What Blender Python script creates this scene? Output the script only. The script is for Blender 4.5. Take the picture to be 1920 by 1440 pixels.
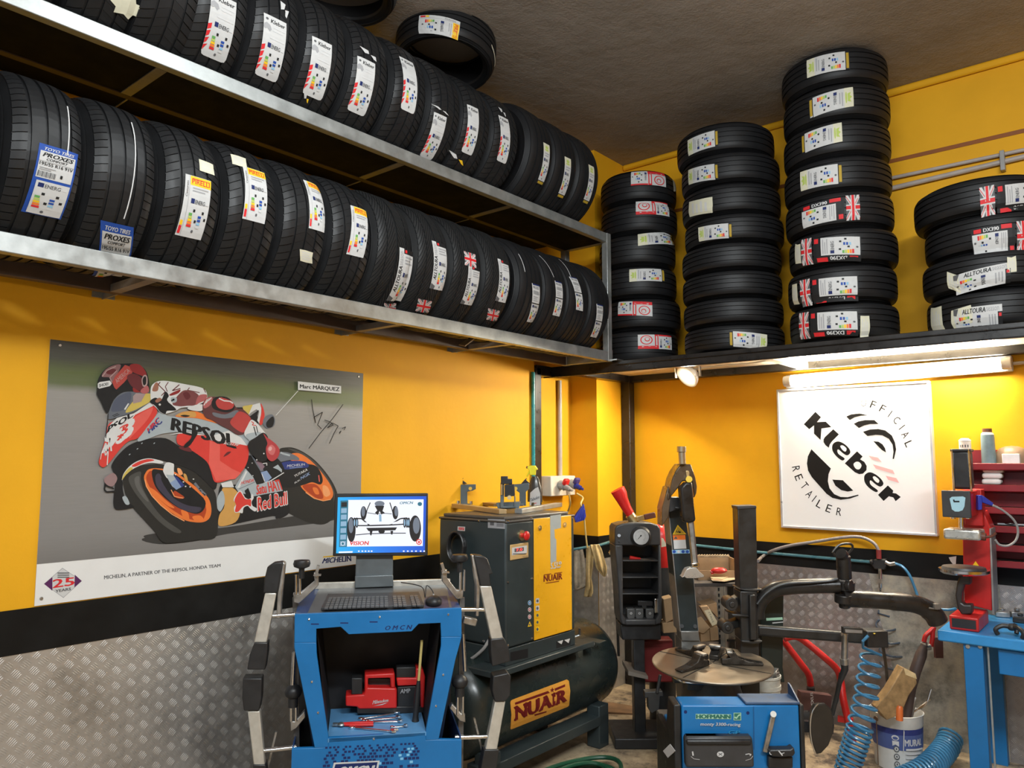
import bpy, math, random
from mathutils import Vector, Matrix
random.seed(11)
for _o in list(bpy.data.objects):
    bpy.data.objects.remove(_o)
SC = bpy.context.scene
COL = SC.collection
V = Vector
PI = math.pi

# ------------------------------------------------------------------ camera
H = 1.68                       # eye height
F = 1431.28                    # focal length in pixels of a 1920 wide frame
YAW, PITCH = -0.696638, 0.0986895
cam = bpy.data.cameras.new('camera')
cam.sensor_width = 36.0
cam.lens = F / 1920 * 36
cam.clip_start = 0.05
co = bpy.data.objects.new('camera', cam)
co.location = (0, 0, H)
co.rotation_euler = (PI / 2 + PITCH, 0, -YAW)
COL.objects.link(co)
SC.camera = co
CAM = V((0, 0, H))
RGT = V((math.cos(YAW), -math.sin(YAW), 0))
FWD = V((math.sin(YAW) * math.cos(PITCH), math.cos(YAW) * math.cos(PITCH), math.sin(PITCH)))
UPV = RGT.cross(FWD)

# ------------------------------------------------------------------ world, lights, exposure
W = bpy.data.worlds.new('world')
SC.world = W
W.use_nodes = True
_bg = W.node_tree.nodes['Background']
_bg.inputs[0].default_value = (0.80, 0.90, 1.0, 1)
_bg.inputs[1].default_value = 0.5
SC.view_settings.view_transform = 'Standard'
SC.view_settings.look = 'None'
SC.view_settings.gamma = 1
SC.view_settings.exposure = 0.18
SC.view_settings.use_curve_mapping = False


def area(name, loc, size, energy, col, rot=(0, 0, 0)):
    l = bpy.data.lights.new(name, 'AREA')
    l.shape = 'RECTANGLE'
    l.size, l.size_y = size
    l.energy = energy
    l.color = col
    o = bpy.data.objects.new(name, l)
    o.location = loc
    o.rotation_euler = rot
    COL.objects.link(o)
    return o


COOL = (0.92, 0.98, 1.0)


def tube(loc, to, energy, length=1.5, width=0.16, col=COOL):
    """a fluorescent batten under the ceiling, turned towards the point `to`"""
    d = V(to) - V(loc)
    q = d.to_track_quat('-Z', 'Y')
    o = area('ceiling_tube_light', loc, (length, width), energy, col)
    o.rotation_euler = q.to_euler()
    return o


# fluorescent battens of the garage, above and behind the camera, outside the picture, plus an added uplight
tube((-1.3, 1.9, 3.85), (-1.7, 2.2, 0.0), 22, 1.8, 0.5)
tube((1.0, 0.9, 3.8), (-0.3, 2.2, 0.0), 124)
tube((0.0, -0.9, 3.8), (-1.2, 0.6, 0.0), 72)
tube((-0.2, 0.9, 3.45), (-0.6, 2.0, 4.06), 36)  # added uplight, stands in for the tubes' upward glow on the ceiling

# ------------------------------------------------------------------ pixel helpers (frame 1920 x 1440)


def ray(px, py):
    return FWD + RGT * ((px - 960) / F) + UPV * ((720 - py) / F)


def at(px, py, d):
    return CAM + ray(px, py) * d


def onx(px, py, x):
    r = ray(px, py)
    return CAM + r * (x / r.x)


def ony(px, py, y):
    r = ray(px, py)
    return CAM + r * (y / r.y)


def onz(px, py, z):
    r = ray(px, py)
    return CAM + r * ((z - H) / r.z)


class Plane:
    def __init__(s, p, n):
        s.p = V(p)
        s.n = V(n).normalized()
        if s.n.dot(CAM - s.p) < 0:
            s.n = -s.n

    def __call__(s, px, py, lift=0.0):
        r = ray(px, py)
        q = s.p + s.n * lift
        return CAM + r * ((q - CAM).dot(s.n) / r.dot(s.n))

    def off(s, d):
        return Plane(s.p + s.n * d, s.n)


# ------------------------------------------------------------------ materials
MATS = {}


class NT:
    def __init__(s, name):
        m = bpy.data.materials.new(name)
        m.use_nodes = True
        s.m = m
        s.t = m.node_tree
        s.b = s.t.nodes['Principled BSDF']
        s._tc = None

    def node(s, typ, **kw):
        n = s.t.nodes.new(typ)
        for k, v in kw.items():
            setattr(n, k, v)
        return n

    def link(s, a, b):
        s.t.links.new(a, b)

    def sock(s, node, i, v):
        if v is None:
            return
        if hasattr(v, 'node'):
            s.link(v, node.inputs[i])
        else:
            node.inputs[i].default_value = v

    def math(s, op, a, b=None, c=None):
        n = s.node('ShaderNodeMath', operation=op)
        s.sock(n, 0, a)
        s.sock(n, 1, b)
        s.sock(n, 2, c)
        return n.outputs[0]

    def obj(s):
        if not s._tc:
            s._tc = s.node('ShaderNodeTexCoord')
        return s._tc.outputs['Object']

    def gen(s):
        s.obj()
        return s._tc.outputs['Generated']

    def xyz(s, v):
        n = s.node('ShaderNodeSeparateXYZ')
        s.link(v, n.inputs[0])
        return n.outputs

    def noise(s, scale, detail=4, rough=0.6, vec=None):
        n = s.node('ShaderNodeTexNoise')
        n.inputs['Scale'].default_value = scale
        n.inputs['Detail'].default_value = detail
        n.inputs['Roughness'].default_value = rough
        s.link(vec if vec is not None else s.obj(), n.inputs['Vector'])
        return n.outputs['Fac']

    def ramp(s, f, stops):
        n = s.node('ShaderNodeValToRGB')
        e = n.color_ramp.elements
        while len(e) > 1:
            e.remove(e[-1])
        e[0].position = stops[0][0]
        e[0].color = col4(stops[0][1])
        for p, c in stops[1:]:
            x = e.new(p)
            x.color = col4(c)
        s.link(f, n.inputs[0])
        return n.outputs[0]

    def mix(s, f, a, b):
        n = s.node('ShaderNodeMix', data_type='RGBA')
        s.sock(n, 0, f)
        for i, v in ((6, a), (7, b)):
            s.sock(n, i, v if hasattr(v, 'node') else col4(v))
        return n.outputs[2]

    def bump(s, h, strength=0.3, dist=0.01):
        n = s.node('ShaderNodeBump')
        n.inputs['Strength'].default_value = strength
        n.inputs['Distance'].default_value = dist
        s.link(h, n.inputs['Height'])
        s.link(n.outputs[0], s.b.inputs['Normal'])

    def set(s, **kw):
        names = dict(base='Base Color', rough='Roughness', metal='Metallic', coat='Coat Weight',
                     spec='Specular IOR Level', trans='Transmission Weight', emit='Emission Color',
                     estr='Emission Strength', alpha='Alpha')
        for k, v in kw.items():
            i = s.b.inputs[names[k]]
            if hasattr(v, 'node'):
                s.link(v, i)
            elif isinstance(v, (tuple, list)):
                i.default_value = col4(v)
            else:
                i.default_value = v
        return s


def col4(c):
    return (c[0], c[1], c[2], 1.0) if len(c) == 3 else tuple(c)


def srgb(r, g, b):
    def f(x):
        x /= 255.0
        return x / 12.92 if x <= 0.04045 else ((x + 0.055) / 1.055) ** 2.4
    return (f(r), f(g), f(b))


def mat(name, c, rough=0.5, metal=0.0, var=0.12, scale=9.0, bump=0.0, bscale=60.0, **kw):
    """painted / moulded / metal surface: base colour broken up by a little noise"""
    if name in MATS:
        return MATS[name]
    n = NT(name)
    f = n.noise(scale)
    lo = tuple(max(0, x * (1 - var)) for x in c)
    hi = tuple(min(1, x * (1 + var)) for x in c)
    n.set(base=n.ramp(f, [(0.3, lo), (0.7, hi)]), metal=metal, **kw)
    rr = n.ramp(f, [(0.3, (max(0.02, rough - 0.08),) * 3), (0.7, (min(1, rough + 0.08),) * 3)])
    n.link(rr, n.b.inputs['Roughness'])
    if bump:
        n.bump(n.noise(bscale, 3), bump, 0.004)
    MATS[name] = n.m
    return n.m


def flat(name, c, rough=0.55):
    return mat(name, c, rough, 0, 0.04, 30, spec=0.22)


def glow(name, c, s):
    if name in MATS:
        return MATS[name]
    n = NT(name)
    f = n.noise(3.0)
    n.set(base=(0.02, 0.02, 0.02), rough=0.3, emit=n.ramp(f, [(0.0, c), (1.0, c)]), estr=s)
    MATS[name] = n.m
    return n.m


# ------------------------------------------------------------------ mesh builder
def basis(d):
    d = V(d).normalized()
    a = V((0, 0, 1)) if abs(d.z) < 0.9 else V((1, 0, 0))
    u = a.cross(d).normalized()
    return u, d.cross(u), d


class MB:
    def __init__(s):
        s.v, s.f, s.m = [], [], []

    def add(s, vs, fs, m=0):
        o = len(s.v)
        s.v += [V(p) for p in vs]
        s.f += [tuple(i + o for i in f) for f in fs]
        s.m += [m] * len(fs)
        return s

    def box(s, c, size, ax=None, m=0):
        ax = ax or (V((1, 0, 0)), V((0, 1, 0)), V((0, 0, 1)))
        c = V(c)
        e = [V(a) * (k / 2) for a, k in zip(ax, size)]
        vs = [c + e[0] * i + e[1] * j + e[2] * k for i in (-1, 1) for j in (-1, 1) for k in (-1, 1)]
        return s.add(vs, [(0, 1, 3, 2), (4, 6, 7, 5), (0, 4, 5, 1), (2, 3, 7, 6), (0, 2, 6, 4), (1, 5, 7, 3)], m)

    def rng(s, x0, x1, y0, y1, z0, z1, m=0):
        return s.box(((x0 + x1) / 2, (y0 + y1) / 2, (z0 + z1) / 2), (abs(x1 - x0), abs(y1 - y0), abs(z1 - z0)), None, m)

    def bar(s, a, b, w, h, up=(0, 0, 1), m=0):
        a, b = V(a), V(b)
        d = (b - a)
        L = d.length
        d.normalize()
        x = d.cross(V(up))
        if x.length < 1e-4:
            x = d.cross(V((1, 0, 0)))
        x.normalize()
        z = x.cross(d)
        return s.box((a + b) / 2, (w, L, h), (x, d, z), m)

    def cyl(s, a, b, r0, r1=None, n=20, caps=True, m=0):
        r1 = r0 if r1 is None else r1
        a, b = V(a), V(b)
        u, w, d = basis(b - a)
        vs = []
        for p, r in ((a, r0), (b, r1)):
            vs += [p + (u * math.cos(2 * PI * i / n) + w * math.sin(2 * PI * i / n)) * r for i in range(n)]
        fs = [(i, (i + 1) % n, n + (i + 1) % n, n + i) for i in range(n)]
        if caps:
            fs += [tuple(range(n))[::-1], tuple(range(n, 2 * n))]
        return s.add(vs, fs, m)

    def tube(s, pts, r, n=10, m=0, caps=True):
        pts = [V(p) for p in pts]
        rs = r if isinstance(r, (list, tuple)) else [r] * len(pts)
        vs, fs = [], []
        u = None
        for i, p in enumerate(pts):
            d = (pts[min(i + 1, len(pts) - 1)] - pts[max(i - 1, 0)])
            d = d.normalized() if d.length > 1e-9 else V((0, 0, 1))
            if u is None:
                u, w, _ = basis(d)
            else:
                u = (u - d * u.dot(d))
                u = u.normalized() if u.length > 1e-6 else basis(d)[0]
                w = d.cross(u)
            vs += [p + (u * math.cos(2 * PI * k / n) + w * math.sin(2 * PI * k / n)) * rs[i] for k in range(n)]
        for i in range(len(pts) - 1):
            for k in range(n):
                a, b = i * n + k, i * n + (k + 1) % n
                fs.append((a, b, b + n, a + n))
        if caps:
            fs += [tuple(range(n))[::-1], tuple(range((len(pts) - 1) * n, len(pts) * n))]
        return s.add(vs, fs, m)

    def lathe(s, prof, o, axis, n=32, m=0, close=False):
        """prof: (radius, height) pairs along axis from o"""
        u, w, d = basis(axis)
        o = V(o)
        vs, fs = [], []
        for r, h in prof:
            vs += [o + d * h + (u * math.cos(2 * PI * k / n) + w * math.sin(2 * PI * k / n)) * max(r, 1e-5) for k in range(n)]
        N = len(prof)
        for i in range(N if close else N - 1):
            j = (i + 1) % N
            for k in range(n):
                fs.append((i * n + k, i * n + (k + 1) % n, j * n + (k + 1) % n, j * n + k))
        return s.add(vs, fs, m)

    def ball(s, c, r, n=16, m=0, ax=None):
        c = V(c)
        r = r if isinstance(r, (tuple, list)) else (r, r, r)
        ax = ax or (V((1, 0, 0)), V((0, 1, 0)), V((0, 0, 1)))
        vs, fs = [], []
        k = n // 2
        for i in range(k + 1):
            t = PI * i / k
            for j in range(n):
                p = 2 * PI * j / n
                x, y, z = math.sin(t) * math.cos(p), math.sin(t) * math.sin(p), math.cos(t)
                vs.append(c + ax[0] * (x * r[0]) + ax[1] * (y * r[1]) + ax[2] * (z * r[2]))
        for i in range(k):
            for j in range(n):
                fs.append((i * n + j, i * n + (j + 1) % n, (i + 1) * n + (j + 1) % n, (i + 1) * n + j))
        return s.add(vs, fs, m)

    def prism(s, poly, vec, m=0):
        poly = [V(p) for p in poly]
        n = len(poly)
        vec = V(vec)
        vs = poly + [p + vec for p in poly]
        fs = [tuple(range(n)), tuple(range(n, 2 * n))[::-1]]
        fs += [(i, i + n, (i + 1) % n + n, (i + 1) % n) for i in range(n)]
        return s.add(vs, fs, m)

    def pp(s, pl, pts, depth, lift=0.0, m=0):
        """outline given on a plane, given real thickness behind it"""
        return s.prism([pl(x, y, lift) for x, y in pts], pl.n * -depth, m)

    def face(s, pts, m=0):
        return s.add(pts, [tuple(range(len(pts)))], m)

    def grid(s, fn, nu, nv, m=0):
        vs = [fn(i / nu, j / nv) for j in range(nv + 1) for i in range(nu + 1)]
        fs = [(j * (nu + 1) + i, j * (nu + 1) + i + 1, (j + 1) * (nu + 1) + i + 1, (j + 1) * (nu + 1) + i)
              for j in range(nv) for i in range(nu)]
        return s.add(vs, fs, m)


def curve(pts, k=6):
    """Catmull-Rom through the points"""
    pts = [V(p) for p in pts]
    out = []
    for i in range(len(pts) - 1):
        p0, p1, p2, p3 = pts[max(i - 1, 0)], pts[i], pts[i + 1], pts[min(i + 2, len(pts) - 1)]
        for j in range(k):
            t = j / k
            out.append(0.5 * ((2 * p1) + (p2 - p0) * t + (2 * p0 - 5 * p1 + 4 * p2 - p3) * t * t + (3 * p1 - p0 - 3 * p2 + p3) * t ** 3))
    out.append(pts[-1])
    return out


BASE = {}


def build(name, mb, mats, parent=None, bevel=0.0, smooth=40, fix=True, origin=None):
    me = bpy.data.meshes.new(name)
    o = bpy.data.objects.new(name, me)
    if parent is not None:
        base = BASE[parent.name]
    elif origin is not None:
        base = V(origin)
    else:
        xs = [p.x for p in mb.v]
        ys = [p.y for p in mb.v]
        base = V(((min(xs) + max(xs)) / 2, (min(ys) + max(ys)) / 2, min(p.z for p in mb.v)))
    me.from_pydata([p - base for p in mb.v], [], mb.f)
    if not isinstance(mats, (list, tuple)):
        mats = [mats]
    for q in mats:
        me.materials.append(q)
    me.polygons.foreach_set('material_index', mb.m)
    if fix:
        import bmesh
        b = bmesh.new()
        b.from_mesh(me)
        bmesh.ops.recalc_face_normals(b, faces=b.faces)
        b.to_mesh(me)
        b.free()
    if smooth:
        me.shade_smooth()
        me.set_sharp_from_angle(angle=math.radians(smooth))
    COL.objects.link(o)
    BASE[o.name] = base
    if parent is not None:
        o.parent = parent
    else:
        o.location = base
    if bevel:
        md = o.modifiers.new('bevel', 'BEVEL')
        md.width = bevel
        md.segments = 2
        md.limit_method = 'ANGLE'
        md.angle_limit = math.radians(50)
        md.use_clamp_overlap = True
    return o


def tag(o, label, cat, group=None):
    o['label'] = label
    o['category'] = cat
    if group:
        o['group'] = group
    return o


def thing(name, label, cat, loc, group=None):
    o = bpy.data.objects.new(name, None)
    o.empty_display_size = 0.1
    o.location = loc
    COL.objects.link(o)
    BASE[o.name] = V(loc)
    return tag(o, label, cat, group)


def struct(name, mb, m, bevel=0, smooth=40):
    o = build(name, mb, m, None, bevel, smooth)
    o['kind'] = 'structure'
    return o


# ------------------------------------------------------------------ flat artwork: printed shapes and lettering
_tcache = {}


def text_mesh(s, bold=0.0, shear=0.0):
    k = (s, bold, shear)
    if k in _tcache:
        return _tcache[k]
    c = bpy.data.curves.new('lettering', 'FONT')
    c.body = s
    c.size = 1
    c.offset = bold
    c.shear = shear
    c.resolution_u = 2
    c.fill_mode = 'FRONT'
    o = bpy.data.objects.new('lettering', c)
    me = o.to_mesh()
    vs = [(v.co.x, v.co.y) for v in me.vertices]
    fs = [tuple(p.vertices) for p in me.polygons]
    o.to_mesh_clear()
    bpy.data.objects.remove(o)
    bpy.data.curves.remove(c)
    x0, x1 = min(v[0] for v in vs), max(v[0] for v in vs)
    y0, y1 = min(v[1] for v in vs), max(v[1] for v in vs)
    vs = [((x - x0) / (x1 - x0), (y - y0) / (y1 - y0)) for x, y in vs]
    _tcache[k] = (vs, fs)
    return vs, fs


def clip_half(pts, ax, c, keep_low):
    out = []
    n = len(pts)
    for i in range(n):
        a, b = pts[i], pts[(i + 1) % n]
        ia = (a[ax] <= c) == keep_low or a[ax] == c
        ib = (b[ax] <= c) == keep_low or b[ax] == c
        if ia:
            out.append(a)
        if ia != ib:
            t = (c - a[ax]) / (b[ax] - a[ax])
            out.append((a[0] + (b[0] - a[0]) * t, a[1] + (b[1] - a[1]) * t))
    return out


def clip_cells(pts, cuts):
    """cut a flat shape into small cells so that it can follow a curved surface"""
    res = [pts]
    for ax, cs in ((0, cuts[0]), (1, cuts[1])):
        nxt = []
        for q in res:
            for c in cs:
                lo = [p[ax] for p in q]
                if len(q) < 3 or not (min(lo) < c - 1e-6 and max(lo) > c + 1e-6):
                    continue
                a = clip_half(q, ax, c, True)
                if len(a) >= 3:
                    nxt.append(a)
                q = clip_half(q, ax, c, False)
            if len(q) >= 3:
                nxt.append(q)
        res = nxt
    return res


class Art:
    """2D shapes in their own coordinates; fn(x, y, lift) puts them on the printed surface"""

    def __init__(s, fn, step=0.00012, cuts=None):
        s.fn, s.step, s.mb, s.lay, s.mats, s.cuts = fn, step, MB(), 1, [], cuts

    def mi(s, m):
        if m not in s.mats:
            s.mats.append(m)
        return s.mats.index(m)

    def nx(s):
        s.lay += 1

    def poly(s, pts, m, keep=False):
        L = s.lay * s.step
        for q in clip_cells(pts, s.cuts) if s.cuts else [pts]:
            s.mb.face([s.fn(x, y, L) for x, y in q], s.mi(m))
        if not keep:
            s.nx()

    def rect(s, x0, y0, x1, y1, m, nu=1, nv=1, keep=False):
        if s.cuts:
            return s.poly([(x0, y0), (x1, y0), (x1, y1), (x0, y1)], m, keep)
        L = s.lay * s.step
        s.mb.grid(lambda u, v: s.fn(x0 + (x1 - x0) * u, y0 + (y1 - y0) * v, L), nu, nv, s.mi(m))
        if not keep:
            s.nx()

    def ell(s, cx, cy, rx, ry, m, rot=0.0, n=28, keep=False, a0=0, a1=360):
        c, q = math.cos(math.radians(rot)), math.sin(math.radians(rot))
        pts = []
        for i in range(n):
            t = math.radians(a0 + (a1 - a0) * i / (n if a1 - a0 >= 360 else n - 1))
            x, y = rx * math.cos(t), ry * math.sin(t)
            pts.append((cx + x * c - y * q, cy + x * q + y * c))
        s.poly(pts, m, keep)

    def line(s, pts, w, m, keep=False):
        """pen stroke of width w"""
        L = s.lay * s.step
        for (x0, y0), (x1, y1) in zip(pts[:-1], pts[1:]):
            dx, dy = x1 - x0, y1 - y0
            l = math.hypot(dx, dy) or 1
            nx, ny = -dy / l * w / 2, dx / l * w / 2
            s.mb.face([s.fn(x0 + nx, y0 + ny, L), s.fn(x1 + nx, y1 + ny, L), s.fn(x1 - nx, y1 - ny, L), s.fn(x0 - nx, y0 - ny, L)], s.mi(m))
        if not keep:
            s.nx()

    def text(s, t, quad, m, bold=0.0, shear=0.0, keep=False):
        """quad: bottom-left, bottom-right, top-right, top-left of the line of lettering"""
        vs, fs = text_mesh(t, 0.0, shear)
        if bold > 0 and not s.__dict__.get('_in'):
            s._in = True
            k = bold / max(1.0, 0.62 * len(t)) * 1.1
            kv = bold * 0.45
            (ax, ay), (bx, by), _, (dx, dy) = quad
            for e, f in ((-k, 0), (-k / 2, -kv), (k / 2, kv), (k, 0)):
                s.text(t, [(x + (bx - ax) * e + (dx - ax) * f, y + (by - ay) * e + (dy - ay) * f) for x, y in quad], m, 0.0, shear)
            s._in = False
        L = s.lay * s.step
        (ax, ay), (bx, by), (cx, cy), (dx, dy) = quad
        out = []
        for u, v in vs:
            x = (ax * (1 - u) + bx * u) * (1 - v) + (dx * (1 - u) + cx * u) * v
            y = (ay * (1 - u) + by * u) * (1 - v) + (dy * (1 - u) + cy * u) * v
            out.append(s.fn(x, y, L))
        s.mb.add(out, fs, s.mi(m))
        if not keep:
            s.nx()

    def tbox(s, t, x0, y0, x1, y1, m, bold=0.0, shear=0.0, keep=False):
        """y0 is the baseline side, y1 the top side"""
        s.text(t, [(x0, y0), (x1, y0), (x1, y1), (x0, y1)], m, bold, shear, keep)

    def done(s, name, parent=None, label=None):
        o = build(name, s.mb, s.mats, parent, 0, 0, False)
        if label:
            o['label'] = label
        return o


def K(x, y, rx, ry, kx, ky=None):
    """position read in an enlarged view back to the frame"""
    return rx + x / kx, ry + y / (ky or kx)
# ------------------------------------------------------------------ palette
YEL = (0.77, 0.385, 0.013)


def wall_paint(name, c):
    n = NT(name)
    f = n.noise(1.3, 5)
    f2 = n.noise(35, 3)
    lo = tuple(x * 0.9 for x in c)
    hi = tuple(min(1, x * 1.06) for x in c)
    n.set(base=n.ramp(f, [(0.3, lo), (0.7, hi)]), rough=0.6, spec=0.2)
    n.bump(n.math('ADD', f2, n.math('MULTIPLY', f, 2.0)), 0.12, 0.006)
    MATS[name] = n.m
    return n.m


yellow = wall_paint('yellow_wall_paint', YEL)
groove_shade_m = mat('groove_shade_orange', (0.25, 0.07, 0.004), 0.6)  # darker orange strip stands in for the shade in a wall groove
band_m = mat('black_wall_band', (0.007, 0.007, 0.0068), 0.5, 0, 0.25, 6, spec=0.2)


def ceiling_mat():
    n = NT('rough_grey_ceiling')
    f = n.noise(1.1, 6)
    n.set(base=n.ramp(f, [(0.3, (0.27, 0.235, 0.20)), (0.7, (0.36, 0.32, 0.28))]), rough=0.85)
    n.bump(n.math('ADD', n.noise(6, 6), n.math('MULTIPLY', n.noise(70, 3), 0.25)), 0.55, 0.02)
    return n.m


def floor_mat():
    n = NT('stained_concrete_floor')
    f = n.noise(2.2, 6, 0.7)
    g = n.noise(11, 6, 0.75)
    k = n.math('ADD', n.math('MULTIPLY', f, 0.55), n.math('MULTIPLY', g, 0.45))
    n.set(base=n.ramp(k, [(0.36, (0.018, 0.013, 0.010)), (0.43, (0.10, 0.075, 0.055)), (0.48, (0.27, 0.205, 0.135)), (0.58, (0.46, 0.36, 0.235))]),
          rough=0.62)
    n.bump(g, 0.2, 0.01)
    return n.m


def plate_mat(name, base=(0.58, 0.555, 0.52)):
    n = NT(name)
    f = n.noise(2.6, 6, 0.7)
    g = n.noise(40, 4)
    n.set(base=n.ramp(f, [(0.35, tuple(x * 0.62 for x in base)), (0.5, tuple(x * 0.88 for x in base)), (0.68, base)]), metal=0.75)
    n.link(n.math('ADD', n.math('MULTIPLY', f, 0.34), 0.30), n.b.inputs['Roughness'])
    n.bump(g, 0.06, 0.002)
    return n.m


def plate(b, o, u, v, n, W, Hh, s=0.043):
    """chequer plate: a sheet with five raised bars per cell, turned cell by cell; o corner, u and v in the sheet, n out of it"""
    o, u, v, n = V(o), V(u), V(v), V(n)
    b.face([o, o + u * W, o + u * W + v * Hh, o + v * Hh])
    a, c = (u + v).normalized(), (u - v).normalized()
    k = int((W + Hh) / s) + 2
    for i in range(-k, k):
        for j in range(-k, k):
            x = ((i + 0.5) * a.dot(u) + (j + 0.5) * c.dot(u)) * s
            y = ((i + 0.5) * a.dot(v) + (j + 0.5) * c.dot(v)) * s
            if not (0.0 < x < W and 0.0 < y < Hh):
                continue
            p, q = (a, c) if (i + j) % 2 else (c, a)
            m = o + u * x + v * y
            for t in range(5):
                e = m + q * ((t - 2) * 0.0074)
                L, w, h = 0.0175 - 0.002 * abs(t - 2), 0.0021, 0.0012
                x0 = [e - p * L, e - p * (L * 0.7) - q * w, e + p * (L * 0.7) - q * w, e + p * L, e + p * (L * 0.7) + q * w, e - p * (L * 0.7) + q * w]
                tp = [e - p * (L * 0.72) + n * h, e + p * (L * 0.72) + n * h]
                if min(min((z - o).dot(u), W - (z - o).dot(u), (z - o).dot(v), Hh - (z - o).dot(v)) for z in x0) < 0:
                    continue
                b.add(x0 + tp, [(0, 1, 6), (1, 2, 7, 6), (2, 3, 7), (3, 4, 7), (4, 5, 6, 7), (5, 0, 6)])


black_paint = mat('black_gloss_steel', (0.016, 0.014, 0.013), 0.32, 0, 0.3, 14, 0.1)
galv = mat('galvanised_steel', (0.40, 0.42, 0.415), 0.40, 0.7, 0.18, 14)
dark_galv = mat('dull_galvanised_steel', (0.30, 0.29, 0.28), 0.5, 0.6, 0.25, 9)
white_board = mat('cream_board', (0.74, 0.66, 0.52), 0.55)
pvc = mat('grey_pvc_conduit', (0.42, 0.36, 0.32), 0.4)
wood = mat('raw_wood', (0.27, 0.165, 0.07), 0.6, 0, 0.35, 25)
card = mat('brown_cardboard', (0.33, 0.21, 0.11), 0.75, 0, 0.15, 12)
chrome = mat('bright_steel', (0.72, 0.72, 0.72), 0.18, 1.0, 0.08, 20)
steel = mat('worn_steel', (0.45, 0.44, 0.42), 0.34, 0.9, 0.25, 22)
brass = mat('brass', (0.75, 0.58, 0.30), 0.3, 0.9)
black_plastic = mat('black_plastic', (0.017, 0.017, 0.018), 0.42, 0, 0.2, 15, 0.08, 220)
dark_plastic = mat('charcoal_plastic', (0.04, 0.04, 0.042), 0.42, 0, 0.15, 12, 0.1, 250)
white_plastic = mat('white_plastic', (0.70, 0.70, 0.69), 0.4, 0, 0.02)
grey_plastic = mat('grey_plastic', (0.30, 0.29, 0.28), 0.45)
red_paint = mat('red_paint', (0.47, 0.016, 0.014), 0.35, 0, 0.15, 10)
red_plastic = mat('red_plastic', (0.60, 0.018, 0.016), 0.38, 0, 0.1, 10)
blue_paint = mat('bright_blue_paint', (0.008, 0.15, 0.40), 0.36, 0, 0.10, 6)
dark_blue = mat('dark_blue_paint', (0.008, 0.035, 0.12), 0.4)
teal_pipe_m = mat('teal_pipe', (0.02, 0.26, 0.30), 0.28)
grey_teal_m = mat('faded_teal_pipe', (0.07, 0.19, 0.23), 0.3)
blue_hose_m = mat('clear_blue_hose', (0.05, 0.19, 0.35), 0.2)
rubber = mat('black_rubber', (0.015, 0.015, 0.016), 0.5, 0, 0.2, 30)
anthracite = mat('anthracite_paint', (0.028, 0.038, 0.040), 0.38, 0, 0.12, 7)
aluminium = mat('brushed_aluminium', (0.62, 0.60, 0.54), 0.38, 0.55, 0.1, 30)

# printing inks
P_white = flat('print_white', (0.54, 0.54, 0.535))
P_black = flat('print_black', (0.015, 0.015, 0.016))
P_grey = flat('print_grey', (0.33, 0.33, 0.34))
P_lgrey = flat('print_light_grey', (0.56, 0.56, 0.56))
P_dgrey = flat('print_dark_grey', (0.10, 0.10, 0.105))
P_red = flat('print_red', (0.60, 0.025, 0.03))
P_orange = flat('print_orange', (0.80, 0.19, 0.03))
P_yellow = flat('print_yellow', (0.80, 0.50, 0.02))
P_green = flat('print_green', (0.12, 0.35, 0.09))
P_lgreen = flat('print_light_green', (0.42, 0.52, 0.12))
P_blue = flat('print_blue', (0.02, 0.07, 0.33))
P_navy = flat('print_navy', (0.015, 0.025, 0.11))
P_lblue = flat('print_light_blue', (0.25, 0.45, 0.62))
P_gold = flat('print_gold', (0.42, 0.28, 0.03))
P_cream = flat('print_cream', (0.62, 0.60, 0.46))

CEIL = 4.06
XL, YR = -3.31, 5.20
ZB0, ZB1 = 0.955, 1.12

# ------------------------------------------------------------------ the room
b = MB()
b.rng(-3.8, 4.2, -4.5, 5.5, -0.1, 0)
struct('floor', b, floor_mat())
b = MB()
b.rng(-3.8, 4.2, -4.5, 5.5, CEIL, CEIL + 0.12)
struct('ceiling', b, ceiling_mat())
b = MB()
b.rng(-3.7, XL, -4.5, 4.20, 0, CEIL)
b.rng(-3.7, -3.40, 4.20, 4.77, 0, CEIL)
b.rng(-3.7, -3.165, 4.77, YR + 0.1, 0, CEIL)
struct('wall_left', b, yellow)
b = MB()
b.rng(-3.165, 4.2, YR, YR + 0.15, 0, CEIL)
struct('wall_back', b, yellow)
b = MB()
b.rng(4.0, 4.2, -4.5, YR, 0, CEIL)
struct('wall_right', b, yellow)
b = MB()
b.rng(XL, XL + 0.006, -4.5, 4.20, ZB0, ZB1)
struct('trim_1', b, band_m)
b = MB()
b.rng(-3.40, -3.394, 4.20, 4.77, ZB0, ZB1)
b.rng(-3.40, -3.165, 4.764, 4.77, ZB0, ZB1)
b.rng(-3.165, -3.159, 4.764, YR, ZB0, ZB1)
struct('trim_2', b, band_m)
b = MB()
b.rng(-3.159, 4.0, YR - 0.006, YR, ZB0 + 0.015, ZB1)
struct('trim_3', b, band_m)
b = MB()
b.rng(-3.16, 4.0, YR - 0.03, YR, CEIL - 0.05, CEIL)
struct('trim_4', b, yellow, 0.02)
b = MB()
b.rng(-3.16, 4.0, YR - 0.004, YR, 3.575, 3.60)
struct('trim_5', b, groove_shade_m)
b = MB()
b.rng(XL, XL + 0.004, -4.5, 0.4, 0.0, ZB0)
plate(b, (XL + 0.004, 0.4, 0), (0, 1, 0), (0, 0, 1), (1, 0, 0), 3.79, ZB0)
b.rng(XL, XL + 0.002, 4.19, 4.20, 0.0, ZB0)
struct('baseboard_left', b, plate_mat('chequer_plate_left'), 0, 75)
b = MB()
b.rng(-3.40, -3.395, 4.20, 4.77, 0, ZB0)
plate(b, (-3.40, 4.765, 0), (1, 0, 0), (0, 0, 1), (0, -1, 0), 0.235, ZB0)
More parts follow.
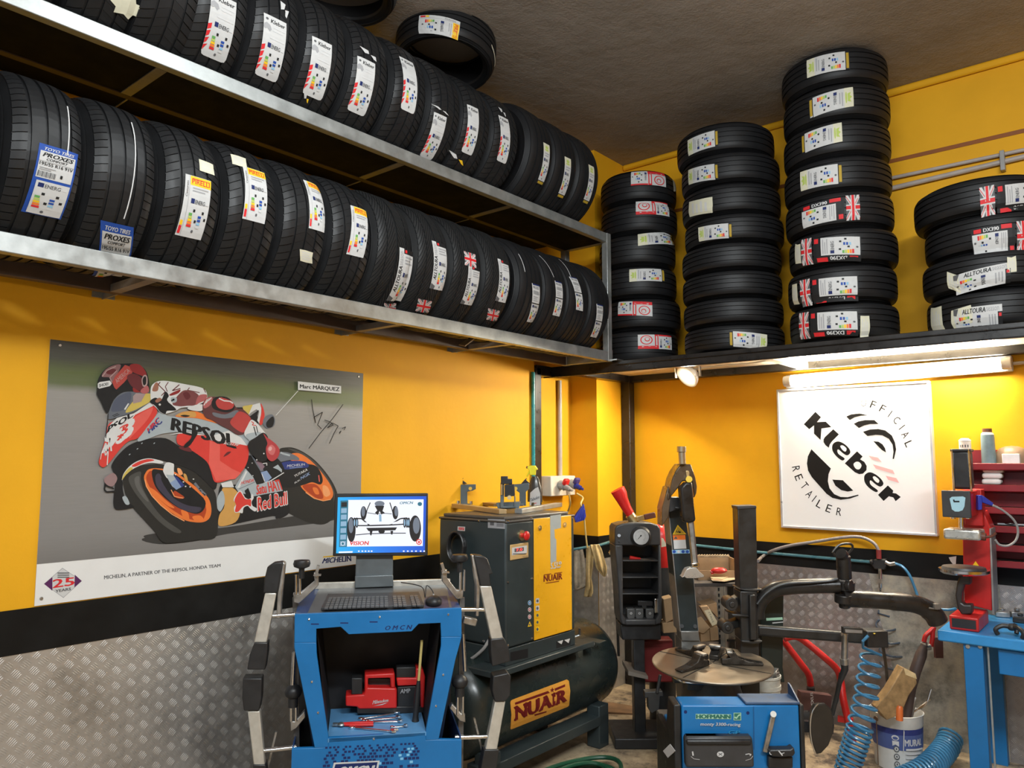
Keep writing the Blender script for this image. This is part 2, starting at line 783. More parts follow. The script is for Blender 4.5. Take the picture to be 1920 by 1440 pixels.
plate(b, (-3.160, 4.765, 0), (0, 1, 0), (0, 0, 1), (1, 0, 0), YR - 4.765, ZB0)
struct('baseboard_pillar', b, plate_mat('chequer_plate_pillar'), 0, 75)
b = MB()
b.rng(1.0, 4.0, YR - 0.005, YR, 0.0, ZB0 + 0.015)
plate(b, (-3.155, YR - 0.005, 0), (1, 0, 0), (0, 0, 1), (0, -1, 0), 4.155, ZB0 + 0.015)
struct('baseboard_back', b, plate_mat('chequer_plate_back', (0.44, 0.40, 0.38)), 0, 75)


def patch_mat():
    n = NT('smeared_bare_plaster')
    f = n.noise(5, 6, 0.7)
    n.set(base=n.ramp(f, [(0.35, (0.12, 0.115, 0.10)), (0.5, (0.30, 0.28, 0.235)), (0.65, (0.44, 0.385, 0.29))]), rough=0.75)
    n.bump(n.noise(25, 5), 0.3, 0.01)
    return n.m


b = MB()
b.prism([(-1.42, YR - 0.009, ZB0 + 0.013), (-0.72, YR - 0.009, ZB0 + 0.013), (-0.72, YR - 0.009, 0), (-1.22, YR - 0.009, 0)], (0, 0.004, 0))
struct('baseboard_plaster', b, patch_mat())

# ------------------------------------------------------------------ black steel platform for the stacked tyres
YB = 4.42
ZD = 2.35
plat = thing('steel_platform', 'black painted steel platform along the back wall carrying the stacked tyres', 'platform', (-0.6, 4.8, 0))
b = MB()
b.rng(-3.39, 2.4, YB, YB + 0.06, ZD - 0.072, ZD + 0.0)
b.rng(-3.39, 2.4, YB - 0.012, YB, ZD - 0.072, ZD - 0.078)
b.rng(-2.76, 2.4, YB - 0.012, YB, ZD - 0.03, ZD - 0.024)
build('front_beam', b, black_paint, plat, 0.004)
b = MB()
b.rng(-3.15, 2.4, 5.12, 5.19, ZD - 0.072, ZD)
build('back_beam', b, black_paint, plat, 0.004)
b = MB()
b.rng(-3.158, -3.09, YB + 0.06, 5.12, ZD - 0.072, ZD)
build('side_beam', b, black_paint, plat, 0.004)
for x in (-1.75, -0.3, 1.2):
    b = MB()
    b.rng(x - 0.03, x + 0.03, YB + 0.06, 5.12, ZD - 0.07, ZD - 0.024)
    build('cross_beam', b, black_paint if x > -1 else white_board, plat, 0.003)
b = MB()
b.rng(-3.39, -3.315, 4.215, 4.29, 0, ZD - 0.02)
b.rng(-3.39, -3.315, 4.24, YB + 0.02, ZD - 0.072, ZD)
build('post', b, black_paint, plat, 0.004)
b = MB()
b.rng(-3.158, -3.085, 5.105, 5.18, 0, ZD - 0.02)
build('post', b, black_paint, plat, 0.004)
b = MB()
b.rng(-3.16, 2.4, YB + 0.06, 5.12, ZD - 0.022, ZD)
build('deck_board', b, white_board, plat)

# ------------------------------------------------------------------ galvanised two-tier tyre rack on the left wall
XF0, XF1 = -2.82, -2.78
XR0, XR1 = -3.17, -3.13
ZL0, ZL1 = 2.342, 2.408
ZU0, ZU1 = 3.165, 3.227
YE = 4.38
rail_back = mat('dark_brown_rail', (0.075, 0.05, 0.04), 0.5, 0.2)
rack = thing('tyre_rack', 'galvanised two-tier tyre rack fixed along the left wall above the poster', 'rack', (-2.97, 2.0, 2.34))
for nm, x0, x1, z0, z1, y1 in (('front_rail', XF0, XF1, ZL0, ZL1, YE), ('front_rail', XF0, XF1, ZU0, ZU1, YE),
                               ('back_rail', XR0, XR1, ZL0, ZL1, YE), ('back_rail', XR0, XR1, ZU0, ZU1, YE)):
    b = MB()
    b.rng(x0, x1, -2.0, y1, z0, z1)
    build(nm, b, galv if nm == 'front_rail' else rail_back, rack, 0.003)
for x0, x1 in ((XF0, XF1), (XR0, XR1)):
    b = MB()
    b.rng(x0 - 0.002, x1 + 0.003, YE - 0.045, YE + 0.003, ZL0 - 0.002, ZU1 + 0.002)
    build('end_post', b, galv, rack, 0.003)
    b = MB()
    b.rng(x0 - 0.03, x1 + 0.04, YE + 0.0, YE + 0.085, ZD + 0.0, ZD + 0.008)
    b.rng(x0, x1, YE + 0.003, YE + 0.012, ZD + 0.008, ZD + 0.07)
    b.cyl(((x0 + x1) / 2 + 0.012, YE - 0.005, ZD + 0.03), ((x0 + x1) / 2 + 0.012, YE + 0.016, ZD + 0.03), 0.007, n=8)
    build('foot_plate', b, steel, rack)
for z0, z1 in ((ZL0, ZL1), (ZU0, ZU1)):
    b = MB()
    b.rng(XR1, XF0, YE - 0.04, YE, z0, z1)
    build('end_rail', b, galv, rack, 0.003)
    for y in (-0.6, 1.28, 2.50, 3.35):
        b = MB()
        b.rng(XR1, XF0, y - 0.02, y + 0.02, z0, z0 + 0.03)
        build('cross_bar', b, dark_galv, rack)
    for y in (0.0, 1.30, 2.52, 3.37):
        b = MB()
        b.prism([(XR0, y, z0), (XL, y, z0), (XL, y, z0 + 0.16), (XR0, y, z1)], (0, 0.006, 0))
        b.rng(XL, XL + 0.006, y - 0.04, y + 0.05, z0 + 0.005, z0 + 0.17)
        build('wall_bracket', b, galv, rack)
b = MB()
b.rng(XR1, XF0, -2.0, YE - 0.04, ZU0 + 0.004, ZU0 + 0.010)
b.rng(XL + 0.008, XR0, -2.0, 4.18, ZU0 + 0.004, ZU0 + 0.010)
build('shade_sheet', b, mat('shade_black', (0.006, 0.006, 0.006), 0.7, spec=0.1), rack)  # sheet added in place of dark shade under the upper tier, blocks stray light
b = MB()
b.prism([onx(860, 648, -2.95), onx(885, 632, -2.95), onx(893, 634, -2.90), onx(872, 650, -2.90)], (0, 0, 0.006))
tag(build('wood_shim', b, wood), 'thin pale wood shim poking out under the lower rack rail', 'shim')

# ------------------------------------------------------------------ tyres
RUB = []
for i, (c, r) in enumerate([((0.0125, 0.0128, 0.0138), 0.42), ((0.014, 0.0142, 0.0148), 0.48), ((0.010, 0.010, 0.011), 0.5)]):
    n = NT('tyre_rubber_%s' % 'abc'[i])
    f = n.noise(7, 4)
    n.set(base=n.ramp(f, [(0.3, tuple(x * 0.8 for x in c)), (0.7, tuple(x * 1.25 for x in c))]), rough=r, spec=0.3)
    n.bump(n.noise(260, 2), 0.08, 0.002)
    RUB.append(n.m)
_TM = {}


def rad(R, w, z):
    t = abs(z) / (w * 0.5)
    return R - 0.004 * t * t - 0.020 * t ** 6


def tyre_meshes(R, w, style, ri):
    key = (R, w, style)
    if key in _TM:
        return _TM[key]
    tw = w * 0.90
    # carcass
    rb = ri
    pr = [(rb, -0.40 * w), (rb + 0.006, -0.46 * w), (rb + 0.03, -0.50 * w), (rb + (R - rb) * 0.42, -0.535 * w),
          (rb + (R - rb) * 0.62, -0.54 * w), (rb + (R - rb) * 0.64, -0.548 * w), (rb + (R - rb) * 0.68, -0.535 * w), (R - 0.045, -0.51 * w),
          (rad(R, w, tw / 2) - 0.006, -tw / 2), (rad(R, w, tw / 2) - 0.012, -tw / 2 + 0.004)]
    mid = [(R - 0.02, -0.40 * w), (R - 0.015, 0), (R - 0.02, 0.40 * w)]
    outer = pr + [(R - 0.022, -tw * 0.4), (R - 0.018, 0), (R - 0.022, tw * 0.4)] + [(r, -z) for r, z in pr[::-1]]
    inner = [(rb + 0.012, 0.38 * w), (rb + (R - rb) * 0.5, 0.49 * w), (R - 0.04, 0.42 * w), (R - 0.03, 0),
             (R - 0.04, -0.42 * w), (rb + (R - rb) * 0.5, -0.49 * w), (rb + 0.012, -0.38 * w)]
    cb = MB()
    cb.lathe(outer + inner, (0, 0, 0), (0, 0, 1), 72, 0, True)
    # tread
    tb = MB()
    g = 0.0075
    if style == 'vee':
        ribs = [(-0.5, -0.30, 1), (-0.275, -0.03, 1), (0.03, 0.275, 1), (0.30, 0.5, 1)]
        N, skew, sw = 62, 2.3, 0.24
    elif style == 'rib':
        ribs = [(-0.5, -0.31, 0), (-0.25, -0.09, 0), (-0.03, 0.10, 0), (0.16, 0.30, 0), (0.35, 0.5, 0)]
        N, skew, sw = 36, 0, 0.1
    elif style == 'sport':
        ribs = [(-0.5, -0.30, 1), (-0.245, -0.065, 0), (-0.01, 0.13, 0), (0.18, 0.30, 0), (0.345, 0.5, 1)]
        N, skew, sw = 66, 0.25, 0.13
    else:
        ribs = [(-0.5, -0.27, 1), (-0.225, -0.02, 2), (0.02, 0.225, 2), (0.27, 0.5, 1)]
        N, skew, sw = 58, 0.5, 0.15
    zs = [(-0.5, 0.012, 0)]
    for a, c, k in ribs:
        if a > -0.5:
            zs.append((a, g, 0))
        for q in range(4):
            zs.append((a + (c - a) * q / 3, 0, k))
        if c < 0.5:
            zs.append((c, g, 0))
    zs.append((0.5, 0.012, 0))
    samples = []
    for k in range(N):
        a0, a1 = k / N, (k + sw) / N
        samples += [(a0, 0), (a0, 1), (a1, 1), (a1, 0)] if style != 'rib' else [(a0, 0), ((k + 0.5) / N, 0)]
    vs, fs = [], []
    M = len(samples)
    for q, dep, k in zs:
        z = q * tw
        for a, deep in samples:
            t = 2 * PI * a + skew * abs(z) / R
            r = rad(R, w, z) - dep
            if deep and k:
                r -= 0.0045 if k == 1 else 0.0014
            vs.append((r * math.cos(t), r * math.sin(t), z))
    for i in range(len(zs) - 1):
        for j in range(M):
            jj = (j + 1) % M
            fs.append((i * M + j, i * M + jj, (i + 1) * M + jj, (i + 1) * M + j))
    tb.add(vs, fs)
    out = []
    for nm, m in (('tyre', cb), ('tread', tb)):
        me = bpy.data.meshes.new(nm)
        me.from_pydata([tuple(p) for p in m.v], [], m.f)
        me.materials.append(RUB[{'vee': 1, 'sport': 0, 'summer': 0, 'rib': 2}[style]])
        me.shade_smooth()
        me.set_sharp_from_angle(angle=math.radians(35))
        out.append(me)
    _TM[key] = out
    return out


TYRE = {}


def make_tyre(label, group, M, R=0.315, w=0.21, style='summer', ri=0.205):
    """carcass with its tread as a part; copies of a size share their mesh data"""
    ca, tr = tyre_meshes(R, w, style, ri)
    o = bpy.data.objects.new('car_tyre', ca)
    COL.objects.link(o)
    o.matrix_world = M
    tag(o, label, 'tyre', group)
    t = bpy.data.objects.new('tread', tr)
    COL.objects.link(t)
    t.parent = o
    BASE[o.name] = V((0, 0, 0))
    TYRE[o.name] = (R, w, M.copy(), M.inverted())
    return o


def hit_tyre(o, px, py):
    R, w, M, Mi = TYRE[o.name]
    p = Mi @ CAM
    d = Mi.to_3x3() @ ray(px, py)
    Rr = R
    for _ in range(4):
        a = d.x * d.x + d.y * d.y
        bb = p.x * d.x + p.y * d.y
        c = p.x * p.x + p.y * p.y - Rr * Rr
        disc = bb * bb - a * c
        t = (-bb - math.sqrt(max(disc, 0))) / a
        q = p + d * t
        Rr = rad(R, w, max(-w * 0.5, min(w * 0.5, q.z)))
    return math.atan2(q.y, q.x), q.z


def energ(A, x0, y0, x1, y1):
    """the energy label block: heading, coloured classes, wave classes"""
    def X(u): return x0 + (x1 - x0) * u
    def Y(v): return y0 + (y1 - y0) * v
    A.rect(X(0), Y(0), X(0.2), Y(0.14), P_navy, 1, 1, True)
    A.tbox('ENERG', X(0.24), Y(0.14), X(0.78), Y(0.02), P_dgrey, 0.02, 0, True)
    A.rect(X(0.82), Y(0.0), X(1.0), Y(0.12), P_lgrey, 1, 1, True)
    for i, m in enumerate((P_green, P_lgreen, P_yellow, P_orange, P_red)):
        v = 0.42 + i * 0.085
        A.rect(X(0.0), Y(v), X(0.18 + 0.02 * i), Y(v + 0.07), m, 1, 1, True)
    for i in range(4):
        v = 0.46 + i * 0.1
        A.rect(X(0.52), Y(v), X(0.70), Y(v + 0.07), (P_blue, P_blue, P_lblue, P_lgrey)[i], 1, 1, True)
    for u, v in ((0.2, 0.3), (0.7, 0.32), (0.36, 0.6), (0.86, 0.5)):
        A.rect(X(u), Y(v), X(u + 0.11), Y(v + 0.08), P_black, 1, 1, True)
    A.ell(X(0.4), Y(0.94), (X(1) - X(0)) * 0.06, (Y(1) - Y(0)) * 0.045, P_dgrey, 0, 10)


def lines(A, x0, y0, x1, y1, n, m=None):
    for i in range(n):
        v = y0 + (y1 - y0) * (i + 0.2) / n
        A.rect(x0, v, x1 - (0.12 * (i % 2)), v + (y1 - y0) / n * 0.45, m or P_grey, 1, 1, True)
    A.nx()


def barcode(A, x0, y0, x1, y1, n=14):
    for i in range(n):
        a = x0 + (x1 - x0) * i / n
        A.rect(a, y0, a + (x1 - x0) / n * (0.35 + 0.3 * (i % 3 == 0)), y1, P_dgrey, 1, 1, True)
    A.nx()


def union_jack(A, x0, y0, x1, y1):
    def P(u, v): return (x0 + (x1 - x0) * u, y0 + (y1 - y0) * v)
    A.poly([P(0, 0), P(1, 0), P(1, 1), P(0, 1)], P_dgrey)
    for a, c in (((0, 0), (1, 1)), ((1, 0), (0, 1))):
        dx, dy = (0.09, 0) if a[0] == 0 else (-0.09, 0)
        A.poly([P(a[0], a[1]), P(a[0] + dx * 1.3, a[1]), P(c[0], c[1] - 0.16), P(c[0], c[1]), P(c[0] - dx * 1.3, c[1]), P(a[0], a[1] + 0.16)], P_white)
        A.poly([P(a[0] + dx * 0.2, a[1]), P(a[0] + dx * 0.7, a[1]), P(c[0] - dx * 0.2, c[1]), P(c[0] - dx * 0.7, c[1])], P_red)
    A.poly([P(0.38, 0), P(0.62, 0), P(0.62, 1), P(0.38, 1)], P_white)
    A.poly([P(0, 0.34), P(1, 0.34), P(1, 0.66), P(0, 0.66)], P_white)
    A.poly([P(0.43, 0), P(0.57, 0), P(0.57, 1), P(0.43, 1)], P_red)
    A.poly([P(0, 0.41), P(1, 0.41), P(1, 0.59), P(0, 0.59)], P_red)


def d_cat(A, seed=0):
    n = 10
    A.rect(0, 0, 1, 0.93, P_white, 1, n)
    A.poly([(0, 0.93), (1, 0.93), (0.96, 0.985), (0.86, 1.0), (0.14, 1.0), (0.04, 0.985)], P_white)
    A.tbox('Kleber', 0.30, 0.115, 0.93, 0.05, P_black, 0.03, 0.1, True)
    A.ell(0.14, 0.07, 0.06, 0.02, P_dgrey, 0, 10, True)
    A.poly([(0.02, 0.16), (0.12, 0.13), (0.28, 0.16), (0.34, 0.22), (0.26, 0.26), (0.16, 0.22), (0.06, 0.24), (0.0, 0.22)], P_grey)
    lines(A, 0.42, 0.15, 0.95, 0.25, 2, P_lgrey)
    lines(A, 0.3, 0.32, 0.95, 0.38, 1, P_lgrey)
    for k in range(4):
        v = 0.50 + 0.11 * k
        A.poly([(0, v), (0.14, v - 0.03), (0.14 - 0.03 * k, v + 0.05), (0, v + 0.09)], P_red, True)
    A.nx()
    energ(A, 0.24, 0.43, 0.95, 0.95)


def d_toyo(A, seed=0):
    A.rect(-0.06, -0.03, 1.06, 1.02, P_blue, 1, 10)
    A.tbox('TOYO TIRES', 0.1, 0.055, 0.95, 0.01, P_lgrey, 0.03, 0.3)
    A.rect(0, 0.07, 1, 0.46, P_white, 1, 5)
    A.tbox('PROXES', 0.08, 0.15, 0.95, 0.09, P_black, 0.04, 0.3, True)
    A.tbox('COMFORT', 0.2, 0.20, 0.8, 0.165, P_black, 0.02, 0.3, True)
    A.rect(0, 0.215, 1, 0.222, P_grey, 1, 1, True)
    A.tbox('195/55 R16 91V', 0.03, 0.275, 0.97, 0.23, P_black, 0.02)
    lines(A, 0.05, 0.30, 0.5, 0.35, 2)
    barcode(A, 0.03, 0.36, 0.55, 0.44)
    A.tbox('1', 0.66, 0.41, 0.72, 0.365, P_black, 0.03)
    A.rect(0.05, 0.50, 1, 1.0, P_white, 1, 5)
    energ(A, 0.12, 0.53, 0.94, 0.98)


def d_pir(A, seed=0):
    A.rect(0, 0, 1, 1, P_white, 1, 10)
    A.rect(0.2, 0.005, 1.0, 0.16, P_yellow, 1, 2)
    A.tbox('PIRELLI', 0.26, 0.13, 0.94, 0.05, P_red, 0.02, 0, True)
    A.rect(0.26, 0.042, 0.94, 0.052, P_red)
    A.rect(0.165, 0, 0.18, 1, P_grey, 1, 8)
    lines(A, 0.3, 0.18, 0.9, 0.27, 2)
    A.text('Cinturato', [(0.13, 0.36), (0.13, 0.1), (0.05, 0.1), (0.05, 0.36)], P_dgrey)
    A.rect(0.03, 0.74, 0.13, 0.82, P_yellow, 1, 1, True)
    A.rect(0.03, 0.83, 0.13, 0.96, P_red)
    energ(A, 0.28, 0.37, 0.96, 0.92)


def d_all(A, seed=0):
    A.rect(0, 0, 1, 1, P_white, 1, 10)
    A.rect(0.3, 0.0, 1, 0.09, P_black, 1, 1, True)
    A.rect(0.36, 0.02, 0.5, 0.07, P_red)
    A.text('ALLTOURA', [(0.27, 0.80), (0.27, 0.32), (0.06, 0.32), (0.06, 0.80)], P_black, 0.03, 0.2)
    A.text('season', [(0.26, 0.30), (0.26, 0.06), (0.08, 0.06), (0.08, 0.30)], P_grey)
    lines(A, 0.4, 0.12, 0.95, 0.28, 3)
    energ(A, 0.38, 0.42, 0.95, 0.97)
    A.poly([(0, 0.88), (0.3, 0.93), (0.26, 1.0), (0, 1.0)], P_dgrey)


def d_two(A, seed=0):
    A.rect(0, 0, 1, 1, P_white, 1, 10)
    A.rect(0.1, 0.0, 1, 0.035, P_navy)
    A.tbox('PROXES', 0.1, 0.12, 0.9, 0.06, P_dgrey, 0.02, 0.3)
    barcode(A, 0.15, 0.17, 0.92, 0.26, 10)
    lines(A, 0.15, 0.30, 0.7, 0.44, 3)
    A.rect(0, 0.475, 1, 0.50, P_black)
    energ(A, 0.12, 0.53, 0.94, 0.98)


def d_gold(A, seed=0):
    A.rect(0, 0, 1, 1, P_white, 1, 10)
    A.rect(0, 0.90, 1, 1.0, P_black, 1, 1)
    A.rect(0.08, 0.92, 0.92, 0.98, P_gold)
    A.rect(0, 0, 1, 0.2, P_cream, 1, 2)
    A.poly([(0.3, 0.13), (0.25, 0.05), (0.4, 0.08), (0.5, 0.03), (0.6, 0.08), (0.75, 0.05), (0.7, 0.13)], P_lgreen)
    A.ell(0.5, 0.16, 0.3, 0.02, P_lgreen, 0, 12)
    lines(A, 0.2, 0.22, 0.9, 0.33, 2)
    energ(A, 0.12, 0.36, 0.92, 0.88)


def d_swoosh(A, seed=0):
    A.rect(0, 0, 1, 1, P_white, 1, 10)
    A.rect(0, 0, 0.22, 0.55, P_red, 1, 3)
    A.tbox('WINTER', 0.02, 0.5, 0.2, 0.1, P_white)
    A.rect(0.22, 0.44, 1, 0.54, P_red, 1, 2)
    A.ell(0.62, 0.22, 0.33, 0.16, P_red, 0, 20)
    A.ell(0.62, 0.22, 0.27, 0.13, P_white, 0, 20)
    A.ell(0.66, 0.24, 0.15, 0.07, P_red, 0, 20)
    A.ell(0.68, 0.24, 0.11, 0.05, P_white, 0, 20)
    A.rect(0.9, 0.55, 1.0, 1.0, P_red, 1, 2)
    A.rect(0.25, 0.47, 0.9, 0.51, P_white)
    energ(A, 0.1, 0.58, 0.85, 0.98)


def d_dx(A, seed=0):
    A.rect(0, 0.25, 1, 1, P_black, 1, 8)
    A.rect(0, 0.3, 0.16, 0.48, P_red, 1, 2, True)
    A.rect(0.05, 0.82, 0.2, 0.95, P_red)
    A.text('DX390', [(0.19, 0.78), (0.19, 0.52), (0.05, 0.52), (0.05, 0.78)], P_lgrey, 0.04)
    union_jack(A, -0.05, 0.0, 1.05, 0.22)
    A.rect(0.24, 0.38, 0.97, 0.98, P_white, 1, 6)
    A.rect(0.75, 0.27, 0.95, 0.34, P_red)
    lines(A, 0.3, 0.40, 0.9, 0.5, 3)
    energ(A, 0.3, 0.53, 0.93, 0.96)


def d_paper(A, seed=0):
    rr = random.Random(seed)
    pts = [(0, 0.02), (0.4, 0), (1, 0.05), (0.97, 0.5), (1, 0.97), (0.5, 1), (0.02, 0.96)]
    A.poly([(x + rr.uniform(-.03, .03), y + rr.uniform(-.02, .02)) for x, y in pts], P_cream)
    lines(A, 0.15, 0.15, 0.85, 0.85, 4, P_lgrey)


def d_torn(A, seed=0):
    rr = random.Random(seed)
    n = 14
    pts = []
    for i in range(n):
        t = 2 * PI * i / n
        k = 0.5 * (1 if i % 2 else 0.62) * rr.uniform(0.8, 1.05)
        pts.append((0.5 + k * math.cos(t), 0.5 + k * math.sin(t)))
    A.poly(pts, P_cream)


def d_scrap(A, seed=0):
    rr = random.Random(seed)
    A.poly([(0.1, 0), (0.6, 0.1), (0.5, 0.5), (0.2, 0.6)], P_white, True)
    A.poly([(0.6, 0.5), (0.95, 0.45), (0.8, 1), (0.65, 0.9)], P_yellow if seed % 2 else P_white)


def d_flag(A, seed=0):
    union_jack(A, 0, 0, 1, 1)


def d_line(A, seed=0):
    A.rect(0, 0, 1, 1, P_lgrey, 1, 40)


DES = dict(cat=d_cat, toyo=d_toyo, pir=d_pir, all=d_all, two=d_two, gold=d_gold, swoosh=d_swoosh, dx=d_dx,
           paper=d_paper, torn=d_torn, scrap=d_scrap, flag=d_flag, line=d_line)
SNAME = dict(flag='flag_sticker', paper='paper_tag', torn='torn_sticker', scrap='sticker_scrap', line='paint_line')


def sticker(o, kind, p0, p1, w, sgn=1, seed=0):
    """from the middle of the sticker's top end to the middle of its bottom end"""
    R, tw, M, Mi = TYRE[o.name]
    t0, z0 = hit_tyre(o, *p0)
    t1, z1 = hit_tyre(o, *p1)
    if t1 - t0 > PI:
        t1 -= 2 * PI
    if t0 - t1 > PI:
        t1 += 2 * PI
    lim = tw * 0.47

    def fn(u, v, lift):
        z = z0 + (z1 - z0) * v + (u - 0.5) * w * sgn
        t = t0 + (t1 - t0) * v
        r = rad(R, tw, max(-lim, min(lim, z))) + 0.002 + lift
        return V((r * math.cos(t), r * math.sin(t), z))
    A = Art(fn, 0.0001, ([0.17, 0.33, 0.5, 0.67, 0.83], [0.1 * k for k in range(1, 10)]))
    DES[kind](A, seed)
    return A.done(SNAME.get(kind, 'sticker'), o)


def rack_M(y, z, rot=0.0, tilt=0.0):
    # local Z of the tyre along the rack, plus a little lean
    m = Matrix.Translation((-2.975, y, z)) @ Matrix.Rotation(tilt, 4, 'X') @ Matrix.Rotation(rot * 0.3, 4, 'Z')
    q = Matrix(((0, 1, 0, 0), (0, 0, 1, 0), (1, 0, 0, 0), (0, 0, 0, 1)))  # x->z, y->x, z->y
    return m @ q
# ------------------------------------------------------------------ tyres on the lower tier of the rack
RL = 'tyres standing on the lower tier of the left rack'
RU = 'tyres standing on the upper tier of the left rack'
ZT = math.sqrt(0.315 ** 2 - 0.155 ** 2)
low = [
    # y, style, stickers, label
    (0.62, 'summer', [], 'tyre at the left picture edge on the lower rack tier, mostly cut off'),
    (0.858, 'sport', [('toyo', (111, 282), (78, 402), 0.105), ('line', (126, 200), (126, 290), 0.004)],
     'lower rack tyre with large blue-bordered white sticker, leftmost fully visible one'),
    (1.104, 'sport', [('toyo', (220, 425), (200, 520), 0.10), ('line', (246, 230), (232, 410), 0.004)],
     'lower rack tyre with blue-topped sticker half hidden by the rail, second fully visible'),
    (1.350, 'summer', [('pir', (372, 333), (352, 445), 0.100), ('paper', (386, 303), (388, 325), 0.062)],
     'lower rack tyre with yellow-headed sticker and a white paper tag up at its right'),
    (1.596, 'summer', [('pir', (475, 318), (475, 415), 0.098), ('paper', (446, 293), (449, 312), 0.066)],
     'lower rack tyre with yellow-headed sticker and a paper tag just above it'),
    (1.842, 'summer', [('pir', (583, 343), (594, 432), 0.085), ('paper', (574, 469), (574, 492), 0.065)],
     'lower rack tyre with yellow-headed sticker and a small square tag low on its tread'),
    (2.088, 'summer', [('pir', (672, 390), (665, 480), 0.095)],
     'lower rack tyre with yellow-headed sticker, the one next to the zigzag treads'),
    (2.338, 'vee', [('all', (763, 468), (738, 564), 0.100), ('flag', (732, 569), (728, 584), 0.085)],
     'zigzag-tread lower rack tyre whose flag sticker is half hidden by the rail'),
    (2.588, 'vee', [('all', (822, 455), (818, 543), 0.098), ('flag', (797, 562), (791, 585), 0.095)],
     'zigzag-tread lower rack tyre with crumpled sticker above a flag sticker, second of the zigzag ones'),
    (2.836, 'vee', [('flag', (880, 474), (882, 500), 0.088), ('all', (889, 500), (874, 571), 0.092)],
     'zigzag-tread lower rack tyre with the flag sticker above the white one'),
    (3.086, 'vee', [('all', (942, 488), (938, 566), 0.088), ('flag', (926, 580), (922, 601), 0.095)],
     'last zigzag-tread lower rack tyre toward the corner, flag sticker at the bottom'),
    (3.37, 'rib', [('two', (1004, 533), (994, 604), 0.072), ('line', (968, 480), (984, 510), 0.004)],
     'lower rack tyre with narrow two-part white sticker, fourth from the end post'),
    (3.61, 'rib', [('two', (1046, 528), (1042, 592), 0.070), ('line', (1010, 480), (1038, 520), 0.004)],
     'lower rack tyre with crumpled two-part sticker, third from the end post'),
    (3.85, 'rib', [('two', (1074, 520), (1086, 582), 0.072), ('line', (1044, 492), (1070, 520), 0.004)],
     'lower rack tyre with two-part sticker leaning left, second from the end post'),
    (4.09, 'rib', [('two', (1124, 571), (1112, 632), 0.070)],
     'last lower rack tyre beside the end post with a two-part sticker low down'),
]
for i, (y, st, ss, lab) in enumerate(low):
    o = make_tyre(lab, RL, rack_M(y, ZL1 + ZT, random.uniform(-0.03, 0.03), random.uniform(-0.01, 0.01)), 0.315, 0.224, st)
    for k, (kind, a, c, w) in enumerate(ss):
        sticker(o, kind, a, c, w, 1, i * 7 + k)

up = [
    (1.03, 'summer', 0.315, [('torn', (248, -12), (232, 38), 0.15)],
     'upper rack tyre at far left with a shredded whitish sticker'),
    (0.555, 'summer', 0.315, [], 'upper rack tyre only seen from below at the left picture edge'),
    (0.79, 'summer', 0.315, [], 'upper rack tyre mostly above the picture, left of the shredded-sticker one'),
    (1.245, 'summer', 0.315, [], 'dark upper rack tyre without sticker, right of the shredded-sticker one'),
    (1.44, 'summer', 0.315, [('cat', (420, -6), (398, 110), 0.105)], 'upper rack tyre with red-striped sticker cut by the top of the picture'),
    (1.68, 'summer', 0.315, [('cat', (516, 34), (497, 147), 0.104), ('scrap', (533, 6), (531, 32), 0.05)],
     'upper rack tyre with red-striped sticker and a white scrap above it'),
    (1.925, 'summer', 0.315, [('cat', (604, 76), (584, 182), 0.100), ('scrap', (574, 176), (573, 192), 0.03)],
     'upper rack tyre with red-striped sticker, third of the striped-sticker ones'),
    (2.17, 'summer', 0.315, [('cat', (687, 112), (666, 212), 0.100), ('scrap', (686, 92), (697, 112), 0.09)],
     'upper rack tyre whose sticker has a yellow patch and torn white top'),
    (2.42, 'summer', 0.315, [('cat', (761, 112), (763, 209), 0.090)],
     'upper rack tyre with upright red-striped sticker just below the lying tyre'),
    (2.665, 'summer', 0.315, [('cat', (826, 215), (797, 296), 0.085), ('scrap', (818, 198), (836, 215), 0.07)],
     'upper rack tyre with low crumpled sticker touching the rail'),
    (2.905, 'summer', 0.315, [('cat', (886, 200), (874, 288), 0.080), ('scrap', (849, 284), (862, 308), 0.085)],
     'upper rack tyre with creased sticker and yellow scraps below it'),
    (3.145, 'summer', 0.315, [('cat', (943, 220), (939, 304), 0.080), ('scrap', (938, 203), (945, 218), 0.05)],
     'upper rack tyre with yellow-cornered striped sticker, last before the plain big ones'),
    (3.45, 'rib', 0.33, [('gold', (1024, 270), (1011, 346), 0.062)],
     'big upper rack tyre with narrow gold-edged sticker, leftmost of three'),
    (3.70, 'rib', 0.33, [('gold', (1064, 296), (1049, 371), 0.064)],
     'big upper rack tyre with narrow gold-edged sticker, middle of three'),
    (3.95, 'rib', 0.33, [('gold', (1108, 311), (1096, 382), 0.062)],
     'big upper rack tyre with narrow gold-edged sticker, nearest the corner stacks'),
]
for i, (y, st, R, ss, lab) in enumerate(up):
    o = make_tyre(lab, RU, rack_M(y, ZU1 + math.sqrt(R * R - 0.155 ** 2), random.uniform(-0.03, 0.03), random.uniform(-0.01, 0.01)), R, 0.222 if R < .32 else 0.225, st, 0.205)
    for k, (kind, a, c, w) in enumerate(ss):
        sticker(o, kind, a, c, w, 1, i * 5 + k)

# two tyres lying on top of the upper row
def lie_M(c, tx, ty, rz=0):
    return Matrix.Translation(c) @ Matrix.Rotation(ty, 4, 'Y') @ Matrix.Rotation(tx, 4, 'X') @ Matrix.Rotation(rz, 4, 'Z')


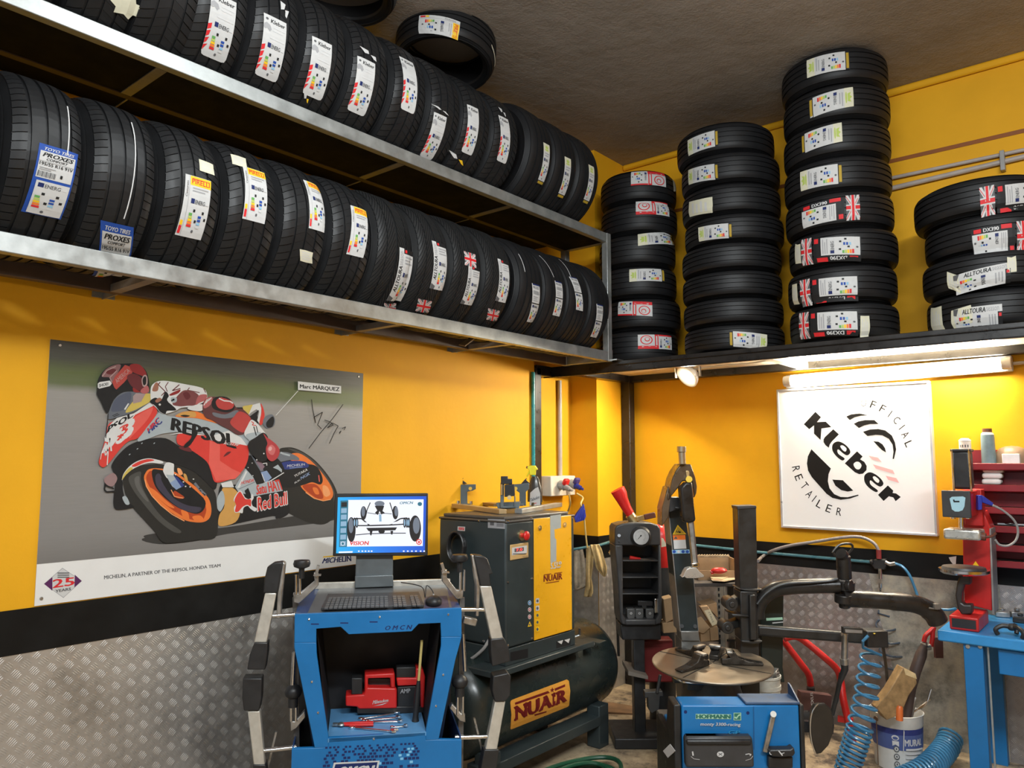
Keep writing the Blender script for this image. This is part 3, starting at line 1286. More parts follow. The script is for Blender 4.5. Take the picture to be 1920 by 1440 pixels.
c = onx(836, 92, -2.93)
o = make_tyre('tyre lying flat on top of the upper rack row with yellow-ended sticker', 'tyres lying on the upper row', lie_M(c - V((0, 0, 0.012)), -0.14, -0.03), 0.285, 0.185, 'rib', 0.215)
sticker(o, 'pir', (861, 58), (785, 45), 0.10, -1, 3)
sticker(o, 'paper', (921, 85), (922, 125), 0.012, -1, 4)
c = onx(640, -66, -2.93)
make_tyre('tyre lying on the upper row, only its lower edge in the picture', 'tyres lying on the upper row', lie_M(c - V((0, 0, 0.06)), -0.10, 0.05), 0.285, 0.185, 'rib', 0.2)

# ------------------------------------------------------------------ stacks on the platform
ZS = ZD + 0.001
GS = ('tyres in the low stack beside the rack', 'tyres in the second stack from the rack', 'tyres in the tallest stack', 'tyres in the stack at the right edge')


def stack(cx, cy, R, w, tops, ri, labels, stickers, group, offs=None):
    """tyres lying on each other, bottom first"""
    z = ZS
    for i, lab in enumerate(labels):
        h = w[i] if isinstance(w, list) else w
        dx, dy, tl = (offs or {}).get(i, (random.uniform(-.012, .012), random.uniform(-.012, .012), 0.0))
        M = Matrix.Translation((cx + dx, cy + dy, z + h * 0.5)) @ Matrix.Rotation(tl, 4, 'Y')
        o = make_tyre(lab, group, M, R, h / 1.105, 'rib', ri)
        for k, (kind, a, c, ww, sg) in enumerate(stickers.get(i, [])):
            sticker(o, kind, a, c, ww, sg, i * 3 + k)
        z += h


ORD = ['bottom', 'second', 'third', 'fourth', 'fifth', 'sixth', 'seventh', 'eighth']
stack(-2.80, 4.80, 0.275, 0.228, None, 0.185, [
    'bottom tyre of the low stack beside the rack, white and red sticker',
    'second tyre up in the low stack beside the rack, crumpled red-edged sticker',
    'third tyre up in the low stack beside the rack, cream sticker with dark gold end',
    'fourth tyre up in the low stack beside the rack, sticker with peeled left side',
    'fifth tyre up in the low stack beside the rack, red swirl sticker',
    'top tyre of the low stack beside the rack, red sticker and a grey tag'],
    {5: [('swoosh', (1248, 338), (1183, 335), 0.105, -1), ('paper', (1262, 348), (1275, 348), 0.09, -1)],
     4: [('swoosh', (1192, 390), (1254, 394), 0.10, 1)],
     3: [('gold', (1196, 450), (1259, 450), 0.088, 1)],
     2: [('gold', (1180, 517), (1246, 517), 0.09, 1)],
     1: [('swoosh', (1223, 580), (1159, 579), 0.10, -1)],
     0: [('swoosh', (1196, 641), (1259, 643), 0.10, 1)]}, GS[0])
stack(-2.06, 4.74, 0.316, [.172, .172, .172, .178, .187, .2, .2, .2], None, 0.215, [
    'bottom tyre of the second stack, sticker at its right side with green corner',
    'plain tyre without sticker, second from the bottom in the second stack',
    'plain tyre without sticker, third from the bottom in the second stack',
    'plain tyre without sticker, fourth from the bottom in the second stack',
    'tyre with creased cream sticker, fifth up in the second stack',
    'tyre with torn sticker, sixth up in the second stack',
    'tyre with green-crowned sticker, seventh up in the second stack',
    'top tyre of the second stack with a tilted sticker'],
    {7: [('gold', (1290, 278), (1347, 258), 0.105, 1)],
     6: [('gold', (1291, 333), (1347, 321), 0.10, 1)],
     5: [('paper', (1292, 394), (1337, 384), 0.10, 1)],
     4: [('gold', (1310, 440), (1373, 432), 0.092, 1)],
     0: [('gold', (1438, 642), (1367, 635), 0.095, -1)]}, GS[1],
    {7: (-0.03, 0.0, -0.006), 6: (0.0, 0, 0)})
stack(-1.349, 4.672, 0.298, 0.2115, None, 0.19, [
    'bottom tyre of the tallest stack with flag sticker and a cream tag at its right',
    'second tyre up in the tallest stack, cream tag left of its flag sticker',
    'third tyre up in the tallest stack, square cream tag beside its flag sticker',
    'tyre fourth up in the tallest stack, flag at the right of its sticker',
    'tyre fifth up in the tallest stack, lowest with a gold-edged sticker',
    'tyre sixth up in the tallest stack with a gold-edged sticker at its left',
    'tyre seventh up in the tallest stack with a slanting gold-edged sticker',
    'topmost tyre of the tallest stack just below the ceiling'],
    {7: [('gold', (1513, 130), (1593, 113), 0.11, 1)],
     6: [('gold', (1600, 181), (1517, 205), 0.115, -1)],
     5: [('gold', (1579, 247), (1503, 272), 0.115, -1)],
     4: [('gold', (1501, 341), (1580, 325), 0.115, 1)],
     3: [('dx', (1612, 388), (1503, 410), 0.13, -1)],
     2: [('dx', (1503, 474), (1615, 466), 0.14, 1), ('paper', (1491, 476), (1502, 475), 0.12, 1)],
     1: [('dx', (1501, 551), (1610, 540), 0.14, 1), ('paper', (1486, 552), (1496, 551), 0.12, 1)],
     0: [('dx', (1499, 612), (1610, 606), 0.14, 1), ('paper', (1613, 614), (1631, 613), 0.13, 1)]}, GS[2],
    {7: (0.0, -0.01, 0.0), 6: (0.0, 0, 0.0)})
stack(-0.60, 4.77, 0.33, 0.195, None, 0.21, [
    'bottom tyre of the right-hand stack with overlapping paper labels',
    'second tyre up in the right-hand stack with a folded white label',
    'third tyre up in the right-hand stack with a black and red bordered label',
    'top tyre of the right-hand stack with flag sticker, cut by the picture edge'],
    {3: [('dx', (1838, 380), (1950, 366), 0.14, 1)],
     2: [('dx', (1930, 442), (1822, 456), 0.14, -1)],
     1: [('all', (1895, 510), (1790, 536), 0.10, -1), ('paper', (1776, 524), (1800, 534), 0.09, 1), ('paper', (1888, 497), (1906, 495), 0.08, 1)],
     0: [('all', (1880, 592), (1790, 603), 0.12, -1), ('paper', (1784, 603), (1824, 590), 0.11, 1), ('paper', (1746, 604), (1768, 600), 0.15, 1)]}, GS[3],
    {3: (-0.035, 0, -0.008)})
# ------------------------------------------------------------------ poster of a racing motorcycle on the left wall
PX = XL + 0.004
poster = thing('poster', 'large poster of a leaning orange racing motorcycle on the yellow left wall', 'poster', (PX, 1.9, 1.14))
yA, yB = 1.116, 2.676
zA, zB = ZB1 + 0.004, 2.152
b = MB()
b.rng(XL + 0.001, PX, yA, yB, zA, zB)
build('backing_board', b, white_plastic, poster)


def track_mat():
    n = NT('printed_race_track')
    g = n.xyz(n.gen())
    f = n.noise(3, 4)
    k = n.math('ADD', g[2], n.math('MULTIPLY', n.math('SUBTRACT', f, 0.5), 0.05))
    st = n.node('ShaderNodeMapping')
    n.link(n.obj(), st.inputs[0])
    st.inputs['Scale'].default_value = (1, 2, 40)
    streak = n.noise(4, 3, 0.5, st.outputs[0])
    c = n.ramp(k, [(0.0, (0.17, 0.165, 0.16)), (0.12, (0.22, 0.215, 0.21)), (0.5, (0.25, 0.24, 0.23)), (0.76, (0.30, 0.29, 0.27)),
                   (0.80, (0.10, 0.13, 0.05)), (0.86, (0.085, 0.115, 0.03)), (0.92, (0.045, 0.05, 0.035)), (1.0, (0.035, 0.038, 0.036))])
    n.set(base=n.mix(n.math('MULTIPLY', streak, 0.35), c, (0.14, 0.135, 0.13)), rough=0.35)
    return n.m


zS = onx(69.2, 1058, PX).z
b = MB()
b.rng(PX, PX + 0.0006, yA, yB, zS, zB)
build('printed_photo', b, track_mat(), poster)
PP = Plane((PX + 0.0006, 0, 0), (1, 0, 0))
A = Art(lambda x, y, l: PP(x, y, l), 0.00006)
QV = {1: (170, 670, .18914), 2: (350, 690, .18914), 3: (180, 830, .21006), 4: (400, 820, .18912), 0: (60, 620, 640 / 1739)}


def qq(q, pts):
    ox_, oy_, k_ = QV[q]
    return [(ox_ + x * k_, oy_ + y * k_) for x, y in pts]


def rnd(pts, n=4):
    """closed smooth outline"""
    out = []
    N = len(pts)
    for i in range(N):
        p0, p1, p2, p3 = (V((*pts[(i + j) % N], 0)) for j in (-1, 0, 1, 2))
        for j in range(n):
            t = j / n
            v = 0.5 * ((2 * p1) + (p2 - p0) * t + (2 * p0 - 5 * p1 + 4 * p2 - p3) * t * t + (3 * p1 - p0 - 3 * p2 + p3) * t ** 3)
            out.append((v.x, v.y))
    return out


I_red = flat('ink_fairing_red', (0.55, 0.045, 0.035))
I_redl = flat('ink_light_red', (0.62, 0.10, 0.08))
I_red2 = flat('ink_dark_red', (0.22, 0.022, 0.022))
I_or = flat('ink_wheel_orange', (0.66, 0.16, 0.035))
I_orl = flat('ink_pale_orange', (0.72, 0.30, 0.12))
I_or2 = flat('ink_deep_orange', (0.36, 0.05, 0.015))
I_tan = flat('ink_amber', (0.50, 0.27, 0.075))
I_ylw = flat('ink_dull_yellow', (0.50, 0.38, 0.09))
I_blk = flat('ink_black', (0.013, 0.013, 0.014))
I_tyre = flat('ink_tyre_black', (0.022, 0.021, 0.019))
I_tyl = flat('ink_tyre_sheen', (0.060, 0.058, 0.053))
I_wht = flat('ink_white', (0.56, 0.56, 0.55))
I_sil = flat('ink_silver', (0.32, 0.36, 0.38))
I_sil2 = flat('ink_dark_silver', (0.13, 0.14, 0.16))
I_mar = flat('ink_maroon', (0.11, 0.022, 0.025))
I_glass = flat('ink_screen_grey', (0.11, 0.12, 0.14))
I_sh = flat('ink_track_dark', (0.040, 0.038, 0.036))
I_blue = flat('ink_navy', (0.025, 0.04, 0.17))
I_lbl = flat('ink_pale_blue', (0.20, 0.27, 0.42))


def C(q, pts, m, keep=False):
    A.poly(rnd(qq(q, pts)), m, keep)


def P(q, pts, m, keep=False):
    A.poly(qq(q, pts), m, keep)


def T(q, t, quad, m, bold=0.0, shear=0.0):
    A.text(t, qq(q, quad), m, bold, shear)


def LN(q, pts, w, m, keep=False):
    A.line(qq(q, pts), w * QV[q][2], m, keep)


# shadow on the track
C(0, [(560, 1060), (760, 1025), (1000, 1000), (1300, 950), (1540, 915), (1538, 965), (1300, 1000), (1000, 1035), (820, 1075), (650, 1088)], I_sh)
C(0, [(570, 1045), (650, 1030), (760, 1025), (700, 1050), (600, 1062)], I_sh)
# rear wheel
C(4, [(655, 120), (720, 100), (800, 105), (900, 150), (1010, 230), (1110, 340), (1190, 460), (1232, 570), (1235, 700), (1200, 790), (1100, 862), (960, 850), (840, 800), (730, 740), (680, 650), (680, 480), (720, 300), (680, 200)], I_tyre)
C(4, [(740, 112), (820, 125), (930, 180), (1050, 290), (1150, 430), (1205, 560), (1190, 640), (1190, 560), (1130, 440), (1030, 310), (900, 190), (800, 140)], I_tyl)
C(4, [(755, 175), (830, 155), (905, 185), (1000, 262), (1095, 375), (1165, 480), (1188, 560), (1165, 612), (1090, 628), (1000, 602), (915, 540), (865, 480), (850, 380), (780, 250)], I_or)
C(4, [(885, 480), (1000, 462), (1065, 520), (1090, 600), (1030, 605), (940, 545)], I_or2)
C(4, [(1085, 480), (1130, 490), (1160, 560), (1120, 590), (1090, 560)], I_orl)
C(4, [(985, 500), (1030, 505), (1050, 560), (1010, 560)], I_or)
LN(4, [(915, 545), (1000, 605), (1090, 630), (1165, 615)], 8, I_orl)
C(4, [(650, 230), (800, 235), (930, 262), (1010, 280), (1055, 330), (1085, 420), (1060, 468), (980, 445), (900, 470), (760, 500), (650, 480), (600, 380)], I_blk)
LN(4, [(1045, 375), (1052, 440)], 10, I_redl)
C(4, [(640, 275), (700, 245), (800, 232), (900, 240), (945, 275), (930, 300), (840, 305), (740, 318), (660, 310)], I_blue)
T(4, 'MICHELIN', [(730, 298), (908, 278), (905, 256), (735, 272)], I_wht)
LN(4, [(755, 306), (885, 293)], 6, I_lbl)
T(4, 'YUTAKA', [(805, 398), (935, 330), (930, 305), (800, 375)], I_wht, 0.02)
T(4, 'NGK', [(870, 420), (960, 370), (955, 340), (866, 392)], I_lbl, 0.03)
T(4, 'RK', [(808, 462), (866, 425), (862, 410), (806, 445)], I_wht)
C(4, [(660, 150), (740, 150), (830, 190), (850, 225), (760, 225), (640, 245), (620, 200)], I_sil2)
LN(4, [(665, 150), (700, 165), (760, 180)], 18, I_sil)
# engine, swing arm, foot rest
C(4, [(350, 180), (480, 200), (620, 200), (700, 300), (700, 420), (560, 470), (470, 490), (400, 430), (320, 320), (310, 260)], I_blk)
P(4, [(470, 345), (530, 330), (580, 400), (520, 450), (500, 420)], I_lbl)
P(4, [(365, 165), (395, 195), (480, 290), (500, 330), (470, 340), (420, 260)], I_sil2)
P(4, [(420, 235), (460, 225), (510, 290), (480, 330)], flat('ink_mauve', (0.20, 0.13, 0.16)))
P(4, [(590, 300), (640, 270), (680, 320), (680, 350), (640, 320)], I_sil)
LN(4, [(500, 455), (570, 430), (700, 350)], 9, I_wht, True)
LN(4, [(480, 360), (510, 440)], 7, I_wht, True)
LN(4, [(490, 260), (530, 255), (530, 280)], 8, I_wht, True)
for x, y in ((500, 160), (392, 380), (620, 170), (385, 255), (345, 300)):
    A.ell(*qq(4, [(x, y)])[0], 1.0, 1.0, I_wht, 0, 8, True)
A.nx()
# belly between the wheels
C(4, [(60, 500), (150, 470), (420, 470), (640, 430), (700, 560), (760, 720), (700, 790), (620, 805), (590, 780), (300, 840), (100, 880), (40, 820)], I_blk)
P(4, [(215, 490), (320, 310), (395, 395), (430, 470), (640, 420), (690, 530), (400, 585), (250, 545)], I_sil)
P(4, [(235, 500), (325, 330), (335, 345), (260, 500)], I_wht)
LN(4, [(255, 512), (420, 440)], 6, I_sil2)
P(4, [(75, 455), (180, 430), (205, 495), (90, 495)], I_wht)
C(4, [(85, 520), (140, 495), (200, 505), (260, 580), (270, 720), (220, 840), (60, 880), (60, 770), (110, 680)], I_tan)
C(4, [(40, 600), (80, 530), (105, 560), (112, 650), (70, 735), (35, 690)], I_sil)
T(4, 'HONDA', [(270, 470), (400, 440), (402, 408), (278, 436)], I_red, 0.02, 0.2)
# charging bull and sponsor lettering
C(4, [(200, 620), (230, 560), (270, 525), (300, 570), (320, 600), (360, 610), (385, 560), (400, 600), (380, 640), (390, 680), (430, 705), (415, 735), (370, 710), (340, 680), (300, 700), (290, 750), (255, 745), (215, 745), (205, 700), (225, 660)], I_wht)
C(4, [(210, 625), (240, 560), (268, 540), (295, 580), (320, 612), (370, 615), (375, 650), (370, 685), (335, 670), (290, 690), (250, 735), (215, 735), (225, 670)], I_red)
P(4, [(310, 530), (345, 500), (370, 560), (375, 605), (335, 605)], I_blk)
T(4, 'Satu HATI', [(430, 568), (685, 520), (650, 415), (430, 475)], I_red, 0.045)
T(4, 'Red Bull', [(438, 738), (735, 668), (728, 535), (436, 592)], I_wht, 0.09)
T(4, 'Red Bull', [(443, 730), (731, 664), (724, 541), (441, 600)], I_red, 0.04)
# seat and tail
P(2, [(480, 390), (560, 390), (600, 470), (640, 520), (700, 470), (720, 540), (690, 560), (560, 560)], I_blk)
C(2, [(555, 385), (610, 370), (665, 365), (660, 410), (600, 470), (580, 440)], I_ylw)
P(2, [(655, 365), (725, 345), (740, 400), (735, 480), (720, 550), (700, 520), (720, 430), (690, 410), (640, 440), (610, 470)], I_wht)
P(2, [(610, 490), (715, 415), (700, 470), (660, 510)], I_blk)
C(2, [(735, 350), (760, 400), (772, 470), (750, 555), (722, 560), (728, 500), (742, 430)], I_red)
C(2, [(760, 560), (760, 510), (800, 470), (850, 462), (876, 510), (865, 575), (800, 600)], I_sil2)
C(2, [(790, 540), (850, 480), (868, 520), (850, 580), (800, 590)], I_blk)
# front tyre
C(3, [(240, 330), (270, 270), (330, 230), (420, 200), (520, 190), (640, 200), (800, 200), (900, 280), (1050, 420), (1080, 560), (1090, 720), (1060, 850), (900, 870), (740, 890), (600, 890), (520, 790), (420, 680), (330, 580), (270, 480)], I_tyre)
C(3, [(290, 320), (340, 275), (400, 260), (400, 330), (430, 430), (520, 580), (620, 690), (760, 790), (700, 800), (560, 700), (420, 540), (330, 420)], I_tyl)
C(3, [(345, 320), (385, 300), (395, 380), (470, 520), (430, 500), (360, 400)], flat('ink_tyre_glint', (0.10, 0.097, 0.09)))
C(3, [(430, 330), (445, 265), (480, 235), (560, 230), (700, 260), (900, 400), (1000, 490), (1030, 590), (1015, 670), (960, 708), (880, 710), (790, 690), (680, 630), (570, 545), (490, 450)], I_or)
C(3, [(450, 330), (462, 275), (500, 250), (620, 270), (900, 450), (975, 510), (1000, 600), (975, 670), (900, 695), (800, 668), (690, 605), (580, 520), (500, 430)], I_or2)
LN(3, [(436, 330), (450, 390), (500, 475), (580, 560), (680, 640), (790, 700)], 8, I_orl)
C(3, [(460, 400), (520, 420), (620, 510), (700, 580), (650, 570), (560, 500)], I_or)
C(3, [(760, 600), (820, 625), (830, 690), (780, 670)], I_or, True)
C(3, [(860, 660), (930, 650), (960, 690), (890, 700)], I_or, True)
C(3, [(960, 500), (1000, 500), (1020, 590), (1000, 660), (960, 690), (985, 600)], I_or)
C(3, [(500, 250), (560, 240), (700, 280), (880, 420), (975, 520), (960, 600), (900, 635), (800, 610), (700, 560), (590, 470), (520, 370)], I_blk)
C(3, [(530, 300), (570, 280), (620, 400), (700, 500), (820, 560), (940, 580), (900, 625), (790, 605), (690, 545), (590, 450), (540, 380)], flat('ink_disc_violet', (0.045, 0.04, 0.06)))
C(3, [(580, 320), (640, 310), (760, 400), (860, 440), (940, 520), (860, 560), (760, 520), (650, 440)], I_blk)
# fork and brake
C(3, [(600, 240), (625, 180), (690, 185), (695, 240), (690, 300), (640, 320), (605, 270)], I_wht)
P(3, [(625, 285), (690, 290), (765, 390), (720, 420), (680, 390), (650, 340)], I_sil)
P(3, [(660, 360), (720, 320), (765, 395), (715, 420)], I_lbl)
P(3, [(690, 290), (730, 310), (790, 380), (765, 400)], I_blue)
C(3, [(725, 230), (755, 235), (775, 280), (740, 285)], I_orl, True)
C(3, [(780, 280), (805, 285), (820, 340), (800, 340)], I_tan, True)
C(3, [(700, 430), (740, 450), (790, 490), (740, 500), (690, 470)], I_or2)
LN(3, [(670, 420), (700, 480), (780, 495)], 7, I_orl, True)
LN(3, [(880, 360), (920, 410), (980, 470)], 22, I_sil2, True)
for x, y in ((710, 285), (870, 325), (840, 395), (800, 390), (930, 430), (955, 455), (780, 350), (925, 410), (970, 465)):
    A.ell(*qq(3, [(x, y)])[0], 1.6, 1.2, I_wht, 0, 8, True)
A.nx()
# dark underside of the nose
C(3, [(140, 200), (190, 120), (300, 20), (450, -30), (620, -40), (760, 40), (900, 90), (1010, 180), (1080, 300), (1060, 420), (960, 330), (860, 250), (700, 190), (560, 150), (400, 150), (280, 230), (230, 330), (180, 300), (150, 250)], I_blk)
for x, y in ((300, 105), (370, 55), (410, 5), (520, 5)):
    A.ell(*qq(3, [(x, y)])[0], 2.0, 0.9, I_sil, -40, 8, True)
A.nx()
# mudguard
C(3, [(232, 335), (245, 280), (300, 210), (380, 160), (470, 140), (560, 155), (600, 172), (580, 188), (480, 180), (390, 205), (300, 255), (250, 310)], I_wht)
C(3, [(234, 332), (248, 282), (300, 222), (330, 230), (270, 285)], I_ylw)
C(3, [(320, 205), (390, 165), (470, 146), (520, 158), (430, 180), (350, 215)], I_red)
# wing and duct
C(3, [(165, 420), (190, 300), (235, 340), (240, 420), (270, 520), (330, 560), (330, 580), (200, 600), (158, 560)], I_blk)
C(3, [(235, 490), (270, 480), (300, 545), (265, 550)], I_sil)
LN(3, [(85, 350), (75, 420), (95, 440), (165, 435)], 14, I_blk, True)
LN(3, [(85, 380), (160, 410)], 12, I_blk)
C(3, [(75, 320), (150, 270), (190, 320), (150, 390), (90, 370)], flat('ink_dull_pink', (0.25, 0.16, 0.16)))
# red side fairing
C(2, [(-90, 660), (0, 645), (90, 650), (180, 665), (240, 720), (400, 730), (560, 755), (605, 770), (615, 850), (600, 930), (560, 1010), (480, 1080), (380, 1120), (280, 1130), (240, 1020), (200, 930), (100, 850), (0, 790), (-90, 750)], I_red)
P(2, [(230, 720), (330, 760), (330, 920), (450, 1000), (540, 1040), (480, 1100), (290, 1120), (220, 950)], I_redl)
C(2, [(365, 880), (400, 835), (440, 830), (410, 860)], I_mar)
P(4, [(75, 455), (180, 430), (205, 495), (90, 495)], I_wht)
C(2, [(-80, 790), (-30, 770), (30, 790), (50, 830), (-20, 820)], I_mar)
# silver band and lettering
C(1, [(465, 815), (680, 540), (760, 580), (900, 590), (1100, 600), (1280, 640), (1480, 720), (1560, 790), (1555, 870), (1400, 830), (1250, 830), (1140, 770), (1000, 740), (860, 740), (700, 760), (560, 810)], I_sil)
P(2, [(225, 680), (420, 620), (540, 690), (600, 770), (420, 735), (250, 720)], I_wht)
C(1, [(780, 770), (900, 742), (1010, 745), (1130, 772), (1010, 765), (900, 755)], I_wht)
T(1, 'REPSOL', [(800, 720), (1435, 905), (1425, 770), (815, 600)], I_blk, 0.06)
T(1, 'HRC', [(580, 755), (720, 640), (665, 595), (555, 715)], I_blue, 0.05, 0.2)
T(1, 'HRC', [(570, 735), (690, 630), (660, 598), (556, 712)], I_red, 0.03, 0.2)
T(2, 'RC213V', [(365, 755), (515, 775), (525, 755), (375, 735)], I_wht, 0.03, 0.3)
C(1, [(840, 580), (920, 540), (1040, 535), (1130, 570), (1216, 620), (1330, 640), (1390, 690), (1230, 650), (1060, 605), (900, 595)], I_or)
C(1, [(850, 575), (930, 540), (1030, 540), (1040, 590), (960, 590)], I_tan)
C(1, [(890, 580), (930, 570), (985, 580), (940, 592)], I_blk)
# air duct strut
C(2, [(-20, 760), (40, 700), (60, 640), (110, 640), (80, 700), (30, 770), (-20, 790)], I_blk)
# nose
C(1, [(110, 930), (150, 790), (190, 650), (400, 590), (530, 500), (600, 450), (660, 545), (560, 690), (470, 800), (380, 830), (300, 900), (180, 1050), (120, 1090), (80, 1040)], I_red)
C(1, [(430, 600), (560, 520), (620, 500), (560, 620), (430, 760), (380, 800), (400, 680)], I_redl)
P(1, [(170, 690), (260, 600), (430, 555), (590, 445), (622, 480), (440, 570), (420, 600), (410, 600), (260, 690), (160, 790)], I_wht)
T(1, 'PSOL', [(165, 760), (420, 585), (410, 545), (180, 680)], I_blk, 0.05)
T(1, '93', [(130, 930), (380, 790), (415, 605), (190, 720)], I_wht, 0.16)
T(1, '3', [(262, 800), (365, 745), (385, 640), (285, 695)], I_red, -0.01)
LN(1, [(120, 950), (150, 850), (165, 930), (190, 800), (205, 930)], 16, I_wht, True)
LN(3, [(75, 60), (85, 120), (110, 60), (100, 200)], 9, I_wht, True)
LN(3, [(40, 150), (50, 90), (75, 30)], 6, I_wht)
# screen
C(1, [(175, 610), (195, 500), (250, 400), (330, 345), (480, 340), (600, 360), (590, 440), (430, 540), (280, 590)], I_glass)
C(1, [(205, 500), (250, 410), (330, 360), (400, 350), (390, 450), (330, 520), (220, 540)], flat('ink_screen_blue', (0.075, 0.085, 0.12)))
C(1, [(345, 545), (400, 460), (500, 370), (610, 365), (600, 430), (500, 490), (420, 530)], I_ylw)
P(1, [(420, 385), (450, 355), (545, 360), (500, 440), (420, 460)], flat('ink_grey_pink', (0.30, 0.22, 0.22)))
P(1, [(330, 515), (370, 455), (382, 460), (345, 520)], I_wht, True)
LN(1, [(215, 580), (270, 555)], 6, I_blk, True)
LN(1, [(225, 590), (285, 565)], 6, I_blk)
LN(1, [(175, 560), (150, 800)], 7, I_blk)
# helmet
C(1, [(62, 330), (75, 220), (130, 130), (220, 75), (330, 62), (440, 65), (530, 110), (570, 190), (582, 300), (560, 355), (480, 345), (330, 345), (230, 420), (165, 555), (100, 440), (62, 370)], I_blk)
C(1, [(110, 190), (150, 120), (240, 75), (300, 80), (250, 190), (215, 250), (190, 200)], flat('ink_helmet_rose', (0.20, 0.10, 0.10)))
C(1, [(150, 150), (190, 110), (260, 130), (200, 170)], I_mar)
LN(1, [(115, 190), (160, 130), (250, 90)], 9, flat('ink_helmet_pale', (0.36, 0.25, 0.24)), True)
LN(1, [(210, 250), (190, 200), (260, 130)], 8, flat('ink_helmet_pale', (0.36, 0.25, 0.24)))
P(1, [(215, 250), (240, 190), (340, 75), (400, 95), (415, 150), (330, 250), (255, 320), (235, 300)], flat('ink_helmet_red', (0.36, 0.055, 0.045)))
T(1, 'AMERICA', [(262, 262), (392, 140), (368, 105), (238, 225)], flat('ink_helmet_pale', (0.36, 0.25, 0.24)), 0.0)
C(1, [(390, 75), (480, 70), (545, 140), (550, 190), (500, 180), (410, 140)], I_red2)
C(1, [(360, 190), (420, 160), (500, 200), (520, 290), (480, 330), (400, 280)], I_mar)
C(1, [(420, 300), (470, 330), (500, 345), (430, 345)], I_red2)
C(1, [(505, 220), (530, 175), (560, 190), (560, 270), (520, 290)], flat('ink_helmet_pale', (0.36, 0.25, 0.24)))
C(1, [(515, 225), (532, 190), (550, 200), (548, 262), (524, 275)], I_blk)
P(1, [(70, 260), (90, 245), (190, 230), (210, 260), (190, 285), (85, 310), (70, 300)], I_wht)
T(1, 'SHOEI', [(82, 298), (172, 275), (172, 248), (82, 265)], I_blk, 0.03)
C(1, [(500, 320), (560, 280), (580, 330), (550, 360), (500, 350)], flat('ink_pink_red', (0.36, 0.10, 0.10)))
# arm and torso
C(1, [(595, 310), (630, 255), (700, 232), (800, 240), (930, 265), (1080, 295), (1140, 330), (1155, 400), (1110, 450), (1000, 490), (900, 500), (840, 530), (720, 560), (650, 500), (600, 440)], I_wht)
C(1, [(610, 330), (640, 255), (670, 260), (665, 330)], flat('ink_leather_brown', (0.28, 0.12, 0.08)))
LN(1, [(690, 245), (670, 270), (740, 340), (700, 380)], 9, I_mar, True)
LN(1, [(770, 245), (740, 290), (760, 340)], 8, I_mar, True)
LN(1, [(880, 270), (810, 330), (890, 310)], 10, I_mar, True)
LN(1, [(980, 300), (960, 325), (1080, 350)], 8, I_mar, True)
LN(1, [(1120, 310), (1140, 350)], 8, I_mar)
C(1, [(780, 370), (830, 340), (890, 320), (870, 355), (800, 380)], I_red2)
C(1, [(810, 460), (880, 360), (940, 325), (1030, 345), (1075, 390), (1040, 470), (960, 480), (880, 485)], flat('ink_elbow_maroon', (0.16, 0.05, 0.05)))
C(1, [(915, 360), (960, 345), (990, 390), (950, 420)], I_mar)
C(1, [(1070, 380), (1150, 370), (1140, 420), (1080, 450), (1040, 470)], flat('ink_pink_red', (0.36, 0.10, 0.10)))
C(1, [(585, 440), (640, 400), (700, 420), (740, 340), (775, 380), (760, 430), (850, 520), (760, 530), (740, 560), (690, 540), (640, 480)], I_blk)
C(1, [(795, 400), (850, 400), (850, 440), (810, 450)], I_sil, True)
for x, y in ((685, 468), (780, 440), (800, 430), (820, 420)):
    A.ell(*qq(1, [(x, y)])[0], 2.2, 2.0, I_wht, 0, 8, True)
A.nx()
C(1, [(640, 430), (680, 400), (705, 420), (660, 450)], flat('ink_leather_brown', (0.28, 0.12, 0.08)))
C(1, [(960, 500), (1050, 470), (1110, 470), (1100, 530), (1000, 525)], I_wht)
# leg
C(2, [(158, 420), (165, 340), (215, 290), (290, 285), (380, 290), (450, 330), (500, 400), (560, 410), (640, 500), (620, 580), (570, 650), (500, 660), (420, 610), (340, 570), (260, 520), (190, 490)], flat('ink_leather_dark', (0.10, 0.035, 0.035)))
C(2, [(165, 360), (200, 300), (255, 290), (240, 360), (180, 400)], flat('ink_pink_red', (0.36, 0.10, 0.10)))
for i in range(3):
    LN(2, [(170 + 22 * i, 370 - 22 * i), (205 + 20 * i, 310 - 8 * i)], 9, I_wht, True)
A.nx()
C(2, [(250, 330), (300, 285), (400, 290), (465, 350), (470, 410), (400, 440), (300, 420), (255, 390)], I_blk)
C(2, [(290, 330), (340, 290), (420, 310), (468, 355), (450, 400), (380, 415), (310, 390)], flat('ink_knee_red', (0.40, 0.05, 0.045)))
LN(2, [(320, 300), (370, 325), (430, 330), (460, 350)], 12, I_wht, True)
LN(2, [(350, 290), (400, 305), (430, 320)], 7, I_blk)
C(2, [(260, 440), (380, 460), (480, 420), (515, 430), (480, 480), (380, 500), (280, 480)], I_sil2)
C(2, [(470, 480), (520, 430), (600, 460), (640, 520), (610, 590), (560, 640), (480, 600), (430, 540)], flat('ink_knee_red', (0.40, 0.05, 0.045)))
C(2, [(570, 650), (600, 580), (640, 515), (690, 540), (760, 620), (780, 660), (700, 680), (660, 740), (600, 700)], I_wht)
C(2, [(590, 660), (660, 640), (740, 640), (680, 690), (660, 735), (600, 700)], I_sil)
LN(2, [(665, 580), (690, 670)], 10, I_blk, True)
LN(2, [(690, 575), (705, 640)], 8, I_blk, True)
LN(2, [(640, 530), (665, 545), (650, 565), (690, 570)], 8, I_red)
C(2, [(620, 730), (680, 690), (760, 640), (810, 700), (790, 800), (800, 900), (740, 930), (660, 870), (610, 790)], I_blk)
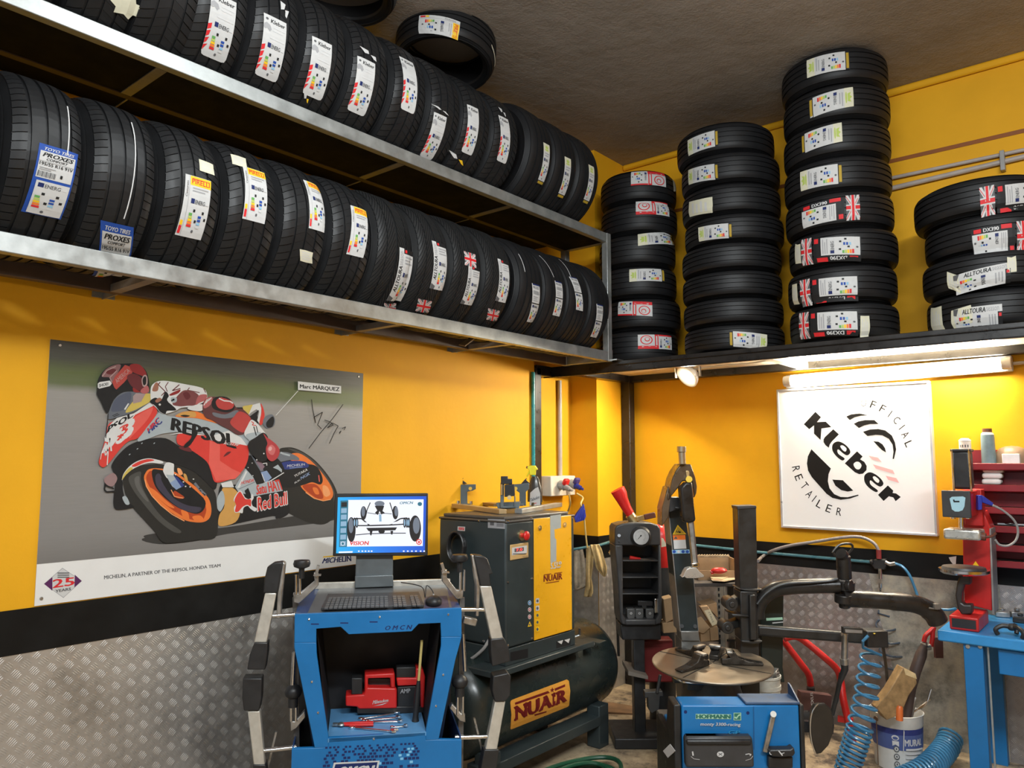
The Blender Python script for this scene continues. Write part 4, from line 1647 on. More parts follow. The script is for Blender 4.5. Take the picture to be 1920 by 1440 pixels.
C(2, [(760, 650), (800, 690), (830, 710), (890, 760), (922, 820), (900, 890), (845, 925), (800, 890), (785, 800), (800, 740)], flat('ink_boot_red', (0.38, 0.045, 0.05)))
C(2, [(800, 800), (840, 760), (880, 800), (860, 860), (820, 850)], flat('ink_boot_pink', (0.50, 0.13, 0.13)))
A.ell(*qq(2, [(828, 800)])[0], 3.2, 4.2, flat('ink_boot_shine', (0.60, 0.33, 0.32)), 20, 14)
for x, y in ((765, 848), (695, 910)):
    A.ell(*qq(2, [(x, y)])[0], 1.4, 1.4, I_wht, 0, 8, True)
A.nx()
# caption flag and signature
A.line(qq(2, [(885, 470), (1105, 225)]), 1.2, I_wht)
A.poly(qq(0, [(1355, 258), (1575, 282), (1575, 320), (1355, 302)]), I_wht)
A.text('Marc M\u00c1RQUEZ', qq(0, [(1365, 296), (1566, 312), (1566, 284), (1366, 268)]), I_blk, 0.035)
for st in ([(1424, 350), (1430, 400), (1445, 470), (1437, 440), (1480, 415), (1455, 480), (1475, 500)], [(1585, 375), (1530, 450), (1470, 520), (1410, 600)],
           [(1490, 455), (1520, 465), (1535, 480), (1505, 495), (1530, 470), (1560, 485), (1540, 520), (1515, 575)], [(1565, 520), (1575, 510), (1566, 526)], [(1580, 498), (1598, 490), (1590, 505)]):
    A.line(qq(0, st), 1.4, I_blk)
A.done('motorcycle_print', poster)
PK = 640 / 1739
A = Art(lambda x, y, l: PP(60 + x * PK, 620 + y * PK, l - 0.0006), 0.0001)
A.text('MICHELIN, A PARTNER OF THE REPSOL HONDA TEAM', [(368, 1270), (960, 1206), (960, 1188), (368, 1248)], P_dgrey, 0.03)
A.done('caption_print', poster)
A = Art(lambda x, y, l: PP(60 + x * PK, 620 + y * PK, l - 0.0006), 0.0001)
A.poly([(60, 1290), (155, 1208), (255, 1275), (160, 1362)], P_grey)
A.poly([(63, 1290), (155, 1212), (252, 1275), (160, 1358)], P_white)
A.poly([(62, 1290), (104, 1255), (104, 1325)], flat('print_purple', (0.09, 0.02, 0.09)), True)
A.poly([(253, 1275), (218, 1243), (216, 1308)], flat('print_purple', (0.09, 0.02, 0.09)))
A.text('25', [(105, 1312), (215, 1296), (215, 1256), (108, 1268)], P_red, 0.03)
A.text('YEARS', [(120, 1334), (198, 1322), (198, 1308), (120, 1320)], P_dgrey, 0.03)
lines(A, 130, 1230, 190, 1262, 3, P_dgrey)
A.done('anniversary_badge', poster)
A = Art(lambda x, y, l: PP(60 + x * PK, 620 + y * PK, l - 0.0006), 0.0001)
A.text('MICHELIN', [(1478, 1186), (1632, 1174), (1624, 1146), (1484, 1160)], P_navy, 0.04, 0.25)
A.poly([(1480, 1156), (1565, 1148), (1566, 1142), (1486, 1150)], P_yellow)
A.done('maker_logo', poster)
for q in ((142 * PK + 60, 75 * PK + 620), (1663 * PK + 60, 235 * PK + 620), (48 * PK + 60, 1365 * PK + 620)):
    p = PP(*q)
    b = MB()
    b.cyl(p, p + V((0.004, 0, 0)), 0.007, 0.005, 12)
    build('screw_cap', b, steel, poster)

# ------------------------------------------------------------------ white sign with a thin frame
SY = YR - 0.05
sx0, sx1, sz0, sz1 = -1.935, -1.026, 1.240, 2.142
sign = thing('wall_sign', 'square white retailer sign with black and pink logo under the fluorescent lamp', 'sign', (-1.48, YR, 1.24))
b = MB()
b.rng(sx0, sx1, SY + 0.003, YR - 0.004, sz0, sz1)
build('panel', b, mat('gloss_white_panel', (0.82, 0.82, 0.82), 0.6, 0, 0.01, spec=0.15), sign)
b = MB()
t = 0.014
for x0, x1, z0, z1 in ((sx0 - t, sx1 + t, sz0 - t, sz0), (sx0 - t, sx1 + t, sz1, sz1 + t), (sx0 - t, sx0, sz0, sz1), (sx1, sx1 + t, sz0, sz1)):
    b.rng(x0, x1, SY - 0.004, YR - 0.001, z0, z1)
build('frame', b, mat('silver_frame', (0.62, 0.63, 0.66), 0.35, 0.5), sign, 0.002)
SP = Plane((0, SY + 0.003, 0), (0, -1, 0))
sk = 3.6
A = Art(lambda x, y, l: SP(1420 + x / sk, 640 + y / sk, l), 0.0003)
S_blk = flat('sign_black', (0.007, 0.006, 0.006))
S_pink = flat('sign_pink', (0.80, 0.42, 0.42))
L_ = Art(lambda x, y, l: SP(1490 + x / 4.532, 750 + y / 4.532, l), 0.0003)
S_wht = mat('gloss_white_panel', (0.82, 0.82, 0.82), 0.6)


def SV(pts, m=None, keep=True):
    out = []
    N = len(pts)
    for i in range(N):
        p0, p1, p2, p3 = (V((*pts[(i + j) % N], 0)) for j in (-1, 0, 1, 2))
        for k in range(4):
            t = k / 4
            v = 0.5 * ((2 * p1) + (p2 - p0) * t + (2 * p0 - 5 * p1 + 4 * p2 - p3) * t * t + (3 * p1 - p0 - 3 * p2 + p3) * t ** 3)
            out.append((v.x, v.y))
    L_.poly(out, m or S_blk, keep)


L_.poly([(176, 100), (224, 146), (190, 188), (264, 184), (312, 230), (228, 242), (220, 340), (164, 286), (164, 216), (124, 248), (78, 206)], S_blk, True)
L_.poly([(328, 248), (376, 292), (316, 352), (298, 378), (290, 406), (262, 384), (246, 358), (246, 334), (258, 314)], S_blk, True)
SV([(318, 400), (330, 368), (370, 352), (420, 372), (462, 412), (472, 448), (446, 470), (410, 452), (372, 420), (362, 434), (376, 462), (424, 496), (404, 514), (360, 484), (326, 440)])
L_.poly([(530, 436), (578, 480), (556, 504), (592, 526), (612, 560), (610, 596), (580, 626), (548, 630), (512, 614), (480, 586), (426, 538)], S_blk, True)
SV([(590, 660), (602, 630), (640, 614), (690, 634), (738, 676), (754, 714), (728, 736), (690, 718), (648, 684), (638, 698), (652, 726), (706, 768), (688, 782), (634, 748), (598, 704)])
L_.poly([(792, 726), (838, 770), (832, 790), (862, 794), (902, 824), (858, 860), (838, 828), (800, 818), (756, 858), (708, 806)], S_blk)
SV([(388, 392), (410, 386), (440, 412), (432, 438), (406, 424)], S_wht)
SV([(500, 548), (520, 526), (548, 528), (568, 556), (550, 588), (520, 584)], S_wht)
SV([(664, 656), (684, 650), (718, 680), (710, 704), (682, 688)], S_wht, False)
L_.poly([(438, 140), (480, 122), (550, 114), (624, 130), (560, 134), (510, 146), (468, 170)], S_blk, True)
L_.poly([(502, 202), (540, 182), (600, 170), (676, 170), (714, 204), (640, 204), (590, 216), (546, 238)], S_blk, True)
L_.poly([(580, 270), (640, 250), (710, 246), (770, 258), (826, 302), (852, 360), (862, 420), (844, 500), (832, 502), (840, 440), (832, 380), (800, 330), (744, 300), (690, 296), (618, 306)], S_blk, True)
L_.poly([(668, 350), (712, 354), (746, 376), (768, 410), (776, 446), (740, 424), (706, 390)], S_blk, True)
L_.poly([(142, 418), (308, 582), (288, 630), (282, 690), (296, 750), (336, 800), (390, 824), (450, 826), (540, 804), (544, 812), (470, 838), (390, 848), (320, 832), (270, 796), (146, 656), (114, 600), (104, 540), (112, 480)], S_blk, True)
L_.poly([(320, 676), (410, 682), (498, 770), (450, 778), (396, 766), (346, 728)], S_blk, True)
L_.poly([(628, 474), (708, 490), (740, 528), (660, 506)], S_pink, True)
L_.poly([(664, 546), (834, 596), (850, 630), (690, 582)], S_pink, True)
L_.poly([(774, 644), (864, 664), (888, 704), (796, 678)], S_pink)
L_.done('logo_print', sign)
for ch, x, y, r in (('O', 718, 415, 10), ('F', 782, 428, 22), ('F', 846, 455, 30), ('I', 896, 490, 36), ('C', 940, 532, 42), ('I', 976, 580, 52), ('A', 1000, 630, 58), ('L', 1022, 692, 66),
                    ('R', 262, 860, -100), ('E', 280, 918, -112), ('T', 318, 974, -128), ('A', 352, 1030, -136), ('I', 384, 1062, -142), ('L', 420, 1098, -150), ('E', 482, 1128, -160), ('R', 552, 1150, -170)):
    a = math.radians(r if r > 0 else r + 180)
    w, h = (3 if ch == 'I' else 17), 26
    q = [(-w, h), (w, h), (w, -h), (-w, -h)]
    if ch == 'O':
        A.ell(x, y, 18, 25, S_blk, 10, 24)
        A.ell(x, y, 14, 21, S_wht, 10, 24)
        continue
    A.text(ch, [(x + i * math.cos(a) - j * math.sin(a), y + i * math.sin(a) + j * math.cos(a)) for i, j in q], S_blk, -0.012, 0, True)
A.nx()
A.done('ring_lettering', sign)

# ------------------------------------------------------------------ lamps below the platform
lamp = thing('fluorescent_lamp', 'long fluorescent lamp glowing on the back wall above the white sign', 'lamp', (-1.24, YR, 2.2))
la, lb = V((-1.885, 5.125, 2.205)), V((-0.585, 5.125, 2.228))
b = MB()
b.bar(la + V((0, 0.045, 0)), lb + V((0, 0.045, 0)), 0.045, 0.09)
build('housing', b, white_plastic, lamp, 0.006)
b = MB()
d = (lb - la).normalized()
b.tube([la + d * 0.05, lb - d * 0.05], 0.034, 16)
build('diffuser', b, glow('lamp_glow', (1.0, 0.90, 0.72), 130), lamp)
for p, s in ((la, 1), (lb, -1)):
    b = MB()
    b.cyl(p, p + d * 0.05 * s, 0.036, 0.036, 16)
    build('end_cap', b, mat('clear_end_cap', (0.75, 0.72, 0.66), 0.2), lamp, 0.004)
b = MB()
b.tube([lb + V((0, 0.05, 0)), lb + V((0.15, 0.06, 0.004)), lb + V((0.6, 0.06, 0.01))], 0.010, 8)
build('cable', b, pvc, lamp)

fl = thing('flood_lamp', 'small round bright floodlight under the platform near the corner post', 'lamp', (-2.47, 4.88, 2.22))
c = V((-2.472, 4.88, 2.262))
fa = V((-0.30, -0.72, -0.62)).normalized()
b = MB()
b.lathe([(0.0, -0.05), (0.05, -0.05), (0.075, -0.02), (0.085, 0.012), (0.078, 0.012), (0.0, -0.006)], c, fa, 28)
build('reflector', b, white_plastic, fl)
b = MB()
b.lathe([(0.0, 0.008), (0.03, 0.007), (0.055, 0.004), (0.074, 0.0), (0.0, -0.004)], c, fa, 28)
build('bulb', b, glow('flood_glow', (1.0, 0.90, 0.70), 850), fl)
b = MB()
for s in (-1, 1):
    b.rng(c.x + s * 0.092 - 0.003, c.x + s * 0.092 + 0.003, c.y - 0.012, c.y + 0.012, c.z - 0.005, ZD - 0.024)
build('bracket', b, steel, fl)
b = MB()
b.tube(curve([c + V((0.02, 0.03, 0.05)), (-2.2, 4.86, 2.315), (-1.95, 4.8, 2.31), (-1.8, 4.75, 2.32)]), 0.006, 8)
build('cable', b, white_plastic, fl)

# ------------------------------------------------------------------ pipes, conduits and the socket box near the corner
b = MB()
x, y = -3.365, 4.182
y = 4.17
b.tube([(XL + 0.014, y, 1.02), (XL + 0.014, y, ZD - 0.06)], 0.013, 12)
tag(build('air_pipe', b, teal_pipe_m), 'vertical teal compressed-air pipe beside the black post at the corner', 'pipe')
b = MB()
p0 = onx(1048, 700, -3.385)
b.tube([(p0.x + 0.006, p0.y, ZD - 0.08), (p0.x + 0.006, p0.y, 1.525)], 0.016, 14)
tag(build('conduit_pipe', b, pvc), 'vertical grey conduit running down to the socket box', 'pipe')
for k, (z0, sc) in enumerate(((3.315, 0.015), (3.265, 0.02))):
    b = MB()
    pa, pb = ony(1690, (330, 349)[k], 5.18), ony(1920, (281, 294)[k], 5.18)
    b.tube([pa + (pa - pb) * 0.6, pb + (pb - pa) * 1.5], sc * 0.8, 12)
    tag(build('conduit_pipe', b, pvc), ('thin upper conduit along the back wall behind the right-hand stack', 'thicker lower conduit along the back wall behind the right-hand stack')[k], 'pipe')
b = MB()
p = ony(1879, 300, 5.15)
b.rng(p.x - 0.012, p.x + 0.012, 5.15, 5.197, p.z - 0.06, p.z + 0.06)
tag(build('pipe_clip', b, grey_plastic, None, 0.003), 'grey clip holding the two conduits on the back wall', 'clip')

box = thing('socket_box', 'grey socket box with red and blue plugs at the end of the conduit', 'socket box', (-3.35, 4.45, 1.47))
q0, q1 = onx(1033, 893, -3.29), onx(1079, 928, -3.29)
b = MB()
b.rng(-3.398, -3.29, q0.y, q1.y, q1.z, q0.z)
build('case', b, mat('cream_box', (0.66, 0.60, 0.50), 0.45), box, 0.006)
for (cx, cy), m in (((1050, 908), red_plastic), ((1070, 906), mat('purple_blue_plastic', (0.05, 0.035, 0.16), 0.4))):
    p = onx(cx, cy, -3.285)
    d = V((1, -0.1, -0.35)).normalized()
    b = MB()
    b.cyl(p, p + d * 0.05, 0.032, 0.03, 18)
    k = build('socket', b, grey_plastic, box)
    b = MB()
    u = V((0.4, 0, 0.9)).normalized()
    b.box(p + d * 0.045 + u * 0.035, (0.058, 0.03, 0.05), (V((0, 1, 0)), u.cross(V((0, 1, 0))).normalized(), u))
    build('flap', b, m, k, 0.012)
    b = MB()
    b.cyl(p + d * 0.045, p + d * 0.10, 0.022, 0.017, 14)
    b.cyl(p + d * 0.10, p + d * 0.125, 0.012, 0.009, 12)
    build('plug', b, grey_plastic if m is red_plastic else mat('blue_plastic', (0.02, 0.03, 0.22), 0.4), box)
p = onx(1081, 925, -3.17)
w0 = onz(1089, 985, onx(1089, 985, -3.13).z)
b = MB()
b.tube(curve([p, p + V((0.04, 0.02, -0.03)), onx(1089, 945, -3.1), onx(1094, 960, -3.1), onx(1098, 1000, -3.1), onx(1101, 1027, -3.1)]), 0.006, 8)
tag(build('power_cord', b, mat('yellowish_cord', (0.55, 0.42, 0.16), 0.5)), 'cord hanging from the blue plug of the socket box', 'cord')
b = MB()
b.tube(curve([onx(1067, 927, -3.16), onx(1069, 945, -3.18), onx(1062, 966, -3.3)]), 0.006, 8)
tag(build('power_cord', b, mat('yellowish_cord', (0.55, 0.42, 0.16), 0.5)), 'cord curving down from the red plug behind the compressor', 'cord')
TP_ = Plane(onx(1088, 960, -3.09), (0.8, -0.6, 0))
b = MB()
b.pp(TP_, [(1095, 945), (1099, 968), (1096, 975), (1080, 980), (1077, 970)], 0.03)
for i in range(4):
    b.pp(TP_, [(1081 + i * 4.2, 978 - i * 1.2), (1083 + i * 4.2, 977.5 - i * 1.2), (1092 + i * 2, 950 + i * 2), (1090.5 + i * 2, 951 + i * 2)], 0.034, 0.003)
tag(build('cable_tag', b, mat('royal_blue_plastic', (0.02, 0.035, 0.30), 0.35), None, 0.002), 'blue ribbed wedge hanging on the cord below the socket box', 'tag')

# air line along the back wall
b = MB()
pts = [ony(1176, 1012, 5.165), ony(1310, 1023, 5.165), ony(1420, 1035, 5.165), ony(1636, 1054, 5.165)]
b.tube(pts, 0.010, 10)
b.tube([V((-3.13, 4.80, pts[0].z)), V((-3.13, 5.165, pts[0].z)), pts[0]], 0.010, 10)
tag(build('air_pipe', b, grey_teal_m), 'horizontal teal compressed-air pipe along the black band of the back wall', 'pipe')
# ------------------------------------------------------------------ wheel alignment cabinet
CA, CB_ = V((-2.692, 1.853, 0)), V((-2.267, 2.382, 0))
cr = (CB_ - CA).normalized()
cback = V((-cr.y, cr.x, 0))
CP = Plane(CA, -cback)
UP = V((0, 0, 1))
cmid = (CA + CB_) / 2
cab = thing('alignment_cabinet', 'blue wheel alignment cabinet with open front, in front of the compressor', 'cabinet', cmid + cback * 0.22)


def cback_pts(pts, d):
    return [CP(x, y, -d) for x, y in pts]


def zdown(px, x_ref):
    """a point under a front-panel pixel, down at the floor"""
    p = CP(*px)
    return V((p.x, p.y, 0.09))


fl_, fr_ = CP(547, 1404), CP(865.6, 1387.5)
b = MB()
b.pp(CP, [(552.5, 1152), (865.6, 1140), (865.6, 1194), (827, 1194), (826, 1168), (785, 1170), (771.8, 1184), (653.7, 1189.5), (638.7, 1175.6), (593, 1179), (593, 1205), (551.7, 1205)], 0.02)
b.pp(CP, [(551.7, 1205), (593, 1205), (593.7, 1226), (616, 1383.7), (616, 1402), (590, 1402.5), (551.7, 1214)], 0.02)
b.pp(CP, [(827, 1194), (865.6, 1194), (854, 1237), (822.5, 1386.7), (798, 1388), (798, 1373), (827, 1211)], 0.02)
b.prism([CP(547, 1404), CP(590, 1402.5), CP(616, 1401), CP(616, 1383.7), CP(798, 1373), CP(798, 1388), CP(822.5, 1386.7), fr_, V((fr_.x, fr_.y, 0.09)), V((fl_.x, fl_.y, 0.09))], cback * 0.02)
build('front_panel', b, blue_paint, cab, 0.002)
D = 0.40
b = MB()
for pts in ([(555, 1160), (556, 1210), (591, 1400), (591, 1430)], [(862, 1150), (862, 1194), (851, 1237), (820, 1388), (820, 1420)]):
    f = [CP(x, y, -0.02) for x, y in pts]
    b.prism(f + [p + cback * D for p in f[::-1]], cr * 0.006)
for p in (V((fl_.x, fl_.y, 0)), V((fr_.x, fr_.y, 0))):
    q = p + cback * 0.02
    b.prism([q + UP * 0.09, q + UP * (fl_.z - 0.0), q + cback * D + UP * fl_.z, q + cback * D + UP * 0.09], cr * (0.006 if p.x < -2.5 else -0.006))
build('side_panel', b, dark_blue, cab)
b = MB()
f = [CP(x, y, -0.02) + cback * D for x, y in ((548, 1150), (868, 1138))]
b.prism([f[0], f[1], V((f[1].x, f[1].y, 0.09)), V((f[0].x, f[0].y, 0.09))], cback * 0.01)
build('back_panel', b, black_plastic, cab)
# dark compartment behind the opening
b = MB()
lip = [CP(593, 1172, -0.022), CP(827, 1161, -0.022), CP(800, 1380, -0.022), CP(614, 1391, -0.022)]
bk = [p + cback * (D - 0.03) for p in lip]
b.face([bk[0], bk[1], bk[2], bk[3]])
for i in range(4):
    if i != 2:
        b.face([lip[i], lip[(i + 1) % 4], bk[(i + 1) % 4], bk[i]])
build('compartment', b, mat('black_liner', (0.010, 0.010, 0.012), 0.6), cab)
b = MB()
s0, s1 = CP(614, 1384, -0.0), CP(799, 1373, 0.0)
zs_ = (s0.z + s1.z) / 2
shz = zs_
s0.z = s1.z = zs_
b.prism([s0, s1, s1 + cback * (D - 0.03), s0 + cback * (D - 0.03)], (0, 0, -0.015))
build('shelf', b, mat('sky_blue_paint', (0.10, 0.28, 0.52), 0.4), cab)
# keyboard tray
TD = 0.40
tA, tB = CP(575, 1148, -0.02), CP(848, 1141, -0.02)
zT = 1.052
tA.z = tB.z = zT
tC, tD_ = CP(836, 1096, -TD), CP(599, 1102, -TD)
zT2 = (tC.z + tD_.z) / 2
tC.z = tD_.z = zT2
b = MB()
b.prism([tA, tB, tC, tD_], (0, 0, -0.012))
build('keyboard_tray', b, mat('dark_grey_tray', (0.085, 0.09, 0.095), 0.35, 0, 0.25, 7), cab)
b = MB()
b.bar(tD_ - cr * 0.02 + UP * 0.01, tC + cr * 0.02 + UP * 0.01, 0.02, 0.03)
build('tray_rail', b, aluminium, cab, 0.003)
for p, q, s in ((tA, tD_, -1), (tB, tC, 1)):
    b = MB()
    a0 = CP(554, 1152, -0.02) if s < 0 else CP(864, 1141, -0.02)
    b.prism([p + UP * -0.002, a0, a0 + cback * (D - 0.05) + UP * 0.04, q + UP * -0.004], (0, 0, -0.01))
    build('side_wing', b, dark_blue, cab)
b = MB()
for x, y in ((579.5, 1161), (712, 1156.5), (840.5, 1152), (585, 1278), (596.5, 1336), (831, 1265), (817.5, 1323.5), (701, 1385)):
    p = CP(x, y)
    b.ball(p, 0.006, 8, 0)
A = Art(lambda x, y, l: CP(x, y, l))
for i, (x0, y0) in enumerate(((583, 1169), (638, 1167), (693, 1165))):
    A.rect(x0, y0, x0 + 15, y0 + 2.4, P_navy, 1, 1, True)
A.nx()
A.text('O M C N', [(722, 1181.5), (772, 1180), (773, 1171.5), (723, 1173.5)], P_navy, 0.03, 0.2)
rr = random.Random(3)
P_sky = flat('print_sky', (0.20, 0.50, 0.75))
for r in range(11):
    for c in range(24):
        x = 612 + c * 7.4 + (r % 2) * 3.7 - r * 0.6
        y = 1402 - c * 0.35 + r * (4.2 + 0.25 * r)
        if rr.random() < 0.62:
            k = 2.2 + r * 0.14
            A.poly([(x - k, y - k * 0.7), (x + k, y - k * 0.9), (x + k, y + k * 0.7), (x - k, y + k * 0.9)], P_sky if (c > 13 and rr.random() < 0.25) else P_navy, True)
A.nx()
A.poly([(626, 1430), (712, 1426), (706, 1458), (618, 1462)], P_lgrey)
A.poly([(629, 1433), (708, 1429), (702, 1456), (621, 1460)], P_navy)
A.text('OMCN', [(632, 1457), (698, 1453), (702, 1435), (637, 1438)], P_white, 0.06, 0.15)
A.done('front_print', cab)
for x, y in ((579.5, 1161), (712, 1156.5), (840.5, 1152), (585, 1278), (596.5, 1336), (831, 1265), (817.5, 1323.5), (701, 1385)):
    b = MB()
    b.ball(CP(x, y), 0.0055, 8)
    build('rivet', b, chrome, cab)
for s in (0.06, 0.94):
    for k in (0.05, D - 0.02):
        p = CA.lerp(CB_, s) + cback * k
        b = MB()
        b.cyl(p + V((-0.02, 0.0, 0.045)), p + V((0.02, 0, 0.045)), 0.045, n=16)
        b.box(p + UP * 0.085, (0.05, 0.05, 0.02))
        build('castor', b, black_plastic, cab)
# holders on both sides of the cabinet
HP = CP.off(-0.10)
for side in (0, 1):
    arm = ([(549, 1113), (562, 1113), (590, 1090), (588, 1074), (597, 1077), (597, 1098), (561, 1132), (551, 1130)],
           [(869, 1108), (856, 1106), (838, 1083), (838, 1068), (829, 1070), (829, 1090), (856, 1124), (868, 1122)])[side]
    b = MB()
    b.pp(HP, arm, 0.035)
    h = build('holder_arm', b, steel, cab, 0.003)
    tp = ((593, 1077, 597, 1060), (833, 1072, 828, 1056))[side]
    b = MB()
    b.bar(HP(tp[0], tp[1]), HP(tp[2], tp[3]), 0.022, 0.012)
    b.bar(HP(tp[0] - 5, tp[1] + 1), HP(tp[0] + 9, tp[1] + 1), 0.03, 0.005)
    build('clip', b, steel, h)
    pc = ((557, 1114, 557, 1078), (865, 1108, 866, 1068))[side]
    b = MB()
    b.tube([HP(pc[0] - 2, pc[1]), HP(pc[2] - 2, pc[3])], 0.006, 10)
    b.tube([HP(pc[0] + 5, pc[1]), HP(pc[2] + 5, pc[3])], 0.006, 10)
    build('guide_rod', b, chrome, h)
    kn = ((566, 1057), (862, 1046))[side]
    b = MB()
    p = HP(*kn)
    b.lathe([(0.0, 0.018), (0.032, 0.014), (0.036, 0.0), (0.032, -0.012), (0.012, -0.02), (0.011, -0.06), (0, -0.06)], p, (0, 0, 1), 14)
    build('clamp_knob', b, black_plastic, h)
    # lower holder
    arm = ([(545, 1352), (553, 1353), (571, 1333), (573, 1345), (556, 1366), (545, 1372)], [(872, 1338), (866, 1340), (848, 1320), (843, 1328), (862, 1352), (873, 1355)])[side]
    b = MB()
    b.pp(HP, arm, 0.035)
    h = build('holder_arm', b, steel, cab, 0.003)
    for x in ((546, 555), (858, 868))[side]:
        b = MB()
        b.tube([HP(x, 1352 - 12 * side), HP(x, 1318 - 15 * side)], 0.006, 10)
        build('guide_rod', b, chrome, h)
    b = MB()
    p = HP(*((550, 1297), (862, 1278))[side])
    b.ball(p, (0.036, 0.036, 0.03), 12)
    b.cyl(p, p - UP * 0.06, 0.02, n=10)
    build('clamp_knob', b, black_plastic, h)
    b = MB()
    x = (554, 866)[side]
    b.bar(HP(x, 1120, -0.05), HP(x + (3 if side == 0 else -3), 1440, -0.05), 0.022, 0.022, cr)
    build('upright', b, mat('dim_steel', (0.16, 0.155, 0.15), 0.45, 0.6), cab)
    b = MB()
    x, y = ((552, 1262), (868, 1228))[side]
    b.tube([HP(x, y - 40), HP(x - (4 if side == 0 else -4), y + 30)], 0.009, 10)
    build('guide_rod', b, chrome, cab)

# ------------------------------------------------------------------ wheel clamps hanging on the cabinet
WP = CP.off(-0.02)
GC = 'wheel clamps hanging on the cabinet sides'


def clamp(label, parts, rod, strut=None):
    loc = WP(*parts[0][1][0])
    t = thing('wheel_clamp', label, 'wheel clamp', loc, GC)
    for nm, pts, m, d, l in parts:
        b = MB()
        b.pp(WP, pts, d, l)
        build(nm, b, m, t, 0.004)
    b = MB()
    b.tube([WP(*rod[0], -0.02), WP(*rod[1], -0.02)], 0.009, 12)
    build('rod', b, chrome, t)
    if strut:
        b = MB()
        b.bar(WP(*strut[0], -0.08), WP(*strut[1], -0.08), 0.014, 0.008, cr)
        build('strut', b, steel, t)
    return t


clamp('upper wheel clamp on the left side of the blue cabinet', [
    ('head', [(493, 1112), (496, 1085), (501, 1064), (513, 1056), (530, 1054), (520, 1112)], black_plastic, 0.06, 0),
    ('side_plate', [(530, 1053), (535, 1057), (529, 1112), (526, 1160), (518, 1160), (520, 1112)], steel, 0.05, -0.012),
    ('arm', [(497, 1112), (518, 1112), (500, 1205), (476, 1205)], aluminium, 0.04, 0),
    ('grip', [(477, 1205), (502, 1205), (501, 1228), (497, 1256), (463, 1256), (468, 1228)], black_plastic, 0.07, 0.008)],
    ((511, 1155), (554, 1152)))
clamp('lower wheel clamp on the left side of the blue cabinet', [
    ('grip', [(455, 1272), (491, 1272), (490, 1310), (486, 1333), (457, 1333), (454, 1310)], black_plastic, 0.07, 0.008),
    ('arm', [(464, 1333), (487, 1333), (497, 1440), (476, 1440)], aluminium, 0.04, 0),
    ('head', [(474, 1434), (498, 1434), (502, 1475), (474, 1475)], black_plastic, 0.06, 0.005)],
    ((482, 1409), (556, 1401)), ((518, 1372), (502, 1440)))
clamp('upper wheel clamp on the right side, in front of the compressor', [
    ('head', [(889, 1041), (905, 1043), (914, 1048), (924, 1076), (918, 1077), (921, 1099), (901, 1099)], black_plastic, 0.06, 0),
    ('side_plate', [(884, 1041), (889, 1041), (901, 1099), (898, 1156), (892, 1156), (893, 1099)], steel, 0.05, -0.012),
    ('arm', [(900, 1099), (921, 1099), (944, 1198), (921, 1199)], aluminium, 0.04, 0),
    ('grip', [(920, 1199), (945, 1196), (954, 1214), (957, 1240), (923, 1250), (920, 1222)], black_plastic, 0.07, 0.008)],
    ((862, 1143), (909, 1143)))
clamp('lower wheel clamp on the right side, in front of the tank', [
    ('grip', [(925, 1268), (953, 1262), (958, 1268), (957, 1304), (948, 1315), (928, 1316), (923, 1296)], black_plastic, 0.07, 0.008),
    ('arm', [(928, 1315), (948, 1315), (932, 1406), (910, 1406)], aluminium, 0.04, 0),
    ('head', [(908, 1406), (936, 1406), (930, 1450), (900, 1450)], black_plastic, 0.06, 0.005)],
    ((853, 1383), (922, 1381)), ((889, 1346), (908, 1425)))
b = MB()
b.bar(HP(868, 1161), HP(893, 1167), 0.035, 0.03)
build('square_tube', b, steel, cab, 0.004)

# ------------------------------------------------------------------ monitor, keyboard and mouse
MP = CP.off(-0.36)
mon = thing('monitor', 'flat monitor showing an axle picture on top of the blue cabinet', 'monitor', MP(712, 1090))
b = MB()
b.pp(MP, [(628, 926), (803, 925), (802, 1042), (624, 1043)], 0.035)
build('bezel', b, black_plastic, mon, 0.004)


def scr_mat():
    n = NT('screen_picture_ground')
    c = n.xyz(n.gen())
    n.set(base=(0.01, 0.01, 0.01), rough=0.25, emit=n.ramp(c[0], [(0.0, (0.03, 0.42, 0.85)), (0.45, (0.03, 0.22, 0.80)), (1.0, (0.02, 0.10, 0.62))]), estr=1.0)
    return n.m


ms = 9.143
SC_ = Plane(MP.p, MP.n)
A = Art(lambda x, y, l: MP(610 + x / ms, 910 + y / ms, l + 0.0015), 0.0004)
A.poly([(215, 205), (1735, 185), (1705, 1145), (185, 1165)], scr_mat())
E_w = glow('screen_white', (0.86, 0.90, 1.0), 0.95)
E_g = glow('screen_grey', (0.25, 0.30, 0.38), 0.6)
E_d = glow('screen_dark', (0.012, 0.014, 0.02), 0.6)
E_t = glow('screen_teal', (0.03, 0.25, 0.38), 0.6)
E_r = glow('screen_red', (0.90, 0.06, 0.05), 0.8)
E_lb = glow('screen_pale_blue', (0.35, 0.58, 0.80), 0.7)
A.poly([(390, 250), (1685, 240), (1670, 1040), (370, 1050)], E_w)
A.poly([(260, 262), (395, 258), (370, 1055), (235, 1058)], E_t)
for y in (290, 395, 505, 620, 735, 848, 960):
    o_ = -(y - 290) * 0.03
    A.poly([(275 + o_, y), (372 + o_, y - 4), (370 + o_, y + 78), (272 + o_, y + 82)], E_d if y == 290 else E_lb, True)
A.nx()
A.ell(300, 1000, 30, 34, E_w)
A.ell(300, 1000, 22, 26, E_t)
A.poly([(230, 1135), (470, 1128), (465, 1155), (228, 1162)], E_w, True)
for x in (560, 620, 675, 730, 780, 1330, 1400, 1470, 1540, 1620, 1680):
    A.rect(x, 1118, x + 28, 1140, E_w, 1, 1, True)
A.nx()
